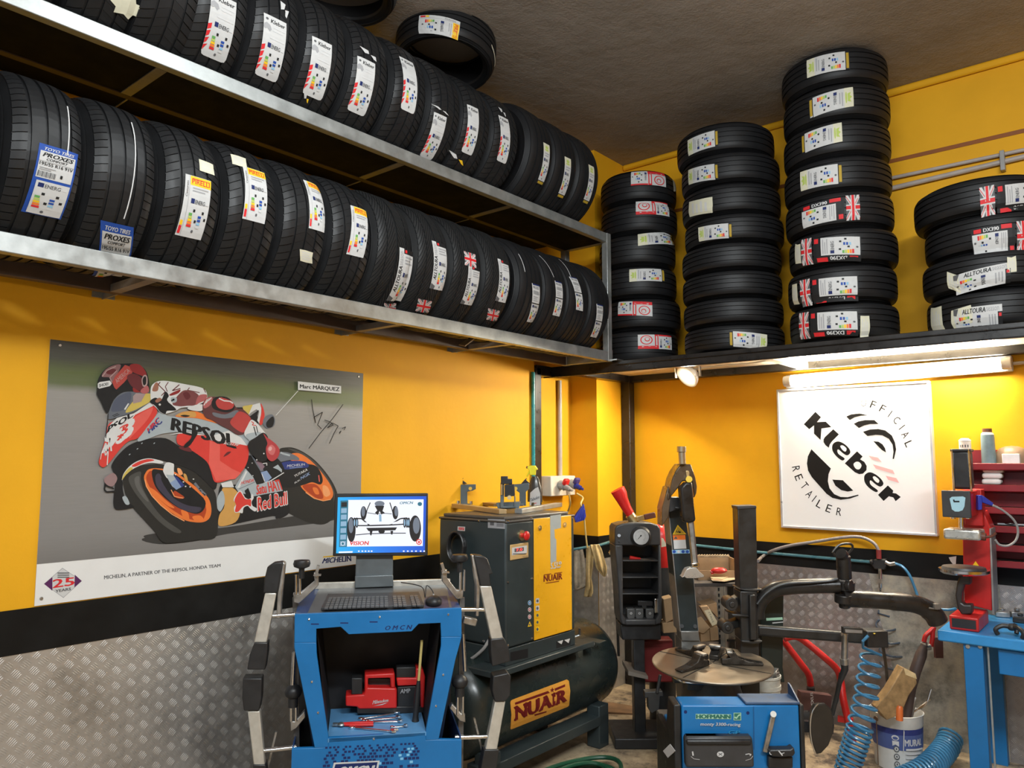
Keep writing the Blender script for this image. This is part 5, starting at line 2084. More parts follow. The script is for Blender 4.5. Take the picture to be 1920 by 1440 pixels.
# axle drawing
for cx, cy, rx, ry in ((655, 475, 52, 118), (1200, 468, 50, 116), (445, 760, 75, 215), (1540, 740, 100, 225)):
    A.ell(cx, cy, rx, ry, E_d, 0, 28, True)
A.nx()
for cx, cy, rx, ry in ((650, 450, 30, 85), (1215, 445, 30, 85), (440, 690, 42, 130), (1560, 690, 58, 140)):
    A.ell(cx, cy, rx, ry, E_g, 0, 24, True)
A.nx()
A.line([(770, 295), (715, 420), (700, 500)], 16, E_d, True)
A.line([(1105, 295), (1140, 400), (1160, 480)], 16, E_d, True)
A.ell(930, 315, 85, 48, E_g, 0, 20)
A.poly([(845, 350), (1010, 350), (980, 440), (1020, 470), (960, 500), (930, 440), (900, 510), (850, 470), (890, 430)], E_d)
A.line([(720, 470), (850, 490), (1020, 480), (1140, 490)], 10, E_d)
A.line([(940, 500), (945, 620)], 40, E_lb)
A.line([(490, 570), (620, 570), (760, 690), (1100, 680), (1290, 570), (1400, 560)], 22, E_d)
A.line([(500, 690), (720, 690), (1130, 680), (1440, 660)], 20, E_d)
A.poly([(700, 730), (1230, 720), (1200, 770), (740, 785)], E_d)
A.line([(640, 640), (820, 660), (1090, 660), (1280, 620)], 24, E_w)
A.line([(520, 850), (740, 830), (1160, 820), (1380, 820)], 14, E_d)
A.poly([(760, 780), (810, 780), (790, 860), (770, 855)], E_d, True)
A.poly([(1115, 780), (1165, 780), (1150, 845), (1125, 840)], E_d, True)
A.ell(965, 790, 55, 35, E_d)
for x in (500, 540, 1360, 1400, 1430):
    A.ell(x, 640, 26, 90, E_d, 0, 14, True)
A.nx()
for x in (500, 540, 1360, 1400, 1430):
    A.ell(x, 640, 13, 60, E_lb, 0, 14, True)
A.nx()
A.text('VISION', [(418, 1025), (740, 1022), (745, 955), (425, 960)], E_r, 0.04, 0.05, True)
A.text('OMCN', [(1275, 325), (1500, 318), (1505, 275), (1280, 280)], E_t, 0.02, 0.1, True)
A.ell(1620, 320, 38, 34, E_t)
A.ell(1605, 970, 48, 50, E_r)
A.ell(1605, 970, 32, 34, E_w)
A.ell(1605, 972, 18, 22, E_r)
A.done('screen', mon)
b = MB()
b.pp(MP, [(668, 1040), (737, 1038), (737, 1078), (666, 1080)], 0.02, -0.03)
b.pp(MP, [(666, 1080), (737, 1078), (738, 1100), (665, 1103)], 0.03, -0.005)
build('stand', b, mat('slate_metal', (0.13, 0.15, 0.16), 0.4, 0.3), mon, 0.004)

tn = (tB - tA).cross(tD_ - tA).normalized()
if tn.z < 0:
    tn = -tn
TPL = Plane(tA, tn)


def tray(x, y, l=0.0):
    return TPL(x, y, l)


kb = thing('keyboard', 'black computer keyboard lying on the cabinet tray', 'keyboard', tray(695, 1130))
b = MB()
b.prism([tray(602, 1146, 0.001), tray(795, 1140, 0.001), tray(786, 1115, 0.001), tray(614, 1119, 0.001)], tn * 0.014)
build('keyboard_base', b, dark_plastic, kb, 0.003)
b = MB()
for r in range(5):
    n_ = 21
    for c in range(n_):
        if c in (14, 18):
            continue
        u0, u1 = (c + 0.1) / n_, (c + 0.88) / n_
        v0, v1 = (r + 0.12) / 5.4 + 0.02, (r + 0.85) / 5.4 + 0.02

        def kp(u, v):
            a = V((607, 1143.5, 0)).lerp(V((790, 1137.5, 0)), u)
            c2 = V((617, 1120.5, 0)).lerp(V((783, 1116.5, 0)), u)
            q = a.lerp(c2, v)
            return tray(q.x, q.y, 0.0155)
        b.prism([kp(u0, v0), kp(u1, v0), kp(u1, v1), kp(u0, v1)], tn * 0.006)
k = build('keys', b, mat('grey_keys', (0.10, 0.10, 0.10), 0.4), kb)
k['kind'] = 'stuff'
ms_ = thing('mouse', 'black computer mouse on the right of the cabinet tray', 'mouse', tray(813, 1134))
b = MB()
p = tray(813, 1133, 0.001)
b.ball(p + tn * 0.012, (0.036, 0.052, 0.026), 18, 0, (cr, cback, tn))
build('mouse_body', b, black_plastic, ms_)
b = MB()
b.ball(p + tn * 0.036 + cback * 0.02, (0.005, 0.011, 0.006), 10, 0, (cr, cback, tn))
build('scroll_wheel', b, grey_plastic, ms_)
b = MB()
b.tube(curve([p + cback * 0.045 + tn * 0.012, tray(812, 1110, 0.03), tray(800, 1098, 0.05), tray(797, 1120, 0.006), tray(790, 1100, 0.05), tray(752, 1092, 0.05)]), 0.0022, 6)
build('mouse_cord', b, black_plastic, ms_)
b = MB()
b.prism([tray(795, 1147, 0.0005), tray(843, 1141, 0.0005), tray(838, 1117, 0.0005), tray(797, 1119, 0.0005)], tn * 0.0003)
tag(build('mouse_mat', b, mat('violet_mat', (0.07, 0.055, 0.09), 0.6)), 'violet grey mouse mat under the mouse on the tray', 'mouse mat')

# ------------------------------------------------------------------ things on the cabinet's inner shelf
IP = CP.off(-0.24)
inf = thing('tyre_inflator', 'red cordless inflator standing inside the blue cabinet', 'inflator', IP(720, 1352))


def I(x, y):
    return (540 + x / 4.8, 1240 + y / 4.8)


zoff = 0
b = MB()
b.pp(IP, [I(518, 310), I(680, 300), I(690, 270), I(690, 120), I(960, 105), I(965, 240), I(925, 240), I(920, 150), I(720, 155), I(720, 240), I(960, 240), I(980, 250), I(980, 425), I(640, 432), I(620, 412), I(518, 405)], 0.09)
build('shell', b, red_plastic, inf, 0.006)
b = MB()
b.pp(IP, [I(975, 150), I(1150, 150), I(1150, 60), I(1215, 70), I(1235, 140), I(1225, 420), I(1195, 420), I(1190, 215), I(985, 225)], 0.09)
build('shell', b, red_plastic, inf, 0.006)
b = MB()
b.pp(IP, [I(985, 230), I(1190, 220), I(1190, 420), I(985, 430)], 0.08, -0.01)
b.pp(IP, [I(975, 55), I(1150, 50), I(1150, 150), I(975, 155)], 0.07, -0.01)
b.pp(IP, [I(570, 150), I(670, 150), I(670, 300), I(570, 300)], 0.07, -0.01)
b.pp(IP, [I(620, 412), I(1225, 405), I(1225, 470), I(620, 475)], 0.08, -0.005)
b.pp(IP, [I(715, 150), I(925, 150), I(925, 242), I(715, 242)], 0.03, -0.05)
build('battery_and_base', b, black_plastic, inf, 0.004)
A = Art(lambda x, y, l: IP(*I(x, y), l + 0.0005), 0.0003)
A.text('Milwaukee', [(760, 388), (905, 362), (900, 335), (765, 352)], P_white, 0.03, 0.25)
A.poly([(765, 405), (880, 375), (900, 370), (850, 392)], P_white)
A.text('AMP', [(1010, 290), (1100, 283), (1100, 245), (1015, 250)], P_grey, 0.02)
A.done('shell_print', inf)


def shelf_pt(x, y, l=0.0):
    return onz(x, y, shz + 0.001 + l)


GW = 'spanners on the cabinet shelf'


def spanner(a, c, r, label):
    pa, pc = shelf_pt(*a, 0.004), shelf_pt(*c, 0.004)
    d = (pc - pa).normalized()
    t = thing('spanner', label, 'spanner', pa, GW)
    b = MB()
    b.bar(pa, pc, 0.011, 0.006)
    build('shank', b, chrome, t, 0.002)
    b = MB()
    b.cyl(pa - UP * 0.005, pa + UP * 0.006, r, n=14)
    build('ring_end', b, chrome, t, 0.002)
    b = MB()
    n = d.cross(UP)
    b.prism([pc - n * r * 0.6, pc + n * r * 0.6, pc + n * r * 1.2 + d * r, pc + n * r * 0.9 + d * r * 2.2, pc + n * r * 0.35 + d * r * 1.0,
             pc - n * r * 0.35 + d * r * 1.0, pc - n * r * 0.9 + d * r * 2.2, pc - n * r * 1.2 + d * r], UP * 0.008)
    build('jaw', b, chrome, t, 0.001)


spanner((677, 1348), (738, 1338), 0.012, 'chrome spanner at the back of the small pile in the blue cabinet')
spanner((682, 1351), (742, 1346), 0.011, 'chrome spanner second from the back in the cabinet pile')
spanner((690, 1354), (746, 1353), 0.010, 'chrome spanner in the middle of the cabinet pile')
spanner((660, 1364), (732, 1371), 0.014, 'long chrome spanner nearest the front edge of the cabinet shelf')
spanner((735, 1364), (757, 1362), 0.008, 'short chrome spanner crossing the long front one')
t = thing('pliers', 'red-handled pliers among the spanners on the cabinet shelf', 'pliers', shelf_pt(650, 1358))
b = MB()
p, q = shelf_pt(640, 1358, 0.009), shelf_pt(700, 1357, 0.009)
b.tube([p, (p + q) / 2 + cback * 0.012, q + cback * 0.01], 0.007, 8)
b.tube([p, (p + q) / 2 - cback * 0.012, q - cback * 0.01], 0.007, 8)
build('handles', b, red_plastic, t)
b = MB()
d = (p - q).normalized()
b.ball(p, (0.018, 0.018, 0.008), 12)
b.bar(p, p + d * 0.035, 0.014, 0.01)
build('jaws', b, steel, t)
t = thing('brush', 'black-handled brush with a thin yellow rod leaning inside the cabinet', 'brush', shelf_pt(779, 1350))
p = shelf_pt(779, 1352)
QP = Plane(p, CP.n)
b = MB()
b.tube([p, p + UP * 0.02, QP(780, 1335), QP(783, 1300), QP(785, 1276)], [0.016, 0.012, 0.013, 0.013, 0.008], 12)
build('handle', b, black_plastic, t)
b = MB()
b.tube([QP(785, 1276), QP(791, 1200)], 0.006, 8)
build('rod', b, mat('straw_yellow', (0.55, 0.44, 0.16), 0.5), t)
# ------------------------------------------------------------------ screw compressor on its tank
KX = -2.55
KY0, KY1 = 3.0, 3.60
KP = Plane((KX, 0, 0), (1, 0, 0))
KL = Plane((0, KY0, 0), (0, -1, 0))
kz1 = KP(950, 970).z
kz0 = KP(950, 1217).z
comp = thing('air_compressor', 'dark grey and yellow screw compressor mounted on a horizontal tank', 'compressor', (-2.85, 3.4, 0))
b = MB()
b.rng(-3.03, KX, KY0, KY1, kz0, kz1 - 0.025)
body = build('housing', b, anthracite, comp, 0.012)
b = MB()
b.prism([(-3.035, KY0 - 0.004, kz1 - 0.03), (KX + 0.004, KY0 - 0.004, kz1 - 0.03), (KX + 0.004, KY1 + 0.004, kz1 - 0.03), (-3.035, KY1 + 0.004, kz1 - 0.03)], (0, 0, 0.012))
b.prism([(-3.02, KY0 + 0.02, kz1 - 0.018), (KX - 0.025, KY0 + 0.02, kz1 - 0.018), (KX - 0.025, KY1 - 0.02, kz1 - 0.018), (-3.02, KY1 - 0.02, kz1 - 0.018)], (0, 0, 0.018))
build('lid', b, mat('warm_grey_lid', (0.075, 0.065, 0.055), 0.45), comp, 0.01)
b = MB()
ya, yb = KP(1000, 1000).y, KP(1070, 1000).y
za_, zb_ = KP(1000, 1201).z, KP(1000, 973).z
b.rng(KX, KX + 0.006, ya, yb, za_, zb_)
door = build('yellow_door', b, mat('yellow_door_paint', (0.80, 0.40, 0.012), 0.32, 0, 0.04), comp, 0.003)
KD = KP.off(0.006)


def R5(x, y):
    return (820 + x / 6.857, 860 + y / 6.857)


A = Art(lambda x, y, l: KD(*R5(x, y), l + 0.0003), 0.0003)
A.poly([(1450, 735), (1590, 715), (1590, 890), (1505, 910), (1510, 1020), (1530, 1040), (1530, 1320), (1455, 1340)], flat('door_grey', (0.33, 0.36, 0.36)))
A.text('5.5', [(1458, 1420), (1525, 1412), (1525, 1335), (1458, 1342)], P_white, 0.08, 0, True)
A.text('10', [(1535, 1370), (1595, 1360), (1595, 1318), (1535, 1326)], P_white, 0.06, 0, True)
A.text('bar', [(1535, 1408), (1592, 1398), (1592, 1368), (1535, 1378)], P_white, 0.05)
A.done('door_print', door)


def R2(x, y):
    return (800 + x / 2.44, 850 + y / 2.44)


A = Art(lambda x, y, l: KD(*R2(x, y), l + 0.0003), 0.0003)
P_mar = flat('print_maroon', (0.16, 0.012, 0.012))
A.text('NUAIR', [(536, 588), (620, 576), (620, 548), (536, 559)], P_mar, 0.04)
A.line([(536, 556), (570, 551)], 3, P_mar, True)
A.line([(585, 549), (620, 544)], 3, P_mar, True)
A.line([(545, 594), (606, 585)], 3, P_mar)
A.done('maker_logo', door)
A = Art(lambda x, y, l: KD(*R2(x, y), l + 0.0003), 0.0003)
for i, y in enumerate((676, 710, 742, 774, 806)):
    A.poly([(499, y - 12), (515, y - 14), (515, y + 9), (499, y + 11)], P_white if i < 2 else P_yellow)
    A.ell(507, y - 1, 5, 7, P_dgrey, 0, 10)
A.done('warning_print', door)
A = Art(lambda x, y, l: KP(*R2(x, y), l + 0.0003), 0.0003)
for i, y in enumerate((684, 715, 748)):
    A.ell(471, y, 8, 11, (P_lblue, P_white, P_white)[i], 0, 16)
    A.ell(471, y, 5, 7, (P_blue, P_red, P_red)[i], 0, 14)
    A.ell(471, y, 3, 4, P_white, 0, 10)
A.poly([(462, 794), (471, 768), (481, 790)], P_yellow)
A.poly([(467, 789), (471, 776), (476, 787)], P_dgrey)
A.done('warning_stickers', comp)
for x, y in ((516, 341), (630, 326)):
    b = MB()
    p = KD(*R2(x, y))
    b.cyl(p, p + V((0.006, 0, 0)), 0.014, n=14)
    b.cyl(p + V((0.006, 0, 0)), p + V((0.008, 0, 0)), 0.006, n=8)
    build('lock', b, brass, door)
b = MB()
p = KP(*R2(433, 375))
b.cyl(p, p + V((0.008, 0, 0)), 0.027, n=20)
k = build('stop_button', b, brass, comp)
k['label'] = 'red mushroom emergency stop button'
b = MB()
b.cyl(p + V((0.006, 0, 0)), p + V((0.03, 0, 0)), 0.012, n=16)
b.ball(p + V((0.035, 0, 0)), (0.012, 0.024, 0.024), 16)
build('push_knob', b, red_plastic, k)
b = MB()
b.pp(KP, [R2(383, 419), R2(466, 407), R2(466, 476), R2(383, 490)], 0.004, 0.006)
k = build('control_panel', b, mat('tan_panel', (0.55, 0.36, 0.15), 0.4), comp, 0.003)
A = Art(lambda x, y, l: KP(*R2(x, y), l + 0.0065), 0.0003)
A.poly([(390, 432), (459, 421), (459, 455), (390, 467)], P_lgrey)
A.poly([(402, 436), (445, 429), (445, 446), (402, 453)], P_dgrey)
A.text('7.0', [(410, 449), (438, 445), (438, 433), (410, 437)], glow('red_digits', (1.0, 0.05, 0.04), 2.0), 0.03)
lines(A, 395, 456, 455, 464, 1, P_dgrey)
A.text('NUAIR', [(440, 477), (463, 473), (463, 467), (440, 471)], P_dgrey)
A.done('panel_print', k)
A = Art(lambda x, y, l: KL(*R2(x, y), l + 0.0003), 0.0003)
A.poly([(142, 334), (176, 336), (175, 356), (141, 353)], P_white)
A.poly([(146, 338), (172, 340), (171, 352), (146, 350)], P_red)
A.text('STOP', [(148, 349), (169, 351), (169, 343), (148, 341)], P_white)
A.done('stop_sticker', comp)
A = Art(lambda x, y, l: KL(*R2(x, y), l + 0.0003), 0.0003)
A.poly([(280, 300), (358, 303), (358, 346), (280, 341)], P_grey)
A.poly([(290, 306), (308, 307), (308, 330), (290, 329)], P_dgrey)
lines(A, 320, 308, 352, 336, 4, P_dgrey)
A.done('rating_plate', comp)
b = MB()
for i in range(5):
    pts = []
    for k in range(20):
        a = 2 * PI * k / 19
        p = KL(861 + 15 * math.cos(a) + i * 1.5, 1024 + (24 + i) * math.sin(a))
        pts.append(p + V((0, -0.012 - 0.011 * i, 0)))
    b.tube(pts, 0.006, 7)
tag(build('coiled_cable', b, black_plastic), 'black cable coil hanging on the compressor side behind the clamp', 'cable')
for (x, y), pl in (((899, 977), KL), ((952, 978), KP), ((996, 972), KP), ((952, 1092), KP), ((997, 1085), KP), ((952, 1210), KP), ((997, 1197), KP), ((907, 1202), KL)):
    b = MB()
    p = pl(x, y)
    b.ball(p, 0.007, 8)
    build('screw', b, chrome, comp)
# base channel between housing and tank
b = MB()
b.rng(-3.03, KX, KY0, KY1, kz0 - 0.085, kz0 - 0.003)
k = build('base_channel', b, anthracite, comp, 0.004)
A = Art(lambda x, y, l: KP(x, y, l + 0.0003), 0.0003)
A.poly([(957, 1223), (990, 1216), (990, 1233), (957, 1240)], P_black, True)
A.poly([(1043, 1203), (1070, 1196), (1070, 1209), (1043, 1216)], P_black)
A.poly([(1045, 1203), (1056, 1200), (1053, 1208)], P_lgrey, True)
A.poly([(1058, 1200), (1069, 1197), (1066, 1206)], P_lgrey)
A.done('forklift_slot', k)
zt = kz0 - 0.085
b = MB()
b.rng(-3.05, KX + 0.035, KY0 - 0.12, KY1 + 0.14, zt - 0.03, zt)
build('top_plate', b, anthracite, comp, 0.004)
# tank
tc = V((-2.835, 0, 0.425))
tr_ = 0.265
ty0, ty1 = 2.76, 4.20
prof = []
for i in range(9):
    a = PI / 2 * i / 8
    prof.append((tr_ * math.sin(a), ty0 + 0.15 * (1 - math.cos(a))))
for i in range(9):
    a = PI / 2 * (8 - i) / 8
    prof.append((tr_ * math.sin(a), ty1 - 0.15 * (1 - math.cos(a))))
b = MB()
b.lathe(prof, tc, (0, 1, 0), 48)
tank = build('tank', b, mat('dark_green_grey_paint', (0.018, 0.026, 0.025), 0.28, 0, 0.12, 7), comp)
b = MB()
for y in (3.02, 3.85):
    b.rng(-3.04, KX + 0.02, y - 0.04, y + 0.04, tc.z + tr_ * 0.75, zt - 0.028)
build('saddle', b, anthracite, comp, 0.004)
b = MB()
b.rng(-2.70, -2.58, 2.88, 3.98, 0.13, 0.185)
build('skid_rail', b, anthracite, comp, 0.004)
for y in (2.95, 3.93):
    for x in (-2.61, -3.06):
        b = MB()
        b.rng(x - 0.06, x + 0.03, y - 0.05, y + 0.05, 0.0, 0.24)
        build('foot', b, anthracite, comp, 0.006)


def R7(x, y):
    return (930 + x / 5.54, 1180 + y / 5.54)


def tank_pt(px, py, l):
    r = ray(px, py)
    p = CAM - tc
    a = r.x * r.x + r.z * r.z
    bb = p.x * r.x + p.z * r.z
    c = p.x * p.x + p.z * p.z - (tr_ + 0.0015 + l) ** 2
    t = (-bb - math.sqrt(max(0, bb * bb - a * c))) / a
    return CAM + r * t


A = Art(lambda x, y, l: tank_pt(*R7(x, y), l), 0.0004, ([250, 350, 450, 550, 650], [560 + 40 * k for k in range(12)]))
A.poly([(155, 740), (175, 728), (735, 520), (757, 535), (772, 640), (760, 790), (745, 805), (155, 1042), (150, 1030), (160, 880), (148, 760)], flat('plate_orange', (0.72, 0.33, 0.05)))
A.poly([(195, 762), (540, 640), (560, 660), (200, 785)], P_mar, True)
A.poly([(610, 615), (718, 570), (718, 595), (612, 640)], P_mar, True)
A.poly([(395, 885), (525, 848), (525, 862), (405, 900)], P_mar, True)
A.poly([(560, 625), (578, 622), (585, 600), (592, 620), (608, 618), (594, 634), (598, 655), (583, 642), (568, 656), (573, 636)], P_mar)
A.text('NUAIR', [(200, 950), (728, 748), (728, 618), (198, 802)], P_mar, 0.07)
A.done('name_plate', tank)
b = MB()
p = tc + V((0.10, 0, 0))
g0 = at(1106, 1206, 4.55)
b.cyl(g0, g0 + V((0.02, -0.012, 0.004)), 0.026, n=18)
b.cyl(g0 + V((-0.06, 0.0, -0.06)), g0, 0.008, n=8)
k = build('pressure_gauge', b, black_plastic, comp)
b = MB()
b.cyl(g0 + V((0.0195, -0.0117, 0.0039)), g0 + V((0.022, -0.0132, 0.0044)), 0.021, n=18)
build('dial', b, P_white, k)
b = MB()
b.tube([g0 + V((-0.04, -0.05, 0.02)), g0 + V((-0.04, -0.05, 0.09))], 0.008, 8)
build('relief_valve', b, chrome, comp)
b = MB()
b.tube(curve([KL(917, 1200, 0.01), KL(905, 1218, 0.03), KL(882, 1236, 0.05), KL(860, 1240, 0.05)]), 0.008, 8)
build('grey_hose', b, grey_plastic, comp)

# green hose coiled on the floor under the tank
b = MB()
for k in range(5):
    pts = []
    for i in range(40):
        a = 2 * PI * i / 39
        r = 0.19 + 0.026 * k
        pts.append((-2.30 + r * math.cos(a) * 0.62, 3.30 + r * 1.35 * math.sin(a), 0.014 + 0.018 * ((k * 2) % 3) + 0.004 * math.sin(3 * a + k)))
    b.tube(pts, 0.012, 8)
b2 = [V((p.x - 0.08, p.y, p.z)) for p in b.v]
b.v = b2
tag(build('garden_hose', b, mat('dark_green_hose', (0.012, 0.07, 0.035), 0.35)), 'dark green hose coiled on the floor under the compressor tank', 'hose')

# ------------------------------------------------------------------ turn-plate holders and spray bottle on the compressor
top_z = kz1 + 0.001


def tp(x, y, l=0):
    return onz(x, y, top_z + l)


ad = mat('slate_steel', (0.12, 0.145, 0.155), 0.38, 0.4)
for k, (rail, brk, hole, lab, m) in enumerate((
        (((853, 952), (943, 964)), [(845, 909), (892, 908), (892, 917), (886, 920), (876, 922), (876, 946), (852, 947), (853, 925), (844, 920)], (882, 916), 'target holder with grey bracket at the left on the compressor lid', mat('tan_rail', (0.42, 0.31, 0.17), 0.4, 0.3)),
        (((972, 963), (1048, 950)), [(964, 908), (992, 906), (992, 917), (986, 922), (986, 948), (974, 949), (974, 924), (964, 917)], (967, 916), 'target holder with bright rail at the front of the compressor lid', galv))):
    pa, pb = tp(*rail[0]), tp(*rail[1])
    t = thing('target_holder', lab, 'holder', (pa + pb) / 2, 'target holders on the compressor lid')
    b = MB()
    b.bar(pa + UP * 0.013, pb + UP * 0.013, 0.045, 0.025)
    build('rail', b, m, t, 0.002)
    mid = tp(*((868, 952) if k == 0 else (983, 955)))
    BP = Plane(mid + V((-0.05, 0.05, 0)), (0.55, -0.83, 0))
    b = MB()
    b.pp(BP, brk, 0.012)
    bb_ = min(p.z for p in b.v)
    b.bar(BP(brk[5][0] - 8, 946), BP(brk[5][0] - 8, 946) + V((0.03, -0.04, 0)), 0.10, 0.012)
    d_ = build('bracket', b, ad, t, 0.002)
    b = MB()
    p = BP(*hole)
    b.cyl(p, p + BP.n * 0.003, 0.011, n=12)
    build('eyelet', b, mat('amber_hole', (0.75, 0.5, 0.08), 0.4), d_)
    b = MB()
    x0 = brk[0][0]
    b.pp(BP, [(x0 + 13, 907), (x0 + 20, 899), (x0 + 24, 896), (x0 + 22, 900), (x0 + 30, 907)], 0.02, -0.015)
    build('pointer', b, black_plastic, t)
    for q in ((-0.06, 0.02), (0.04, 0.03)):
        b = MB()
        c = mid + V((q[0], q[1], 0.02))
        b.cyl(c, c + UP * 0.02, 0.009, n=8)
        build('bolt', b, chrome, t)
t = thing('target_holder', 'black clamp block with brass screw in the middle of the compressor lid', 'holder', tp(948, 958))
BP = Plane(tp(950, 962), (0.6, -0.8, 0))
b = MB()
b.pp(BP, [(946, 909), (964, 908), (965, 930), (946, 932)], 0.05, 0.03)
b.pp(BP, [(939, 893), (952, 893), (952, 898), (960, 898), (960, 908), (939, 908)], 0.03, 0.01)
build('clamp_block', b, black_plastic, t, 0.003)
b = MB()
b.pp(BP, [(938, 905), (945, 905), (944, 950), (964, 950), (964, 930), (966, 930), (966, 952), (938, 953)], 0.04)
b.pp(BP, [(930, 943), (975, 941), (973, 953), (934, 956)], 0.06, -0.02)
build('bracket', b, ad, t, 0.002)
b = MB()
b.cyl(BP(955, 933, 0.03), BP(955, 933, 0.05), 0.012, n=12)
b.cyl(BP(941, 905, 0.0), BP(941, 928, 0.0), 0.008, n=10)
build('brass_screw', b, brass, t)
b = MB()
pa, pb = tp(885, 944), tp(935, 950)
b.bar(pa + UP * 0.01, pb + UP * 0.01, 0.07, 0.018)
tag(build('flat_rail', b, mat('bronze_rail', (0.26, 0.17, 0.08), 0.4, 0.5)), 'flat bronze coloured rail lying behind the holders on the compressor lid', 'rail')
b = MB()
pa, pb = tp(831, 946), tp(852, 944)
b.prism([pa, pa + V((0.03, -0.03, 0)), pb + V((0.03, -0.03, 0)), pb, pb + UP * 0.02, pa + UP * 0.004], (0, 0.004, 0.012))
tag(build('wedge', b, black_plastic), 'black wedge at the left rear corner of the compressor lid', 'wedge')

c = tp(1003, 950)
spr = thing('spray_bottle', 'spray bottle with yellow trigger and white label on the compressor lid', 'bottle', c)
BP = Plane(c, (0.45, -0.89, 0))
b = MB()
c.z = top_z + 0.03
hB = BP(1000, 893).z - c.z
su, sv = UP.cross(BP.n).normalized(), BP.n
w0 = (BP(1014, 940) - BP(986, 940)).length / 2
rows = [(1.0, 0), (1.0, 0.35), (0.97, 0.5), (0.72, 0.75), (0.55, 0.92), (0.35, 1.0)]
vs, fs = [], []
for k_, h_ in rows:
    for i in range(20):
        a = 2 * PI * i / 20
        vs.append(c + su * (w0 * k_ * math.cos(a)) + sv * (w0 * 0.6 * k_ * math.sin(a)) + UP * (hB * h_))
for j in range(len(rows) - 1):
    for i in range(20):
        fs.append((j * 20 + i, j * 20 + (i + 1) % 20, j * 20 + 20 + (i + 1) % 20, j * 20 + 20 + i))
fs += [tuple(range(20))[::-1], tuple(range(len(vs) - 20, len(vs)))]
b.add(vs, fs)
build('bottle_body', b, mat('smoky_bottle', (0.05, 0.045, 0.04), 0.25), spr)
BQ = BP.off(w0 * 0.6 + 0.001)
b = MB()
A = Art(lambda x, y, l: BQ(x, y, l), 0.0004)
A.poly([(993, 948), (1013, 947), (1013, 925), (1009, 913), (1003, 916), (994, 924)], P_white)
A.text('Tabulex', [(994, 941), (1012, 934), (1012, 928), (994, 935)], P_dgrey, 0.02, 0.3)
A.line([(996, 945), (1006, 943)], 1, P_red)
A.done('bottle_label', spr)
yl = mat('bright_yellow_plastic', (0.78, 0.72, 0.03), 0.35)
b = MB()
b.pp(BP, [(990, 873), (1003, 873), (1008, 880), (1004, 882), (1003, 891), (993, 891), (992, 882), (988, 878)], 0.025, 0.012)
b.pp(BP, [(992, 881), (995, 881), (989, 894), (986, 893)], 0.012, 0.006)
build('trigger_head', b, yl, spr, 0.003)
b = MB()
b.cyl(BP(987, 876), BP(990, 876.5), 0.008, n=10)
build('nozzle', b, mat('brown_plastic', (0.14, 0.06, 0.03), 0.4), spr)

# ------------------------------------------------------------------ gloves and rag hanging on the air pipe by the pillar


def cloth(name, outline, pl, m, label, cat, fold=0.012, seed=0):
    """hanging cloth: grid between left and right edge, with folds in depth and a thickness"""
    rr = random.Random(seed)
    ph = rr.uniform(0, 6)
    b = MB()
    n = len(outline) - 1

    def fn(u, v):
        k = v * n
        i = min(int(k), n - 1)
        f = k - i
        (y0, a0, b0), (y1, a1, b1) = outline[i], outline[i + 1]
        y, xa, xb = y0 + (y1 - y0) * f, a0 + (a1 - a0) * f, b0 + (b1 - b0) * f
        return pl(xa + (xb - xa) * u, y, fold * (math.sin(u * 9 + ph + v * 2) + 0.6 * math.sin(u * 4 - v * 7 + ph)) + 0.02)
    b.grid(fn, 14, 18)
    o = build(name, b, m, None, 0, 60)
    md = o.modifiers.new('thickness', 'SOLIDIFY')
    md.thickness = 0.006
    tag(o, label, cat)
    return o


GP = Plane(V((-3.05, 4.70, 1.0)), (0.5, -0.85, 0))
cloth('rag', [(1029, 1077, 1092), (1050, 1077, 1096), (1080, 1077, 1100), (1098, 1078, 1101), (1106, 1079, 1082)], GP, mat('dirty_grey_rag', (0.36, 0.30, 0.22), 0.9, 0, 0.3, 30), 'dirty grey rag hanging beside the compressor', 'rag', 0.010, 2)
cloth('work_glove', [(1024, 1098, 1112), (1035, 1099, 1114), (1062, 1099, 1112), (1085, 1100, 1109), (1100, 1099, 1112), (1110, 1097, 1112), (1119, 1096, 1109)], GP.off(0.02),
      mat('tan_glove', (0.50, 0.37, 0.17), 0.85, 0, 0.2, 30), 'long tan work glove hanging at the left on the pipe', 'glove', 0.012, 5)
cloth('work_glove', [(1021, 1108, 1122), (1030, 1110, 1127), (1050, 1115, 1133), (1065, 1118, 1137), (1075, 1127, 1136), (1081, 1131, 1134)], GP.off(0.035),
      mat('tan_glove', (0.50, 0.37, 0.17), 0.85, 0, 0.2, 30), 'shorter tan work glove slanting to the right on the pipe', 'glove', 0.012, 9)
b = MB()
gz = GP(1085, 1027).z
b.tube([GP(1075, 1030, 0.03), GP(1100, 1026, 0.035), GP(1125, 1022, 0.03), V((-3.15, 5.0, GP(1140, 1020).z))], 0.010, 10)
tag(build('air_pipe', b, grey_teal_m), 'short teal pipe on the pillar carrying the gloves', 'pipe')
b = MB()
q = GP(1146, 1020, 0.05)
b.cyl(GP(1147, 1012, 0.05), GP(1147, 1032, 0.05), 0.010, n=10)
b.tube(curve([GP(1154, 1019, 0.05), GP(1148, 1021, 0.05), GP(1146, 1030, 0.05), GP(1142, 1037, 0.05)]), 0.006, 8)
b.cyl(GP(1145, 1034, 0.05), GP(1145, 1040, 0.05), 0.012, n=10)
tag(build('pipe_tap', b, chrome), 'chrome tap on the teal pipe by the pillar', 'tap')
b = MB()
b.tube(curve([GP(1147, 1040, 0.05), GP(1150, 1080, 0.06), GP(1155, 1130, 0.06), GP(1158, 1180, 0.05), GP(1160, 1230, 0.05)]), 0.010, 8)
tag(build('air_hose', b, black_plastic), 'black hose dropping from the pipe tap behind the tank', 'hose')
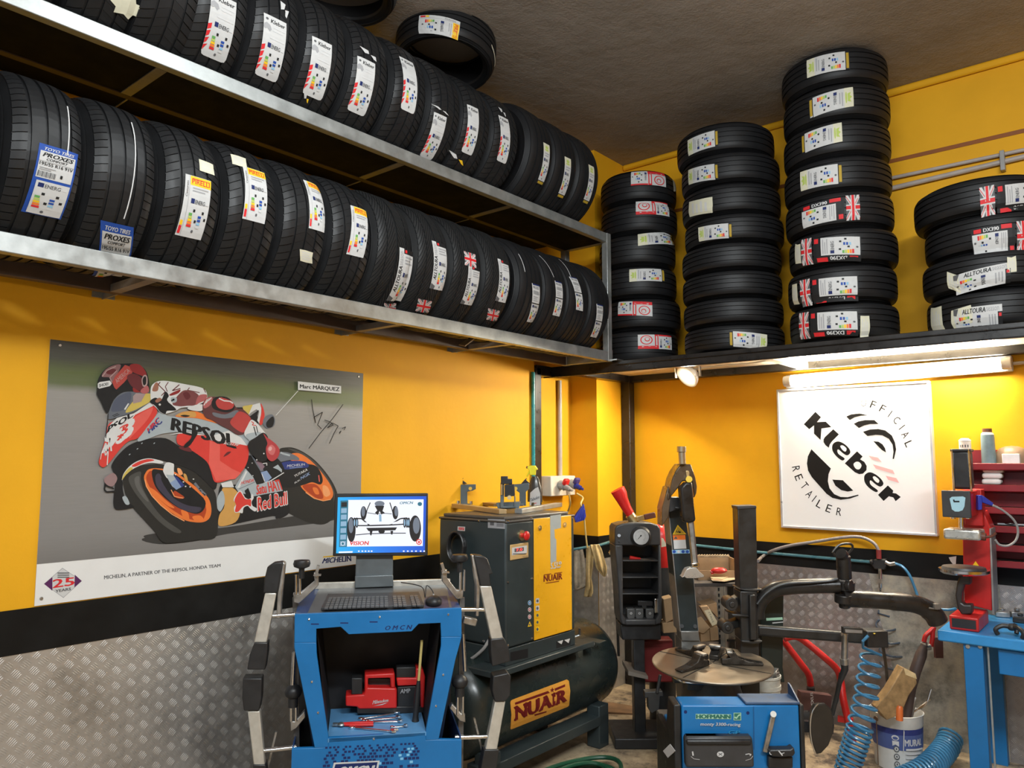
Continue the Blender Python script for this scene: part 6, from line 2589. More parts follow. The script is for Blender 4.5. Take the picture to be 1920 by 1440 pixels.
# ------------------------------------------------------------------ tyre changer
FH = V((FWD.x, FWD.y, 0)).normalized()


def DP(d):
    """upright plane facing the room at optical depth d on the picture's middle height"""
    return Plane(CAM + FWD * d, FH)


TCd = 3.5
TF = DP(TCd)
tl, tr = TF(1278, 1322), TF(1498, 1324)
tch = thing('tyre_changer', 'blue tyre changer with round turntable, tilting column and black helper arms', 'tyre changer', (tl + tr) / 2 * 1.0 + FH * 0.3)
tch.location.z = 0
BASE[tch.name] = V(tch.location)
ztop = tl.z
black_side = mat('oily_black_panel', (0.014, 0.014, 0.014), 0.5, 0, 0.4, 10)
f0, f1 = V((tl.x, tl.y, 0.03)), V((tr.x, tr.y, 0.03))
R_ = (f1 - f0).normalized()
D7 = 0.13
DR = 0.42
zlow = ztop - 0.17
b = MB()
e = V((tl.x, tl.y, 0))
prof = [(0, 0.03), (0, ztop), (D7, ztop), (D7 + 0.06, zlow), (DR, zlow), (DR, 0.03)]
b.prism([e + FH * x + UP * z for x, z in prof], R_ * (f1 - f0).length)
build('body', b, blue_paint, tch, 0.008)
b = MB()
zz = ztop + 0.001
q = [TF(1398, 1322), TF(1500, 1322)]
q = [V((p.x, p.y, ztop)) for p in q]
b.prism([q[0], q[1], q[1] + UP * 0.035 + FH * 0.10, q[1] + UP * 0.035 + FH * D7, q[0] + UP * 0.035 + FH * D7, q[0] + UP * 0.035 + FH * 0.10][0:2] + [q[1] + FH * D7, q[0] + FH * D7], UP * 0.012)
build('top_tray', b, mat('worn_dark_blue', (0.03, 0.07, 0.15), 0.5, 0, 0.4, 12), tch, 0.004)
b = MB()
for s_, p in ((1, q[1]),):
    b.prism([p + UP * 0.012, p + FH * D7 + UP * 0.012, p + FH * D7 + UP * 0.06, p + FH * 0.1 + UP * 0.055], R_ * -0.006)
build('tray_lip', b, mat('worn_dark_blue', (0.03, 0.07, 0.15), 0.5, 0, 0.4, 12), tch)
b = MB()
p = V((f0.x, f0.y, 0)) - R_ * 0.004
b.prism([p + FH * (x + 0.004) + UP * z for x, z in prof], R_ * -0.03)
build('side_panel', b, black_side, tch, 0.006)
b = MB()
p = V((f1.x, f1.y, 0)) + R_ * 0.004
b.prism([p + FH * (x + 0.004) + UP * z for x, z in prof], R_ * 0.02)
build('side_panel', b, black_side, tch, 0.006)
b = MB()
sd = f0 - R_ * 0.036
SPl = Plane(sd, -R_ - FH * 0.25)
b.pp(SPl, [(1243, 1408), (1256, 1395), (1266, 1408), (1252, 1421)], 0.002)
build('side_sticker', b, P_lgrey, tch)


def R8(x, y):
    return (1200 + x / 5.5375, 1180 + y / 5.5375)


A = Art(lambda x, y, l: TF(*R8(x, y), l + 0.0006), 0.0004)
for x, y in ((473, 858), (1120, 868), (1205, 752)):
    if y > 790:
        A.ell(x, y, 17, 18, P_navy, 0, 16, True)
A.nx()
P_mint = flat('print_mint', (0.36, 0.58, 0.42))
P_dgreen = flat('print_dark_green', (0.04, 0.16, 0.12))
A.poly([(578, 878), (946, 882), (946, 932), (578, 930)], P_mint)
A.text('HOFMANN', [(586, 925), (938, 927), (938, 886), (586, 884)], P_dgreen, 0.06)
A.poly([(972, 866), (1050, 866), (1050, 945), (972, 945)], P_mint)
A.poly([(978, 872), (1044, 872), (1044, 939), (978, 939)], P_dgreen)
A.poly([(982, 905), (1002, 912), (1022, 885), (1042, 880), (1042, 895), (1025, 900), (1005, 930), (982, 922)], P_mint)
A.text('monty 3300-racing', [(628, 1010), (1045, 1016), (1045, 972), (628, 966)], P_white, 0.03, 0.12)
A.text('GP', [(920, 1090), (1040, 1092), (1040, 1050), (920, 1048)], flat('print_faded_teal', (0.03, 0.22, 0.42)), 0.03, 0.2)
A.line([(1180, 800), (1184, 1250)], 4, P_navy, True)
A.done('front_print', tch)
b = MB()
b.pp(TF, [R8(470, 1130), R8(490, 1115), R8(1150, 1115), R8(1172, 1130), R8(1185, 1300), R8(1190, 1440), R8(480, 1440), R8(475, 1300)], 0.05, 0.045)
k = build('pedal_cover', b, dark_plastic, tch, 0.012)
A = Art(lambda x, y, l: TF(*R8(x, y), l + 0.046), 0.0004)
A.ell(835, 1297, 36, 30, P_white, 0, 20)
A.line([(815, 1310), (855, 1284)], 7, P_dgrey, True)
A.line([(815, 1284), (855, 1310)], 7, P_dgrey)
A.line([(545, 1268), (552, 1312)], 14, P_lgrey, True)
A.line([(1095, 1300), (1130, 1292), (1155, 1300), (1140, 1312)], 9, P_lgrey, True)
A.line([(530, 1320), (560, 1345), (620, 1352)], 4, P_lgrey, True)
A.line([(1172, 1315), (1150, 1345), (1095, 1362)], 4, P_lgrey)
A.done('pedal_marks', k)
b = MB()
b.pp(TF, [R8(480, 1150), R8(1165, 1150), R8(1160, 1205), R8(490, 1205)], 0.02, 0.056)
build('cover_ridge', b, black_plastic, k, 0.008)
b = MB()
b.pp(TF, [R8(1335, 1265), R8(1370, 1250), R8(1560, 1248), R8(1600, 1225), R8(1615, 1290), R8(1590, 1320), R8(1480, 1332), R8(1370, 1325)], 0.05, 0.05)
b.pp(TF, [R8(1335, 1325), R8(1590, 1325), R8(1590, 1445), R8(1335, 1445)], 0.03, 0.03)
k = build('blade_pedal', b, black_plastic, tch, 0.006)
A = Art(lambda x, y, l: TF(*R8(x, y), l + 0.051), 0.0004)
A.line([(1440, 1262), (1480, 1310)], 12, P_lgrey, True)
A.line([(1470, 1290), (1500, 1282)], 6, P_lgrey, True)
A.line([(1345, 1275), (1350, 1295), (1365, 1302)], 8, P_lgrey)
A.done('pedal_marks', k)
b = MB()
b.bar(TF(*R8(1385, 885), 0.02), TF(*R8(1295, 1275), 0.02), 0.022, 0.012, FH)
k = build('bead_lever', b, steel, tch, 0.004)
b = MB()
b.cyl(TF(*R8(1385, 880), 0.01), TF(*R8(1385, 880), 0.035), 0.013, n=14)
build('grip', b, aluminium, k)

# turntable
dc = at(1335, 1243, 3.85)
dn = V((0, 0, 1)) - FH * 0.055
dn.normalize()
dr = 0.298
b = MB()
b.lathe([(0.0, -0.014), (dr - 0.02, -0.016), (dr - 0.004, -0.012), (dr, -0.004), (dr - 0.003, 0.0), (0.0, 0.0)], dc, dn, 72)
disc = build('turntable', b, mat('oily_brown_steel', (0.27, 0.215, 0.155), 0.38, 0.65, 0.22, 9), tch, 0, 30)
DPl = Plane(dc, dn)
b = MB()
A_ = []
for e in ((1240, 1222), (1438, 1262), (1282, 1270), (1380, 1212)):
    p = DPl(*e, 0.0005)
    v = (p - dc)
    b.bar(dc + v * 0.02 + dn * 0.0008, dc + v.normalized() * (dr - 0.004) + dn * 0.0008, 0.006, 0.001, dn)
build('slot', b, mat('slot_black', (0.008, 0.007, 0.006), 0.7), disc)
for i, (px_, py_) in enumerate(((1290, 1226), (1352, 1217), (1303, 1252), (1384, 1245))):
    e = DPl(px_, py_)
    v = (e - dc)
    v = (v - dn * v.dot(dn)).normalized()
    w = dn.cross(v)
    r0 = 0.13
    c = dc + v * r0
    b = MB()
    prof = [(-0.085, 0.002), (0.115, 0.002), (0.12, 0.012), (0.05, 0.02), (0.0, 0.034), (-0.02, 0.062), (-0.055, 0.066), (-0.06, 0.05), (-0.04, 0.035), (-0.085, 0.026)]
    b.prism([c + v * x + dn * z - w * 0.024 for x, z in prof], w * 0.048)
    k = build('clamp_jaw', b, mat('greasy_steel', (0.06, 0.055, 0.05), 0.3, 0.7, 0.4, 25), tch, 0.004)
    b = MB()
    b.box(c - v * 0.045 + dn * 0.062, (0.06, 0.03, 0.012), (w, v, dn))
    build('jaw_tip', b, steel, k, 0.003)
b = MB()
base_c = V((dc.x, dc.y, zlow + 0.001))
b.lathe([(0.17, 0.0), (0.165, 0.02), (0.14, 0.10), (0.11, dc.z - zlow - 0.03), (0.0, dc.z - zlow - 0.03)], base_c, (0, 0, 1), 32)
b.box(base_c + V((0, 0, 0.15)) - R_ * 0.10 - FH * 0.06, (0.10, 0.09, 0.06), (R_, FH, UP))
b.cyl(base_c - R_ * 0.2 + UP * 0.15, base_c - R_ * 0.05 + UP * 0.16, 0.026, n=12)
build('gearbox', b, mat('dirty_cast_metal', (0.13, 0.125, 0.105), 0.5, 0.4, 0.35, 14), tch, 0.005)
b = MB()
b.tube(curve([base_c - R_ * 0.24 + UP * 0.20 - FH * 0.1, base_c - R_ * 0.18 + UP * 0.19 - FH * 0.22, base_c + R_ * 0.0 + UP * 0.185 - FH * 0.22]), 0.006, 8)
build('air_pipe', b, chrome, tch)
# clamp of the bead breaker at the left
b = MB()
lp = DP(3.75)
b.pp(lp, [(1209, 1298), (1242, 1296), (1244, 1306), (1238, 1306), (1236, 1330), (1222, 1338), (1216, 1330), (1215, 1308), (1209, 1310)], 0.05)
b.tube([lp(1238, 1265), lp(1232, 1300)], 0.008, 8)
build('breaker_hook', b, black_side, tch, 0.003)

# tilting column
TC1, TC0 = 4.28, 4.05
CPl = DP(4.2)


def R6(x, y):
    return (1140 + x / 4.8, 900 + y / 4.8)


def R9(x, y):
    return (1240 + x / 4.966, 820 + y / 4.966)


slate = mat('slate_green_paint', (0.012, 0.021, 0.024), 0.36, 0, 0.12, 9)
b = MB()
b.pp(CPl, [R6(550, 250), R6(690, 250), R6(745, 640), R6(812, 1370), R6(650, 1370), R6(575, 640)], 0.15)
col_ = build('column', b, slate, tch, 0.004)
b = MB()
b.pp(CPl, [R6(548, 330), R6(556, 330), R6(657, 1370), R6(648, 1370)], 0.16, 0.004)
b.pp(CPl, [R6(744, 640), R6(752, 640), R6(818, 1370), R6(811, 1370)], 0.16, 0.004)
build('column_flange', b, dark_galv, tch, 0.002)
b = MB()
b.pp(CPl, [R6(655, 1360), R6(815, 1360), R6(828, 1450), R6(665, 1450)], 0.12, 0.012)
pb_ = [CPl(*R6(660, 1440)), CPl(*R6(830, 1440))]
b.prism([pb_[0], pb_[1], V((pb_[1].x, pb_[1].y, 0.25)), V((pb_[0].x, pb_[0].y, 0.25))], FH * 0.15)
b.box(V(((pb_[0].x + pb_[1].x) / 2, (pb_[0].y + pb_[1].y) / 2, 0.15)) + FH * 0.02, (0.3, 0.4, 0.3), (R_, FH, UP))
build('column_foot', b, mat('bare_grey_steel', (0.20, 0.20, 0.19), 0.36, 0.6, 0.2, 9), tch, 0.004)
for x, y in ((665, 1315), (785, 1317)):
    b = MB()
    b.cyl(CPl(*R6(x, y)), CPl(*R6(x, y), 0.008), 0.011, n=10)
    build('bolt', b, black_plastic, tch)
A = Art(lambda x, y, l: CPl(*R6(x, y), l + 0.0006), 0.0004)
A.poly([(627, 403), (705, 488), (582, 492)], P_yellow)
A.poly([(628, 418), (690, 482), (596, 485)], P_gold)
A.line([(610, 455), (625, 472), (640, 455)], 5, P_black, True)
A.poly([(635, 475), (635, 465), (652, 460), (655, 478)], P_black)
A.poly([(583, 497), (695, 494), (698, 537), (588, 541)], P_orange)
A.poly([(592, 532), (610, 505), (626, 530)], P_dgrey)
A.poly([(588, 541), (698, 537), (706, 618), (594, 622)], P_white)
lines(A, 600, 548, 692, 612, 5, P_lgrey)
A.poly([(574, 630), (732, 625), (736, 660), (578, 664)], P_lblue)
for x in (596, 636, 676, 714):
    A.ell(x, 645, 15, 14, P_blue if x != 636 else P_white, 0, 14, True)
A.nx()
A.done('column_stickers', tch)
# head of the column
hood_m = mat('bronze_grey_hood', (0.15, 0.115, 0.08), 0.28, 0.7, 0.2, 8)
HPl = DP(4.12)
b = MB()
b.pp(HPl, [R9(180, 248), R9(276, 250), R9(318, 372), R9(334, 460), R9(328, 520), R9(308, 566), R9(304, 520), R9(285, 412), R9(200, 408), R9(150, 480), R9(92, 552), R9(84, 470), R9(100, 390), R9(130, 320)], 0.16, 0.05)
k = build('head_hood', b, hood_m, tch, 0.006)
b = MB()
b.pp(HPl, [R9(228, 312), R9(252, 308), R9(262, 330), R9(262, 395), R9(238, 398)], 0.02, 0.058)
build('handle', b, mat('pale_brass', (0.55, 0.42, 0.22), 0.3, 0.7), k, 0.003)
b = MB()
b.cyl(HPl(*R9(258, 390), 0.06), HPl(*R9(258, 390), 0.085), 0.017, n=14)
build('release_button', b, mat('yellow_button', (0.75, 0.50, 0.04), 0.4), k)
b = MB()
b.pp(HPl, [R9(8, 832), R9(6, 660), R9(60, 458), R9(90, 465), R9(95, 560), R9(70, 740)], 0.14, 0.0)
b.pp(HPl, [R9(60, 515), R9(84, 515), R9(80, 580), R9(60, 580)], 0.02, 0.012)
build('rear_cover', b, hood_m, tch, 0.006)
b = MB()
b.pp(HPl, [R9(75, 560), R9(185, 560), R9(190, 660), R9(75, 700)], 0.10, 0.0)
b.bar(HPl(*R9(125, 655), 0.02), HPl(*R9(185, 660), 0.02), 0.01, 0.01)
build('swing_joint', b, black_plastic, tch, 0.004)
XPl = DP(4.06)
b = MB()
b.cyl(XPl(*R9(188, 85)), XPl(*R9(188, 138)), 0.024, n=18)
b.cyl(XPl(*R9(190, 138)), XPl(*R9(196, 250)), 0.019, n=14)
build('shaft_knob', b, mat('dull_brass', (0.48, 0.40, 0.28), 0.3, 0.8), tch, 0.002)
b = MB()
b.pp(XPl, [R9(176, 470), R9(225, 420), R9(290, 415), R9(308, 640), R9(322, 765), R9(318, 785), R9(262, 800), R9(202, 785)], 0.07, 0.035)
build('shaft_housing', b, black_paint, tch, 0.014)
b = MB()
b.tube([XPl(*R9(270, 770)), XPl(*R9(312, 1180))], 0.017, 6)
build('tool_shaft', b, steel, tch)
b = MB()
b.pp(XPl, [R9(283, 1175), R9(352, 1168), R9(356, 1210), R9(288, 1218)], 0.04, 0.025)
k = build('shaft_clamp', b, chrome, tch, 0.003)
b = MB()
b.pp(XPl, [R9(302, 1187), R9(338, 1183), R9(340, 1195), R9(304, 1199)], 0.006, 0.028)
build('clamp_slot', b, P_black, k)
b = MB()
th = [R9(190, 1302), R9(205, 1292), R9(222, 1250), R9(240, 1225), R9(270, 1216), R9(330, 1216), R9(350, 1245), R9(400, 1288), R9(395, 1302), R9(330, 1313), R9(235, 1313), R9(215, 1298), R9(200, 1306)]
b.pp(XPl, th, 0.06, 0.03)
build('mount_head', b, mat('polished_tool_steel', (0.55, 0.54, 0.51), 0.32, 0.6), tch, 0.010)

# helper arm post and arms
AP = DP(4.15)


def RA(x, y):
    return (1360 + x / 7.2, 1060 + y / 7.2)


bm_ = mat('satin_black_steel', (0.020, 0.019, 0.018), 0.38, 0, 0.25, 16)
b = MB()
b.pp(AP, [(1383, 951), (1418, 951), (1421, 1108), (1388, 1108)], 0.10)
bb = AP(1402, 1108)
b.prism([AP(1388, 1108), AP(1421, 1108), V((AP(1424, 1300).x, AP(1424, 1300).y, 0.2)), V((AP(1388, 1300).x, AP(1388, 1300).y, 0.2))], FH * 0.10)
k = build('helper_post', b, bm_, tch, 0.004)
b = MB()
b.pp(AP, [(1382, 949), (1418, 948), (1419, 953), (1383, 955)], 0.11, 0.005)
build('post_cap', b, dark_plastic, k, 0.003)
b = MB()
b.pp(AP, [RA(180, 320), RA(500, 320), RA(480, 345), RA(400, 360), RA(300, 352)], 0.14, 0.03)
b.pp(AP, [RA(200, 350), RA(430, 355), RA(430, 1020), RA(215, 1020)], 0.12, 0.03)
b.pp(AP, [RA(85, 655), RA(320, 670), RA(325, 705), RA(95, 690)], 0.14, 0.045)
b.pp(AP, [RA(205, 1015), RA(510, 1020), RA(480, 1050), RA(380, 1068), RA(240, 1045)], 0.14, 0.04)
b.pp(AP, [RA(330, 400), RA(410, 400), RA(430, 1010), RA(340, 1010)], 0.06, 0.06)
build('carriage', b, bm_, tch, 0.006)
for x, y, r in ((90, 530, 0.034), (35, 845, 0.032)):
    b = MB()
    p = AP(*RA(x, y), 0.045)
    b.cyl(p + FH * 0.10, p, r, n=22)
    b.cyl(p, p - FH * 0.008, r * 0.45, n=14)
    b.bar(p + FH * 0.05, AP(*RA(220, y - 60)) + FH * 0.05, 0.05, 0.04)
    build('guide_roller', b, bm_, tch, 0.004)
b = MB()
b.pp(DP(4.3), [(1425, 1112), (1470, 1106), (1468, 1252), (1472, 1280), (1428, 1280)], 0.12)
k = build('drive_box', b, mat('dark_green_black', (0.012, 0.018, 0.015), 0.4), tch, 0.006)
A = Art(lambda x, y, l: DP(4.3)(*RA(x, y), l + 0.0006), 0.0004)
A.poly([(550, 712), (770, 700), (775, 735), (555, 748)], P_mint, True)
A.poly([(635, 772), (780, 760), (780, 772), (636, 786)], P_white)
A.done('box_sticker', k)


def RB(x, y):
    return (1400 + x / 4.8, 960 + y / 4.8)


b = MB()
pts = [at(*RB(95, 950), 4.06), at(*RB(100, 860), 4.06), at(*RB(150, 770), 4.05), at(*RB(250, 700), 4.04), at(*RB(400, 675), 4.02), at(*RB(600, 665), 4.0), at(*RB(830, 662), 3.98)]
b.tube(curve(pts, 7), 0.039, 18)
build('upper_arm', b, black_paint, tch)
b = MB()
pts = [at(*RB(95, 830), 3.98), at(*RB(180, 730), 3.98), at(*RB(330, 650), 3.97), at(*RB(570, 634), 3.96), at(*RB(740, 620), 3.95), at(*RB(820, 600), 3.94)]
b.tube(curve(pts, 7), 0.008, 8)
build('arm_hose', b, black_plastic, tch)
b = MB()
j0, j1 = at(*RB(880, 380), 3.98), at(*RB(880, 860), 3.98)
b.cyl(at(*RB(868, 395), 3.98), at(*RB(882, 600), 3.98), 0.036, n=20)
b.cyl(at(*RB(890, 620), 3.98), at(*RB(885, 700), 3.98), 0.047, n=20)
b.cyl(at(*RB(900, 660), 3.95), at(*RB(945, 665), 3.93), 0.03, n=16)
b.cyl(at(*RB(875, 740), 3.96), at(*RB(875, 815), 3.96), 0.046, n=20)
b.cyl(at(*RB(880, 815), 3.96), at(*RB(882, 862), 3.96), 0.028, n=16)
build('elbow_joint', b, black_paint, tch, 0.004)
b = MB()
pts = [at(*RB(775, 360), 3.98), at(*RB(830, 300), 3.98), at(*RB(910, 285), 3.98), at(*RB(950, 300), 3.98), at(*RB(945, 340), 3.98), at(*RB(890, 385), 3.98), at(*RB(800, 390), 3.98), at(*RB(775, 360), 3.98)]
b.tube(curve(pts, 5), 0.006, 8)
b.cyl(at(*RB(848, 372), 3.96), at(*RB(868, 395), 3.97), 0.03, n=14)
build('joint_handle', b, black_paint, tch)
b = MB()
pts = [at(*RB(860, 775), 3.96), at(*RB(1050, 785), 3.96), at(*RB(1280, 800), 3.95), at(*RB(1480, 820), 3.95), at(*RB(1600, 860), 3.95), at(*RB(1680, 920), 3.95), at(*RB(1720, 985), 3.95)]
b.tube(curve(pts, 7), [0.044] * 15 + [0.047] * 15 + [0.05] * 13, 18)
build('fore_arm', b, black_paint, tch)
b = MB()
p = at(*RB(1680, 900), 3.9)
b.cyl(at(*RB(1690, 880), 3.92), at(*RB(1712, 840), 3.92), 0.016, n=10)
b.box(at(*RB(1710, 850), 3.9), (0.03, 0.02, 0.03), (R_, FH, UP))
b.bar(at(*RB(1640, 865), 3.9), at(*RB(1690, 872), 3.9), 0.008, 0.008)
b.ball(at(*RB(1725, 945), 3.95), 0.034, 14)
build('arm_end', b, mat('dim_grey_bar', (0.14, 0.12, 0.10), 0.5), tch, 0.003)
b = MB()
pts = [at(*RB(90, 1060), 4.08), at(*RB(400, 1080), 4.06), at(*RB(700, 1105), 4.04), at(*RB(1060, 1135), 4.02)]
b.bar(pts[0], pts[-1], 0.045, 0.055)
build('lower_arm', b, bm_, tch, 0.012)
b = MB()
b.box(at(*RB(1145, 1130), 4.0), (0.11, 0.09, 0.085), (R_, FH, UP))
k = build('control_box', b, black_plastic, tch, 0.006)
b = MB()
p = at(*RB(1150, 1090), 4.0)
b.prism([at(*RB(1112, 1082), 3.99), at(*RB(1185, 1082), 3.99), at(*RB(1150, 1104), 3.94)], UP * 0.004)
build('warning_sticker', b, P_gold, k)
b = MB()
b.pp(DP(3.97), [RB(870, 1035), RB(1050, 1048), RB(1055, 1108), RB(872, 1095)], 0.03)
k = build('bracket', b, bm_, tch, 0.003)
b = MB()
b.pp(DP(3.97), [RB(885, 1055), RB(1040, 1065), RB(1040, 1092), RB(890, 1085)], 0.003, 0.002)
build('bracket_slot', b, dark_galv, k)
b = MB()
b.tube([at(*RB(862, 1090), 3.95), at(*RB(885, 1100), 3.95), at(*RB(878, 1330), 3.95)], 0.016, 12)
b.tube([at(*RB(878, 1320), 3.95), at(*RB(882, 1370), 3.95)], 0.021, 12)
build('press_rod', b, steel, tch)
b = MB()
b.tube([at(1583, 1240, 3.95), at(1584, 1255, 3.95), at(1574, 1282, 3.95)], [0.02, 0.018, 0.011], 10)
build('rod_tip', b, black_plastic, tch)
# bead breaker shovel on the right of the machine
BSP = Plane(at(1540, 1368, 4.0), FH * 0.6 - R_ * 0.8)
b = MB()
b.pp(DP(4.0), [(1527, 1322), (1534, 1320), (1548, 1320), (1559, 1330), (1564, 1350), (1563, 1375), (1554, 1398), (1540, 1413), (1530, 1415), (1522, 1390), (1519, 1362), (1521, 1338)], 0.03)
k = build('breaker_shovel', b, mat('dark_shovel_steel', (0.055, 0.05, 0.045), 0.35, 0.6), tch, 0.006)
b = MB()
b.tube(curve([DP(4.0)(1534, 1319, 0.004), DP(4.0)(1523, 1334, 0.006), DP(4.0)(1519, 1362, 0.006), DP(4.0)(1522, 1392, 0.006), DP(4.0)(1530, 1415, 0.004)]), 0.004, 8)
build('shovel_edge', b, chrome, k)
b = MB()
b.tube([at(1560, 1340, 4.05), at(1568, 1310, 4.05), at(1578, 1262, 4.05)], 0.012, 10)
b.bar(at(1555, 1365, 4.05), at(1500, 1360, 3.9), 0.05, 0.05)
build('breaker_arm', b, bm_, tch)

# ------------------------------------------------------------------ inflation tower beside the changer
IT = Plane(at(1203, 1080, 4.62), FH * 0.97 - V((RGT.x, RGT.y, 0)) * 0.05)
tow = thing('inflation_tower', 'black inflation tower with round pressure gauge and shelf niches', 'tower', IT(1203, 1080))
tow.location.z = 0
BASE[tow.name] = V(tow.location)
b = MB()
b.pp(IT, [R6(62, 440), R6(80, 410), R6(140, 392), R6(250, 383), R6(380, 388), R6(450, 405), R6(472, 440), R6(476, 590), R6(62, 590)], 0.20)
b.pp(IT, [R6(62, 585), R6(134, 585), R6(136, 1210), R6(160, 1255), R6(160, 1308), R6(125, 1300), R6(110, 1250), R6(90, 900)], 0.20)
b.pp(IT, [R6(452, 585), R6(476, 585), R6(490, 1240), R6(480, 1290), R6(430, 1308), R6(430, 1255), R6(456, 1210)], 0.20)
b.pp(IT, [R6(155, 1255), R6(435, 1255), R6(435, 1308), R6(155, 1308)], 0.20)
build('tower_shell', b, dark_plastic, tow, 0.010)
b = MB()
b.pp(IT, [R6(120, 585), R6(470, 585), R6(475, 1300), R6(120, 1300)], 0.02, -0.19)
build('back_panel', b, black_plastic, tow)
for y in (722, 872, 1020):
    b = MB()
    b.pp(IT, [R6(130, y), R6(456, y), R6(456, y + 12), R6(130, y + 12)], 0.18, -0.006)
    build('niche_shelf', b, dark_plastic, tow, 0.003)
b = MB()
b.pp(IT, [R6(110, 1300), R6(480, 1300), R6(478, 1440), R6(130, 1440)], 0.16, -0.03)
lo = [IT(*R6(230, 1430), -0.04), IT(*R6(330, 1430), -0.04)]
b.prism([lo[0], lo[1], V((lo[1].x, lo[1].y, 0.02)), V((lo[0].x, lo[0].y, 0.02))], FH * 0.1)
b.box(V(((lo[0].x + lo[1].x) / 2, (lo[0].y + lo[1].y) / 2, 0.03)) + FH * 0.05, (0.34, 0.34, 0.06), (R_, FH, UP))
build('tower_base', b, black_plastic, tow, 0.006)
gp = IT(*R6(292, 508))
b = MB()
b.lathe([(0.0, 0.0), (0.062, 0.0), (0.062, 0.02), (0.050, 0.03), (0.048, 0.022), (0.0, 0.022)], gp, -FH, 36)
g = build('gauge', b, black_plastic, tow)
b = MB()
b.cyl(gp - FH * 0.0225, gp - FH * 0.0245, 0.047, n=36)
dl = build('dial', b, P_white, g)
GPl = Plane(gp - FH * 0.0247, -FH)
A = Art(lambda x, y, l: GPl(*R6(x, y), l), 0.0003)
for i in range(26):
    a = math.radians(-225 + i * 270 / 25)
    r0, r1 = (40, 50) if i % 5 else (36, 52)
    A.line([(292 + r0 * math.cos(a), 508 + r0 * 1.05 * math.sin(a)), (292 + r1 * math.cos(a), 508 + r1 * 1.05 * math.sin(a))], 1.6, P_dgrey, True)
A.line([(270, 532), (302, 496)], 5, P_black)
A.ell(296, 502, 7, 7, P_black)
A.done('gauge_print', g)
for y, r in ((470, 0.006), (500, 0.010), (548, 0.006)):
    b = MB()
    b.cyl(IT(*R6(100, y)), IT(*R6(100, y), 0.01), r, n=10)
    build('push_button', b, chrome if r > 0.008 else black_plastic, tow)
SH = IT.off(-0.06)
t = thing('screwdriver', 'red-handled screwdriver in the top niche of the black tower', 'screwdriver', SH(*R6(250, 715)))
b = MB()
b.tube([SH(*R6(195, 698)), SH(*R6(290, 712))], [0.012, 0.010], 10)
build('handle', b, red_plastic, t)
b = MB()
b.tube([SH(*R6(290, 712)), SH(*R6(390, 716))], 0.004, 8)
build('blade', b, chrome, t)
for i, x in enumerate((172, 248, 342)):
    b = MB()
    b.pp(SH, [R6(x, 1160), R6(x + 72, 1158), R6(x + 74, 1228), R6(x + 68, 1250), R6(x + 8, 1252), R6(x, 1232)], 0.05, 0.03)
    o = build('battery_pack', b, mat('grey_black_plastic', (0.07, 0.07, 0.07), 0.4), None, 0.005)
    tag(o, ('black socket case at the left in the bottom niche of the tower', 'middle black socket case in the bottom niche of the tower', 'black socket case at the right in the bottom niche of the tower')[i], 'case', 'socket cases in the tower')
    A = Art(lambda xx, yy, l: SH(*R6(xx, yy), l + 0.031), 0.0003)
    A.ell(x + 36, 1200, 10, 10, P_lgrey, 0, 14)
    A.ell(x + 36, 1200, 6, 6, P_dgrey, 0, 12)
    BASE[o.name] = BASE[o.name]
    A.done('case_mark', o)
t = thing('air_gun', 'silver-tipped air tool lying in the bottom niche of the tower', 'tool', SH(*R6(360, 1130)))
b = MB()
b.bar(SH(*R6(265, 1105)), SH(*R6(400, 1110)), 0.03, 0.03)
b.bar(SH(*R6(320, 1115)), SH(*R6(325, 1160)), 0.03, 0.03)
build('body', b, black_plastic, t, 0.004)
b = MB()
b.bar(SH(*R6(412, 1128), 0.02), SH(*R6(448, 1128), 0.02), 0.04, 0.085)
build('silver_tip', b, chrome, t, 0.003)
b = MB()
b.tube([IT(1233, 1110, -0.1), IT(1236, 1150, -0.1)], 0.01, 8)
# red hose valve on top
VP = IT.off(-0.10)
t = thing('hose_valve', 'red bead-blaster nozzle with brass valve on top of the tower', 'valve', VP(1186, 978))
b = MB()
b.tube([VP(*R6(85, 85)), VP(*R6(110, 130)), VP(*R6(130, 180)), VP(*R6(165, 250)), VP(*R6(205, 315))], [0.046, 0.044, 0.036, 0.030, 0.026], 18)
build('nozzle', b, red_plastic, t)
b = MB()
b.tube([VP(*R6(195, 310)), VP(*R6(250, 385))], 0.030, 14)
b.cyl(VP(*R6(225, 345)), VP(*R6(265, 350)), 0.02, n=12)
build('brass_body', b, brass, t)
b = MB()
b.bar(VP(*R6(255, 350), 0.03), VP(*R6(325, 335), 0.03), 0.02, 0.03)
k = build('lever', b, brass, t, 0.003)
b = MB()
b.bar(VP(*R6(325, 335), 0.03), VP(*R6(425, 312), 0.03), 0.022, 0.034)
build('lever_grip', b, mat('brown_grip', (0.12, 0.035, 0.02), 0.45), k, 0.004)

# red pressure vessel behind the tower
t = thing('fire_extinguisher', 'red cylinder partly hidden behind the black inflation tower', 'extinguisher', at(1245, 1100, 5.1))
b = MB()
c0, c1 = at(1238, 1062, 5.05), at(1238, 1000, 5.05)
b.tube([c0, c0 + (c1 - c0) * 0.2, c1, c1 + UP * 0.04, c1 + UP * 0.06], [0.07, 0.075, 0.075, 0.05, 0.02], 20)
build('cylinder', b, red_paint, t)
b = MB()
A = Art(lambda x, y, l: DP(4.96)(x, y, l), 0.0004)
A.poly([(1240, 1008), (1244, 1010), (1251, 1024), (1240, 1026)], P_cream)
A.done('label', t)
b = MB()
cb_ = V((c0.x, c0.y, 0))
b.tube([cb_, V((c0.x, c0.y, c0.z))], 0.085, 18)
build('stand_pipe', b, black_side, t)
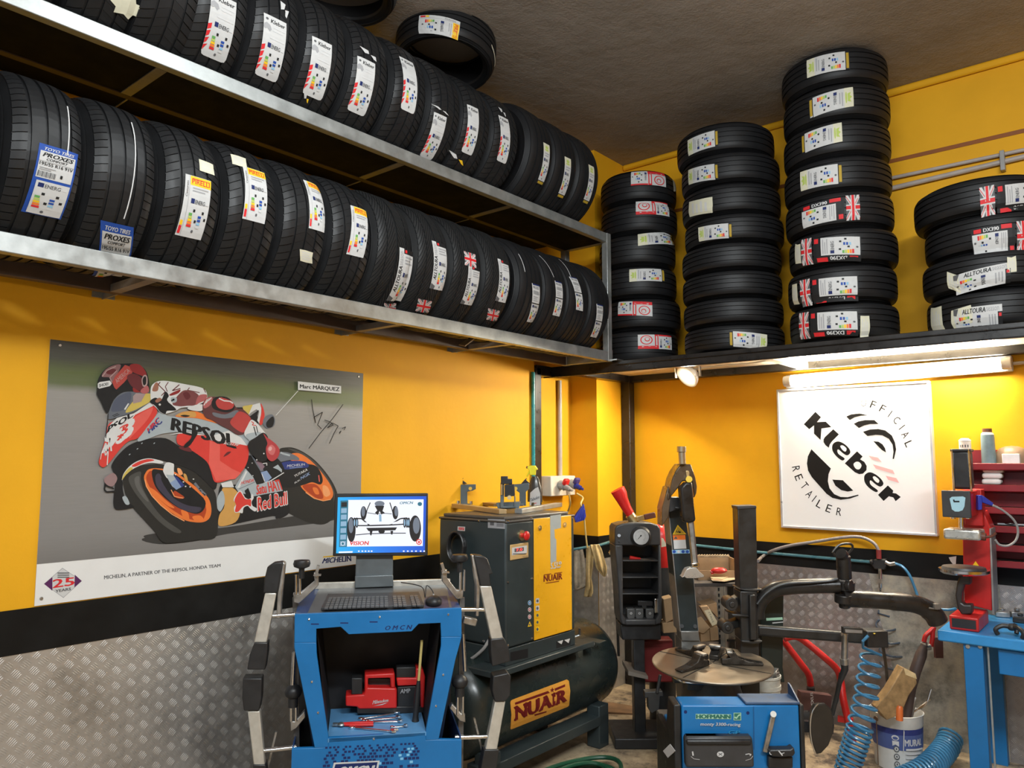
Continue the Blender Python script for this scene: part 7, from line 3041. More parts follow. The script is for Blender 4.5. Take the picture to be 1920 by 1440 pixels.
# ------------------------------------------------------------------ trolley table with cartons behind the changer
tb = thing('trolley_table', 'old metal table with slotted-angle leg behind the tyre changer', 'table', at(1345, 1150, 4.75))
tb.location.z = 0
BASE[tb.name] = V(tb.location)


def RT(x, y):
    return (1280 + x / 7.2, 1020 + y / 7.2)


T0 = DP(4.62)
b = MB()
zt_ = T0(*RT(450, 530)).z
e0, e1 = T0(1300, 1092), T0(1412, 1092)
e0.z = e1.z = zt_
b.prism([e0, e1, e1 + FH * 0.42, e0 + FH * 0.42], UP * -0.02)
build('table_top', b, mat('dark_table', (0.05, 0.04, 0.035), 0.6, 0, 0.3, 8), tb, 0.003)
b = MB()
p = T0(*RT(500, 540))
b.rng(p.x - 0.02, p.x + 0.025, p.y - 0.002, p.y + 0.004, 0, zt_ - 0.02)
b.rng(p.x + 0.02, p.x + 0.025, p.y, p.y + 0.045, 0, zt_ - 0.02)
k = build('leg', b, mat('grey_slotted_angle', (0.33, 0.31, 0.27), 0.5, 0.5, 0.2, 20), tb)
A = Art(lambda x, y, l: T0(x, y, l + 0.004), 0.0004)
for i in range(10):
    z0 = 1102 + i * 11
    A.poly([(1346 + i * 0.25, z0), (1349 + i * 0.25, z0), (1349.2 + i * 0.25, z0 + 6), (1346.2 + i * 0.25, z0 + 6)], P_black, True)
A.done('leg_slot', k)
for q in (e0 + FH * 0.38 + R_ * 0.03, e1 + FH * 0.38 - R_ * 0.03, e1 - R_ * 0.03 + FH * 0.03):
    b = MB()
    b.box(V((q.x, q.y, (zt_ - 0.02) / 2)), (0.035, 0.035, zt_ - 0.02), (R_, FH, UP))
    build('leg', b, black_side, tb)
b = MB()
for z in (0.25, 0.62):
    a = V((e0.x, e0.y, z))
    c = V((e1.x, e1.y, z))
    b.prism([a, c, c + FH * 0.4, a + FH * 0.4], UP * 0.012)
build('under_shelf', b, black_side, tb)

t = thing('carton', 'open brown carton with corrugated edge on the metal table', 'carton', T0(*RT(500, 400)))
b = MB()
c0 = T0(*RT(205, 410), -0.12)
c1 = T0(*RT(760, 420), -0.12)
c0.z = c1.z = zt_
hC = T0(*RT(480, 230), -0.12).z - zt_
for p, q in ((c0 + FH * 0.22, c1 + FH * 0.22), (c0, c0 + FH * 0.22), (c1, c1 + FH * 0.22)):
    dd = (q - p).normalized()
    b.prism([p, q, q + UP * hC, p + UP * hC], dd.cross(UP) * 0.006)
b.prism([c0, c1, c1 + UP * hC * 0.5, c0 + UP * hC * 0.5], FH * 0.006)
build('walls', b, card, t)
b = MB()
for k in range(30):
    p = c0.lerp(c1, (k + 0.5) / 30) + UP * hC + FH * 0.22
    b.bar(p - R_ * 0.008, p + R_ * 0.008 + UP * 0.008 * (k % 2), 0.012, 0.012)
build('torn_edge', b, mat('pale_card_edge', (0.50, 0.38, 0.24), 0.8, 0, 0.3, 40), t)
b = MB()
b.ball(T0(*RT(490, 360), -0.02), (0.05, 0.03, 0.02), 12, 0, (R_, FH, UP))
b.tube([T0(*RT(440, 370), -0.02), T0(*RT(380, 385), -0.02)], 0.012, 8)
tag(build('air_blow_gun', b, red_plastic), 'small red tool lying in front of the open carton', 'tool')
b = MB()
for i, (pts) in enumerate(([RT(285, 400), RT(720, 405), RT(540, 480), RT(400, 470)], [RT(380, 470), RT(560, 475), RT(765, 410), RT(770, 470), RT(560, 510), RT(400, 500)])):
    q = [onz(x, y, zt_ + 0.012 + 0.004 * (1 - i)) for x, y in pts]
    b.prism(q, UP * 0.003)
tag(build('cardboard_sheet', b, mat('light_cardboard', (0.55, 0.42, 0.26), 0.75)), 'flat light cardboard sheets on the front of the metal table', 'cardboard')
t = thing('parts_carton', 'tilted brown carton with printed side between column and table leg', 'carton', T0(*RT(380, 960)))
P2 = DP(4.55)
b = MB()
b.pp(P2, [RT(235, 850), RT(340, 835), RT(470, 1080), RT(400, 1118)], 0.05, 0.01)
b.pp(P2, [RT(270, 840), RT(460, 790), RT(480, 1000), RT(380, 900)], 0.15, -0.05)
build('box', b, card, t, 0.003)
A = Art(lambda x, y, l: P2(*RT(x, y), l + 0.0115), 0.0004)
A.poly([(290, 900), (370, 880), (468, 1050), (460, 1080), (400, 1108)], mat('pale_card', (0.55, 0.46, 0.30), 0.7))
A.text('PARTS', [(400, 1060), (345, 920), (365, 912), (420, 1050)], P_dgrey)
A.done('print', t)
t = thing('carton', 'open dark brown carton standing below the tilted one', 'carton', P2(*RT(330, 1200)))
b = MB()
b.pp(P2, [RT(370, 1130), RT(470, 1110), RT(490, 1300), RT(380, 1310)], 0.18, -0.01)
b.pp(P2, [RT(195, 1000), RT(250, 980), RT(375, 1130), RT(280, 1215), RT(200, 1180)], 0.006, -0.02)
b.pp(P2, [RT(240, 1200), RT(375, 1150), RT(380, 1310), RT(245, 1320)], 0.16, -0.03)
build('box', b, card, t, 0.002)
b = MB()
P3 = DP(4.75)
b.pp(P3, [R6(500, 1075), R6(578, 1055), R6(600, 1250), R6(520, 1290)], 0.10)
b.pp(P3, [R6(490, 1290), R6(620, 1270), R6(640, 1370), R6(500, 1380)], 0.12)
tag(build('carton', b, card, None, 0.003), 'narrow brown carton behind the column, right of the black tower', 'carton')
b = MB()
b.pp(DP(4.9), [(1195, 1200), (1262, 1200), (1262, 1280), (1195, 1280)], 0.12)
tag(build('red_case', b, mat('dark_red_case', (0.16, 0.012, 0.012), 0.5), None, 0.01), 'dark red case low behind the column and the tower', 'case')
b = MB()
b.pp(DP(4.7), [(1178, 1258), (1215, 1268), (1215, 1274), (1178, 1266)], 0.25)
tag(build('angle_bar', b, mat('dim_grey_bar', (0.14, 0.12, 0.10), 0.5)), 'flat grey bar sticking out low beside the tower base', 'bar')
# plank on the floor behind
b = MB()
pl = [onz(1140, 1316, 0.012), onz(1205, 1326, 0.012), onz(1200, 1338, 0.012), onz(1120, 1334, 0.012)]
b.prism(pl, UP * -0.011)
tag(build('cardboard_sheet', b, mat('brown_floor_card', (0.20, 0.115, 0.06), 0.8, 0, 0.4, 9)), 'brown cardboard sheet lying on the floor behind the tank end', 'cardboard')

# white bucket behind the turntable
bk = thing('plastic_bucket', 'white plastic bucket standing behind the turntable', 'bucket', at(1432, 1300, 4.08))
bk.location.z = 0
BASE[bk.name] = V(bk.location)
c = at(1432, 1264, 4.08)
rb_ = 31 / F * 4.08
b = MB()
c0 = V((c.x, c.y, 0.0))
hz = c.z
b.lathe([(0, 0.002), (rb_ * 0.78, 0.002), (rb_ * 0.92, hz - 0.07), (rb_ * 0.98, hz - 0.07), (rb_ * 0.98, hz - 0.05), (rb_ * 0.93, hz - 0.05), (rb_ * 0.95, hz - 0.012), (rb_, hz - 0.012), (rb_, hz), (rb_ * 0.93, hz), (rb_ * 0.86, 0.02), (0, 0.02)], c0, (0, 0, 1), 36)
build('tub', b, mat('dirty_white_plastic', (0.55, 0.53, 0.46), 0.5, 0, 0.2, 14), bk)
b = MB()
for k in range(8):
    a = k * 0.8
    b.box(c + V((0.055 * math.cos(a), 0.055 * math.sin(a), 0.0 + 0.006 * (k % 3))), (0.05, 0.04, 0.03), (V((math.cos(a * 2), math.sin(a * 2), 0.3)).normalized(), V((-math.sin(a * 2), math.cos(a * 2), 0)), V((0, 0, 1))))
k = build('scrap_filling', b, steel, bk, 0.002)
k['kind'] = 'stuff'

# ------------------------------------------------------------------ red hand truck leaning at the wall
ht = thing('hand_truck', 'red tubular hand truck leaning against the chequer plate', 'hand truck', at(1560, 1400, 4.7))
ht.location.z = 0
BASE[ht.name] = V(ht.location)
b = MB()
b.tube(curve([at(1470, 1197, 4.75), at(1490, 1193, 4.75), at(1508, 1202, 4.75), at(1545, 1232, 4.7), at(1570, 1256, 4.68), at(1577, 1280, 4.66), at(1581, 1310, 4.62), at(1590, 1350, 4.58), at(1600, 1395, 4.55)], 6), 0.021, 14)
fr = build('handle_tube', b, red_paint, ht)
b = MB()
b.tube(curve([at(1468, 1200, 4.9), at(1480, 1216, 4.88), at(1502, 1245, 4.85), at(1516, 1265, 4.85), at(1520, 1285, 4.85)], 6), 0.021, 14)
b.tube([at(1520, 1284, 4.85), at(1522, 1300, 4.85), at(1524, 1360, 4.83), at(1526, 1392, 4.80)], 0.018, 12)
build('handle_tube', b, red_paint, ht)
b = MB()
b.tube([at(1520, 1288, 4.83), at(1524, 1330, 4.83)], 0.025, 14)
g = build('grip', b, black_plastic, ht)
A = Art(lambda x, y, l: DP(4.83)(x, y, l + 0.027), 0.0004)
A.text('EXUS', [(1526, 1322), (1524, 1298), (1519, 1298), (1521, 1322)], P_lgrey, 0.03)
A.done('grip_print', g)
b = MB()
b.bar(at(1571, 1347, 4.62), at(1600, 1352, 4.58), 0.03, 0.03)
b.cyl(at(1537, 1416, 4.72), at(1566, 1416, 4.68), 0.035, n=18)
b.tube([at(1552, 1412, 4.7), at(1556, 1392, 4.68)], 0.012, 10)
build('foot_tube', b, red_paint, ht)
b = MB()
w_ = at(1504, 1368, 4.75)
b.lathe([(0.0, -0.02), (0.055, -0.02), (0.075, -0.03), (0.085, -0.02), (0.085, 0.02), (0.075, 0.03), (0.055, 0.02), (0, 0.02)], V((w_.x, w_.y, 0.087)), R_, 28)
k = build('wheel', b, rubber, ht)
b = MB()
b.lathe([(0.0, -0.025), (0.045, -0.025), (0.05, -0.02), (0.05, 0.02), (0.045, 0.025), (0, 0.025)], V((w_.x, w_.y, 0.087)), R_, 20)
build('hub', b, white_plastic, k)
b = MB()
b.pp(DP(4.9), [(1502, 1298), (1560, 1305), (1556, 1345), (1500, 1335)], 0.06)
build('axle_plate', b, mat('rusty_brown', (0.10, 0.045, 0.04), 0.6, 0, 0.3, 10), ht)

# ------------------------------------------------------------------ air regulator, hoses
rg = thing('air_regulator', 'black air regulator on the teal pipe at the back wall', 'regulator', ony(1648, 1060, 5.15))
b = MB()
RP = Plane((0, 5.13, 0), (0, -1, 0))
b.pp(RP, [RB(1140, 425), RB(1250, 425), RB(1262, 470), RB(1240, 520), RB(1150, 515), RB(1115, 470)], 0.05)
b.cyl(RP(*RB(1110, 448)), RP(*RB(1140, 448)), 0.016, n=12)
build('valve_block', b, black_plastic, rg, 0.006)
b = MB()
b.tube([RP(*RB(1200, 510)), RP(*RB(1204, 560)), RP(*RB(1204, 600))], 0.012, 12)
b.tube([RP(*RB(1203, 640)), RP(*RB(1203, 680))], 0.011, 12)
b.tube([RP(*RB(1250, 450)), RP(*RB(1290, 470)), RP(*RB(1340, 462))], 0.012, 12)
build('coupling', b, chrome, rg)
b = MB()
b.tube([RP(*RB(1188, 340)), RP(*RB(1190, 420))], 0.015, 12)
build('red_fitting', b, mat('maroon_fitting', (0.22, 0.03, 0.03), 0.4), rg)
b = MB()
b.tube(curve([at(1421, 1052, 4.5), RP(*RB(150, 395)), RP(*RB(240, 345)), RP(*RB(400, 300)), RP(*RB(600, 270)), RP(*RB(800, 238)), RP(*RB(950, 222)), RP(*RB(1060, 235)), RP(*RB(1150, 285)), RP(*RB(1188, 350))], 6), 0.010, 10)
tag(build('air_hose', b, mat('smoky_grey_hose', (0.20, 0.18, 0.18), 0.3)), 'grey air hose arching across the black band to the regulator', 'hose')
b = MB()
b.tube(curve([RP(*RB(1330, 462)), RP(*RB(1400, 490)), RP(*RB(1460, 560)), RP(*RB(1500, 650)), RP(*RB(1540, 760)), RP(*RB(1560, 810)), at(*RB(1640, 860), 4.4), at(*RB(1800, 880), 4.3), at(*RB(1880, 870), 4.3)], 6), 0.008, 8)
tag(build('air_hose', b, blue_hose_m), 'thin blue hose curving from the regulator down to the bench', 'hose')


def coil(path, rad0, rad1, turns, wire, n=16, squash=1.0):
    """helix along a path"""
    pts = curve(path, 10)
    L = [0]
    for a, c in zip(pts[:-1], pts[1:]):
        L.append(L[-1] + (c - a).length)
    out = []
    N = int(turns * n)
    for i in range(N + 1):
        s = L[-1] * i / N
        j = max(k for k in range(len(L)) if L[k] <= s + 1e-9)
        j = min(j, len(pts) - 2)
        f = (s - L[j]) / max(1e-9, L[j + 1] - L[j])
        p = pts[j].lerp(pts[j + 1], f)
        d = (pts[j + 1] - pts[j]).normalized()
        x = d.cross(FH).normalized()
        y = x.cross(d)
        a = 2 * PI * turns * i / N
        r = rad0 + (rad1 - rad0) * i / N
        out.append(p + x * (r * math.cos(a)) + y * (r * squash * math.sin(a)))
    return out


b = MB()
pts = [at(1645, 1110, 4.8), at(1647, 1150, 4.73)] + coil([at(1655, 1160, 4.7), at(1668, 1205, 4.7), at(1676, 1255, 4.7)], 0.045, 0.075, 4, 0.006)
b.tube([RP(*RB(1203, 690)), at(1651, 1120, 4.82)] + pts[1:], 0.006, 7)
tag(build('coil_hose', b, mat('dark_steel_blue_hose', (0.05, 0.07, 0.10), 0.3)), 'thin dark spiral hose hanging below the regulator', 'hose')
b = MB()
b.tube(curve([at(1652, 1195, 3.98), at(1660, 1240, 4.1), at(1664, 1280, 4.2), at(1668, 1320, 4.25)]), 0.008, 8)
tag(build('air_hose', b, black_plastic), 'black hose from the control box down into the paint bucket', 'hose')
b = MB()
hp = [at(1628, 1192, 3.92), at(1618, 1202, 3.92), at(1618, 1214, 3.95)]
c1 = coil([at(1634, 1226, 4.0), at(1628, 1270, 4.0), at(1622, 1320, 4.0), at(1612, 1365, 4.0)], 0.050, 0.062, 7, 0.008)
c2 = coil([at(1612, 1365, 4.0), at(1602, 1400, 4.0), at(1590, 1440, 4.0), at(1585, 1475, 4.0)], 0.062, 0.058, 13, 0.008)
b.tube(hp + c1 + c2, 0.0075, 7)
tag(build('coil_hose', b, blue_hose_m), 'bright blue spiral hose hanging from the control box of the arm', 'hose')
b = MB()
c3 = coil([at(1784, 1378, 4.3), at(1770, 1408, 4.22), at(1730, 1446, 4.05), at(1660, 1476, 3.95)], 0.06, 0.06, 26, 0.008)
b.tube(c3, 0.0075, 7)
tag(build('coil_hose', b, blue_hose_m), 'blue spiral hose lying on the floor to the right of the paint bucket', 'hose')

# ------------------------------------------------------------------ paint bucket with wood and tools
c = at(1680, 1331, 4.25)
pr = 46 / F * 4.25
pb = thing('paint_bucket', 'white and navy paint bucket holding a wood block and tools', 'bucket', (c.x, c.y, 0))
b = MB()
hz = c.z
b.lathe([(0, 0.003), (pr * 0.86, 0.003), (pr * 0.95, hz - 0.06), (pr * 0.98, hz - 0.055), (pr * 0.98, hz - 0.008), (pr * 1.02, hz), (pr * 0.98, hz + 0.002), (pr * 0.95, hz - 0.01), (pr * 0.86, 0.02), (0, 0.02)], V((c.x, c.y, 0)), (0, 0, 1), 48)
tub = build('tub', b, mat('white_paint_bucket', (0.62, 0.62, 0.60), 0.4, 0, 0.1, 12), pb)


def tubpt(u, v, l):
    a = math.atan2(-c.y, -c.x) + u
    r = pr * (0.86 + 0.09 * v / (hz - 0.06)) + 0.0012 + l
    return V((c.x + r * math.cos(a), c.y + r * math.sin(a), v))


A = Art(lambda x, y, l: tubpt(x, y, l), 0.0004, ([-1.2 + 0.15 * k for k in range(17)], [0.05 * k for k in range(8)]))
zt0 = hz - 0.065
A.poly([(-1.5, zt0 - 0.11), (1.5, zt0 - 0.11), (1.5, zt0), (-1.5, zt0)], flat('bucket_navy', (0.03, 0.04, 0.17)))
A.poly([(-1.5, zt0 - 0.11), (1.5, zt0 - 0.11), (1.5, zt0 - 0.03), (-1.5, zt0 - 0.03)], flat('bucket_blue', (0.07, 0.10, 0.26)))
A.text('MURAL', [(0.28, zt0 - 0.085), (1.1, zt0 - 0.085), (1.1, zt0 - 0.05), (0.28, zt0 - 0.05)], P_lgrey, 0.02)
A.ell(-0.08, zt0 - 0.045, 0.14, 0.014, P_lgrey, 0, 18)
A.ell(-0.08, zt0 - 0.047, 0.10, 0.008, flat('bucket_blue', (0.07, 0.10, 0.26)), 0, 18)
A.poly([(-0.2, zt0 - 0.062), (0.05, zt0 - 0.062), (0.05, zt0 - 0.09), (-0.08, zt0 - 0.08), (-0.2, zt0 - 0.09)], P_lgrey)
for v in (0.125, 0.085, 0.045):
    A.ell(-0.05, v, 0.11, 0.016, P_dgrey, 0, 18)
    A.ell(-0.05, v, 0.075, 0.011, P_white, 0, 18)
    A.ell(-0.05, v, 0.03, 0.006, P_dgrey, 0, 12)
A.line([(0.25, zt0), (0.2, zt0 - 0.11)], 0.03, P_lgrey)
lines(A, 0.3, 0.03, 1.1, 0.14, 5, P_lgrey)
A.done('tub_print', tub)
b = MB()
a0 = math.atan2(-c.y, -c.x) - 0.75
e = V((c.x + (pr + 0.01) * math.cos(a0), c.y + (pr + 0.01) * math.sin(a0), hz - 0.03))
b.tube([e, V((e.x, e.y, 0.02))], 0.003, 6)
b.cyl(e, e + V((math.cos(a0), math.sin(a0), 0)) * 0.006, 0.014, n=12)
build('wire_handle', b, mat('rusty_wire', (0.20, 0.13, 0.09), 0.5, 0.5), pb)


def RC(x, y):
    return (1600 + x / 4.8, 1140 + y / 4.8)


WB = DP(4.22)
b = MB()
b.pp(WB, [RC(450, 535), RC(560, 590), RC(575, 680), RC(500, 790), RC(430, 960), RC(300, 1010), RC(210, 900), RC(330, 740)], 0.07)
t = build('wood_block', b, wood, None, 0.004)
tag(t, 'rough wooden block standing in the paint bucket', 'wood')
b = MB()
b.pp(WB, [RC(455, 540), RC(560, 592), RC(572, 640), RC(470, 600)], 0.068, 0.001)
build('sawn_end', b, mat('pale_sawn_wood', (0.60, 0.45, 0.24), 0.65, 0, 0.2, 40), t)
t = thing('bolt_cutter', 'bolt cutter with red jaws up and dark handles in the paint bucket', 'bolt cutter', at(*RC(640, 600), 4.35))
CQ = DP(4.36)
b = MB()
b.tube([CQ(*RC(640, 330)), CQ(*RC(610, 420)), CQ(*RC(560, 560)), CQ(*RC(520, 720)), CQ(*RC(480, 1000))], [0.018, 0.030, 0.03, 0.026, 0.022], 12)
build('handle', b, mat('dark_brown_rubber', (0.055, 0.035, 0.03), 0.55), t)
b = MB()
b.tube([CQ(*RC(635, 310)), CQ(*RC(645, 355)), CQ(*RC(690, 350))], 0.018, 10)
build('joint', b, steel, t)
b = MB()
b.tube(curve([CQ(*RC(635, 305)), CQ(*RC(650, 250)), CQ(*RC(690, 210)), CQ(*RC(725, 175))]), 0.012, 10)
b.tube(curve([CQ(*RC(700, 345)), CQ(*RC(712, 270)), CQ(*RC(715, 210)), CQ(*RC(728, 170))]), 0.012, 10)
build('red_arm', b, red_paint, t)
b = MB()
b.tube([WB(*RC(415, 1010)), WB(*RC(415, 900)), WB(*RC(418, 880))], [0.018, 0.018, 0.012], 12)
tag(build('tool_handle', b, mat('orange_plastic', (0.62, 0.14, 0.03), 0.4)), 'short orange tool handle in front of the wood block in the bucket', 'handle')
b = MB()
b.tube([CQ(*RC(510, 1000)), CQ(*RC(545, 830)), CQ(*RC(560, 805))], 0.013, 10)
tag(build('steel_bar', b, steel), 'grey steel bar standing at the right in the paint bucket', 'bar')
for i, pts in enumerate(([RC(550, 930), RC(640, 880), RC(670, 830), RC(700, 730)], [RC(545, 935), RC(630, 870), RC(690, 822)])):
    b = MB()
    b.tube([CQ(*p) for p in pts], 0.005, 8)
    tag(build('wire_rod', b, chrome), ('longer thin bent wire rod sticking out of the paint bucket', 'shorter thin wire rod sticking out of the paint bucket')[i], 'rod')
b = MB()
b.pp(DP(4.5), [(1752, 1196), (1768, 1196), (1769, 1234), (1755, 1234)], 0.02)
tag(build('leather_strap', b, mat('dark_red_leather', (0.09, 0.03, 0.025), 0.6)), 'dark red strap end hanging from the left bench edge', 'strap')

# ------------------------------------------------------------------ blue workbench
ZW = 0.80
fl0 = onz(1757, 1181, ZW)
bx0, by0 = fl0.x, fl0.y
wb = thing('workbench', 'bright blue steel workbench against the back wall at the right edge', 'workbench', (bx0 + 0.6, 4.85, 0))
b = MB()
b.rng(bx0, 1.1, by0, YR - 0.02, ZW - 0.055, ZW)
build('worktop', b, mat('worktop_blue', (0.03, 0.24, 0.55), 0.4, 0, 0.15, 7), wb, 0.008)
LB = Plane((0, by0 + 0.02, 0), (0, -1, 0))
lx0, lx1 = LB(1811, 1300).x, LB(1848, 1300).x
for yy in (by0 + 0.02, YR - 0.09):
    for x0 in (lx0, 0.95):
        b = MB()
        b.rng(x0, x0 + (lx1 - lx0), yy, yy + 0.005, 0, ZW - 0.055)
        b.rng(x0 + (lx1 - lx0) - 0.004, x0 + (lx1 - lx0), yy, yy + 0.06, 0, ZW - 0.055)
        b.rng(x0, x0 + 0.004, yy, yy + 0.06, 0, ZW - 0.055)
        lg = build('leg', b, blue_paint, wb, 0.002)
        if yy < 4.9 and x0 < 0:
            for xx in (1815, 1838):
                b = MB()
                p = LB(xx, 1212)
                b.cyl(p, p + V((0, -0.006, 0)), 0.010, n=12)
                build('bolt', b, steel, lg)
b = MB()
d0, d1 = LB(1870, 1216), LB(1874, 1265)
b.rng(d0.x, 0.6, by0 + 0.03, by0 + 0.5, d1.z, ZW - 0.06)
build('drawer', b, blue_paint, wb, 0.004)
b = MB()
p = LB(1853, 1300)
b.rng(p.x, p.x + 0.008, by0 + 0.06, by0 + 0.068, 0.12, ZW - 0.06)
tag(build('steel_rod', b, galv), 'thin galvanised rod standing behind the front bench leg', 'rod')
b = MB()
for i, (x, y) in enumerate(((1870, 1420), (1890, 1405), (1900, 1435), (1862, 1440))):
    p = onz(x, min(y, 1439), 0.0)
    p = V((bx0 + 0.22 + 0.11 * i, 4.85 - 0.05 * (i % 2), 0))
    b.lathe([(0.03, 0.0), (0.05, 0.0), (0.05, 0.05), (0.03, 0.05)], p + UP * 0.0, (0, 0, 1), 20, 0, True)
    tag(build('bearing_ring', b, mat('oily_steel', (0.07, 0.075, 0.075), 0.3, 0.8), None, 0.003),
        ('steel ring on the floor under the bench, nearest the front leg', 'steel ring on the floor under the bench, second from the leg', 'steel ring under the bench, third from the leg', 'steel ring under the bench, last to the right')[i], 'ring', 'steel rings under the bench')
    b = MB()

# small parts on the bench
t = thing('puller', 'small black three-legged puller on the bench top', 'puller', onz(1895, 1180, ZW))
p = onz(1897, 1176, ZW + 0.045)
b = MB()
b.ball(p, (0.022, 0.022, 0.018), 12)
build('hub', b, black_side, t)
for a in (200, 320, 80):
    d = V((math.cos(math.radians(a)), math.sin(math.radians(a)), 0))
    b = MB()
    b.tube(curve([p, p + d * 0.04 + UP * 0.004, p + d * 0.07 - UP * 0.015, p + d * 0.062 - UP * 0.04]), [0.011] * 19, 8)
    build('leg', b, black_side, t)
for i, (x, y) in enumerate(((1914, 1168), (1880, 1157), (1908, 1157))):
    b = MB()
    p = onz(x, y, ZW + 0.001)
    b.box(p + UP * 0.015, (0.07, 0.03, 0.03), (V((1, 0.3 * i, 0)).normalized(), V((-0.3 * i, 1, 0)).normalized(), UP))
    b.cyl(p + UP * 0.035, p + UP * 0.05, 0.014, n=10)
    tag(build('metal_fitting', b, steel if i else black_side, None, 0.004), ('black metal fitting at the right edge of the bench top', 'steel fitting just right of the red press', 'steel fitting behind the small puller')[i], 'fitting')
b = MB()
b.tube(curve([onz(1868, 1143, ZW + 0.03), onz(1885, 1140, ZW + 0.03), onz(1900, 1150, ZW + 0.01), onz(1925, 1152, ZW + 0.01)]), 0.007, 8)
tag(build('power_cord', b, black_plastic), 'black cord with plug running along the bench behind the press', 'cord')

# ------------------------------------------------------------------ red press on the bench
YP = by0 + 0.06
QF = Plane((0, YP, 0), (0, -1, 0))


def RD(x, y):
    return (1780 + x / 4.236, 880 + y / 4.236)


pz = ZW + 0.001
prs = thing('vulcanising_press', 'red bench press with black cylinder and round platens', 'press', (QF(1815, 1180).x, YP + 0.15, pz))
f0, f1 = QF(*RD(5, 1300)), QF(*RD(238, 1310))
zb1 = QF(*RD(120, 1172)).z
b = MB()
dep = 0.30
b.rng(f0.x, f1.x, YP, YP + dep, pz, zb1)
build('base', b, red_paint, prs, 0.006)
b = MB()
b.rng(f0.x + 0.012, f1.x - 0.012, YP - 0.003, YP + 0.002, pz + 0.014, zb1 - 0.012)
build('base_front', b, mat('dark_front', (0.02, 0.018, 0.02), 0.5), prs)
b = MB()
YB2 = YP + dep - 0.05
QB = Plane((0, YB2, 0), (0, -1, 0))
b.pp(QB, [RD(100, 400), RD(270, 330), RD(325, 460), RD(340, 1125), RD(120, 1065)], 0.14)
colp = build('column', b, red_paint, prs, 0.005)
b = MB()
b.pp(QB, [RD(318, 470), RD(330, 470), RD(358, 1140), RD(342, 1150)], 0.15, 0.004)
build('column_edge', b, dark_galv, prs)
A = Art(lambda x, y, l: QB(*RD(x, y), l + 0.0006), 0.0004)
A.poly([(208, 728), (242, 776), (178, 774)], P_yellow)
A.done('warning_triangle', colp)
hx0, hx1 = QF(*RD(-45, 300)).x, QF(*RD(172, 300)).x
hz1, hz0 = QF(*RD(60, 175)).z, QF(*RD(60, 372)).z
b = MB()
b.rng(hx0, hx1, YP + 0.0, YP + 0.27, hz0, hz1)
b.rng(hx0 + 0.06, hx1 + 0.02, YP + 0.2, YP + 0.30, hz0 - 0.06, hz1 + 0.006)
build('head', b, red_paint, prs, 0.004)
b = MB()
b.rng(hx0 - 0.004, hx1 + 0.002, YP - 0.02, YP - 0.001, hz0 - 0.006, hz1 + 0.004)
k = build('control_panel', b, dark_plastic, prs, 0.004)
QC = Plane((0, YP - 0.02, 0), (0, -1, 0))
A = Art(lambda x, y, l: QC(*RD(x, y), l + 0.0006), 0.0005)
A.poly([(2, 232), (20, 218), (108, 215), (128, 225), (120, 295), (105, 325), (75, 336), (45, 335), (20, 318)], flat('panel_pale_blue', (0.36, 0.58, 0.68)))
A.poly([(28, 240), (42, 240), (42, 250), (80, 250), (80, 262), (34, 262)], P_black)
A.done('panel_print', k)
cx0, cx1 = QF(*RD(0, 100)).x, QF(*RD(165, 100)).x
cz0, cz1 = hz1, QF(*(1795, 842)).z
b = MB()
cxm = (QF(1782, 880).x + QF(1817, 880).x) / 2
hw = (QF(1817, 880).x - QF(1782, 880).x) / 2
b.box((cxm, YP + 0.09, (cz0 + cz1) / 2), (hw * 2, hw * 2, cz1 - cz0 - 0.02))
cyl_ = build('air_cylinder', b, black_plastic, prs, 0.012)
b = MB()
b.box((cxm, YP + 0.09, cz1 - 0.006), (hw * 2.2, hw * 2.2, 0.014))
build('cylinder_cap', b, black_plastic, cyl_, 0.003)
for sx in (-1, 1):
    b = MB()
    b.cyl((cxm + sx * hw * 0.92, YP + 0.09 - hw * 0.98, cz0), (cxm + sx * hw * 0.92, YP + 0.09 - hw * 0.98, cz1), 0.006, n=8)
    build('tie_rod', b, chrome, cyl_)
b = MB()
b.cyl(QF(*RD(95, 372), -0.08), QF(*RD(95, 470), -0.08), 0.012, n=12)
for x in (30, 150):
    b.cyl(QF(*RD(x, 372), -0.04), QF(*RD(x, 392), -0.04), 0.012, n=10)
build('ram', b, chrome, prs)
b = MB()
u0, u1 = QF(*RD(-50, 470), 0.0), QF(*RD(245, 560), 0.0)
b.rng(QF(*RD(-50, 500)).x, QF(*RD(245, 500)).x, YP + 0.0, YP + 0.15, QF(*RD(90, 560)).z, QF(*RD(90, 478)).z)
k = build('upper_platen', b, mat('foil_wrapped_steel', (0.56, 0.56, 0.52), 0.3, 0.7, 0.2, 30, 0.3, 40), prs, 0.01)
b = MB()
b.cyl(QF(*RD(240, 530), -0.05), QF(*RD(290, 538), -0.05), 0.02, n=12)
b.tube(curve([QF(*RD(290, 538), -0.05), QF(*RD(340, 530), -0.05), QF(*RD(370, 505), -0.05)]), 0.007, 8)
build('platen_cable', b, mat('brown_grip', (0.12, 0.035, 0.02), 0.45), k)
b = MB()
pc = QF(*RD(115, 800), -0.09)
b.lathe([(0, -0.02), (0.10, -0.02), (0.118, -0.008), (0.118, 0.006), (0.10, 0.006), (0, 0.006)], pc, (0, 0, 1), 40)
lpn = build('lower_platen', b, chrome, prs)
b = MB()
b.lathe([(0, 0.007), (0.105, 0.007), (0.10, 0.018), (0, 0.02)], pc, (0, 0, 1), 40)
build('rubber_pad', b, dark_plastic, lpn)
b = MB()
CA_ = Plane((0, YP + 0.07, 0), (0, -1, 0))
b.pp(CA_, [RD(85, 840), RD(165, 840), RD(165, 920), RD(115, 915), RD(98, 985), RD(95, 1060), RD(120, 1075), RD(178, 1075), RD(178, 1150), RD(100, 1158), RD(65, 1110), RD(45, 1000), RD(60, 900)], 0.07)
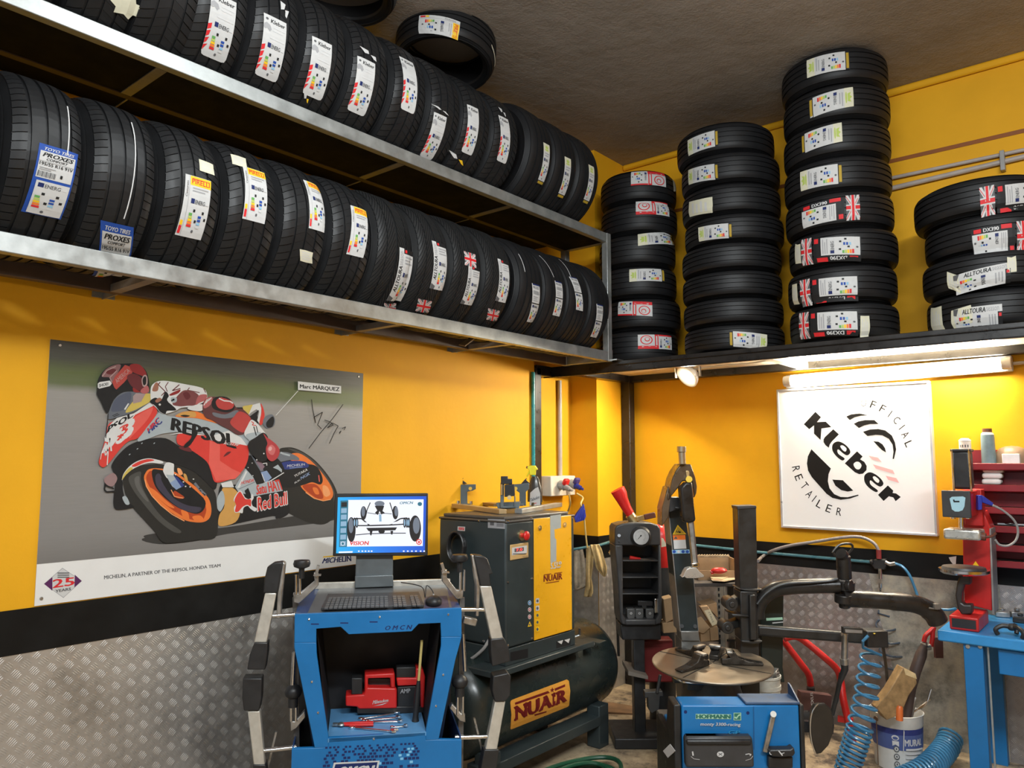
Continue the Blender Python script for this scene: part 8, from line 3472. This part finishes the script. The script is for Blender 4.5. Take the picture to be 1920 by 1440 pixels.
build('platen_arm', b, mat('dark_cast_iron', (0.03, 0.026, 0.025), 0.42), prs, 0.008)
b = MB()
b.prism([QB(*RD(-5, 700)), QB(*RD(55, 690)), QB(*RD(50, 760)), QB(*RD(30, 755)), QB(*RD(10, 730))], (0, 0.004, 0))
tag(build('paper_scrap', b, mat('pinkish_paper', (0.66, 0.58, 0.55), 0.8)), 'torn whitish paper behind the left side of the press platen', 'paper')
b = MB()
hs = QF(*RD(235, 260), -0.10)
b.pp(Plane(hs, (0.5, -0.85, 0)), [RD(228, 205), RD(262, 205), RD(262, 320), RD(230, 325)], 0.03)
b.pp(Plane(hs, (0.5, -0.85, 0)), [RD(262, 205), RD(352, 268), RD(345, 292), RD(262, 262)], 0.03)
k = build('hose_connector', b, mat('royal_blue_plastic', (0.02, 0.035, 0.30), 0.35), prs, 0.003)
b = MB()
b.tube(curve([at(*RD(345, 285), 4.08), at(*RD(430, 330), 4.08), at(*RD(510, 400), 4.08), at(*RD(545, 480), 4.08), at(*RD(530, 560), 4.08), at(*RD(470, 605), 4.08), at(*RD(400, 600), 4.08), at(*RD(365, 560), 4.08)]), 0.006, 8)
build('cable', b, grey_plastic, prs)

# ------------------------------------------------------------------ red louvred rack on the wall with bottles
YK = 5.03
QK = Plane((0, YK, 0), (0, -1, 0))
kx0 = QK(1812, 900).x
rk = thing('wall_rack', 'dark red tiered wall rack above the bench at the right edge', 'rack', (kx0 + 0.8, YR, 1.0))
red_rack = mat('dark_red_rack', (0.22, 0.012, 0.018), 0.4, 0, 0.15, 9)
zk = [QK(1870, y).z for y in (868, 908, 950, 985, 1020, 1050)]
b = MB()
b.rng(kx0, 1.3, YR - 0.02, YR - 0.003, zk[5] - 0.02, QK(1870, 843).z + 0.0)
build('back_sheet', b, red_rack, rk)
for i, z in enumerate(zk):
    b = MB()
    b.prism([(kx0, YK, z), (kx0, YK, z - 0.04), (kx0, YR - 0.02, z - 0.055), (kx0, YR - 0.02, z - 0.035), (kx0, YK + 0.01, z - 0.01)], (1.3 - kx0, 0, 0))
    k = build('tier', b, red_rack, rk, 0.004)
    b = MB()
    b.rng(kx0 + 0.005, 1.3, YK + 0.012, YR - 0.025, z - 0.010, z - 0.004)
    build('mat', b, black_side, k)
for x in (kx0, 1.29):
    b = MB()
    b.rng(x, x + 0.008, YK + 0.01, YR - 0.003, zk[5] - 0.05, zk[0])
    build('side_plate', b, red_rack, rk)
zs0 = zk[0] - 0.003


def R10(x, y):
    return (1800 + x / 8, 780 + y / 8)


QL = Plane((0, YK + 0.09, 0), (0, -1, 0))
zb_ = zs0
t = thing('spray_can', 'white spray can with small pictograms on the red rack behind the press', 'can', (QL(*R10(85, 600)).x, YK + 0.09, zb_))
cx = QL(*R10(85, 600)).x
r_ = (QL(*R10(185, 600)).x - QL(*R10(0, 600)).x) / 2
zc1, zc2 = QL(*R10(85, 380)).z, QL(*R10(85, 335)).z
b = MB()
b.lathe([(0, 0), (r_, 0), (r_, zc1 - zb_), (0, zc1 - zb_)], (cx, YK + 0.09, zb_), (0, 0, 1), 28)
can = build('can_body', b, mat('can_white', (0.66, 0.62, 0.55), 0.35), t, 0.002)
b = MB()
b.lathe([(r_ * 1.02, 0), (r_ * 1.02, 0.006), (r_ * 0.8, 0.012), (r_ * 0.62, zc2 - zc1), (0, zc2 - zc1)], (cx, YK + 0.09, zc1), (0, 0, 1), 28)
build('cap', b, mat('cream_cap', (0.70, 0.66, 0.60), 0.4), t)
A = Art(lambda x, y, l: V((cx + (r_ + 0.001 + l) * math.sin(x), YK + 0.09 - (r_ + 0.001 + l) * math.cos(x), y)), 0.0004)
for i in range(4):
    A.rect(-0.75 + i * 0.42, zc1 - 0.035, -0.55 + i * 0.42, zc1 - 0.02, P_dgrey, 1, 1, True)
A.nx()
lines(A, -0.8, zc1 - 0.12, 0.8, zc1 - 0.06, 4, P_grey)
A.done('can_print', can)
t = thing('bottle', 'tall grey-blue bottle with dark cap on the red rack', 'bottle', (QL(*R10(440, 690)).x, YK + 0.09, zb_))
cx = QL(*R10(435, 690)).x
r_ = (QL(*R10(550, 690)).x - QL(*R10(325, 690)).x) / 2
z1, z2, z3 = QL(*R10(430, 285)).z, QL(*R10(430, 245)).z, QL(*R10(430, 188)).z
b = MB()
b.lathe([(0, 0), (r_, 0), (r_ * 1.0, 0.02), (r_ * 0.93, z1 - zb_ - 0.01), (r_ * 0.9, z1 - zb_), (r_ * 0.9, z1 - zb_ + 0.001)], (cx, YK + 0.09, zb_), (0, 0, 1), 30)
build('bottle_body', b, mat('grey_blue_bottle', (0.15, 0.22, 0.25), 0.35, 0, 0.2, 14), t)
b = MB()
b.lathe([(r_ * 0.9, 0), (r_ * 0.85, (z2 - z1) * 0.5), (r_ * 0.65, z2 - z1), (0, z2 - z1)], (cx, YK + 0.09, z1), (0, 0, 1), 30)
build('shoulder', b, mat('cream_cap', (0.70, 0.66, 0.60), 0.4), t)
b = MB()
b.lathe([(r_ * 0.68, 0), (r_ * 0.68, z3 - z2), (0, z3 - z2)], (cx, YK + 0.09, z2), (0, 0, 1), 24)
build('cap', b, mat('brown_plastic', (0.14, 0.06, 0.03), 0.4), t)
b = MB()
x0, x1 = QK(*R10(622, 640)).x, QK(*R10(888, 640)).x
b.rng(x0, x1, YK + 0.02, YK + 0.07, zb_, QK(*R10(700, 568)).z)
tag(build('paper_box', b, mat('white_paper_box', (0.80, 0.80, 0.80), 0.5), None, 0.003), 'small white box standing on the red rack at the right', 'box')
b = MB()
c = V((QL(1896, 862).x, YK + 0.14, zb_))
b.lathe([(0.088, 0.0), (0.088, 0.03), (0.080, 0.06), (0.06, 0.085), (0.03, 0.097), (0.0, 0.10)], c, (0, 0, 1), 32)
tag(build('rounded_lid', b, mat('brown_tape', (0.30, 0.20, 0.13), 0.45)), 'brown domed lid behind the white box on the red rack', 'lid')
b = MB()
zr = zk[1] - 0.003
for k in range(3):
    x0, x1 = QK(*R10(305 + 10 * k, 950)).x, QK(*R10(645 - 25 * (2 - k), 950)).x
    b.rng(x0, x1, YK + 0.03, YK + 0.12, zr + 0.033 * k, zr + 0.033 * k + 0.031)
tag(build('folded_cloth', b, mat('white_cloth', (0.72, 0.68, 0.66), 0.9), None, 0.012), 'folded white cloth lying on the second tier of the red rack', 'cloth')
t = thing('open_spanner', 'steel spanner lying on a lower tier of the red rack', 'spanner', QK(1895, 983, -0.05))
b = MB()
z = zk[3] + 0.006
b.bar((QK(1868, 985).x, YK + 0.05, z), (QK(1925, 985).x, YK + 0.06, z), 0.014, 0.008)
b.ball((QK(1892, 985).x, YK + 0.05, z + 0.004), (0.03, 0.014, 0.008), 12)
build('shank', b, chrome, t)
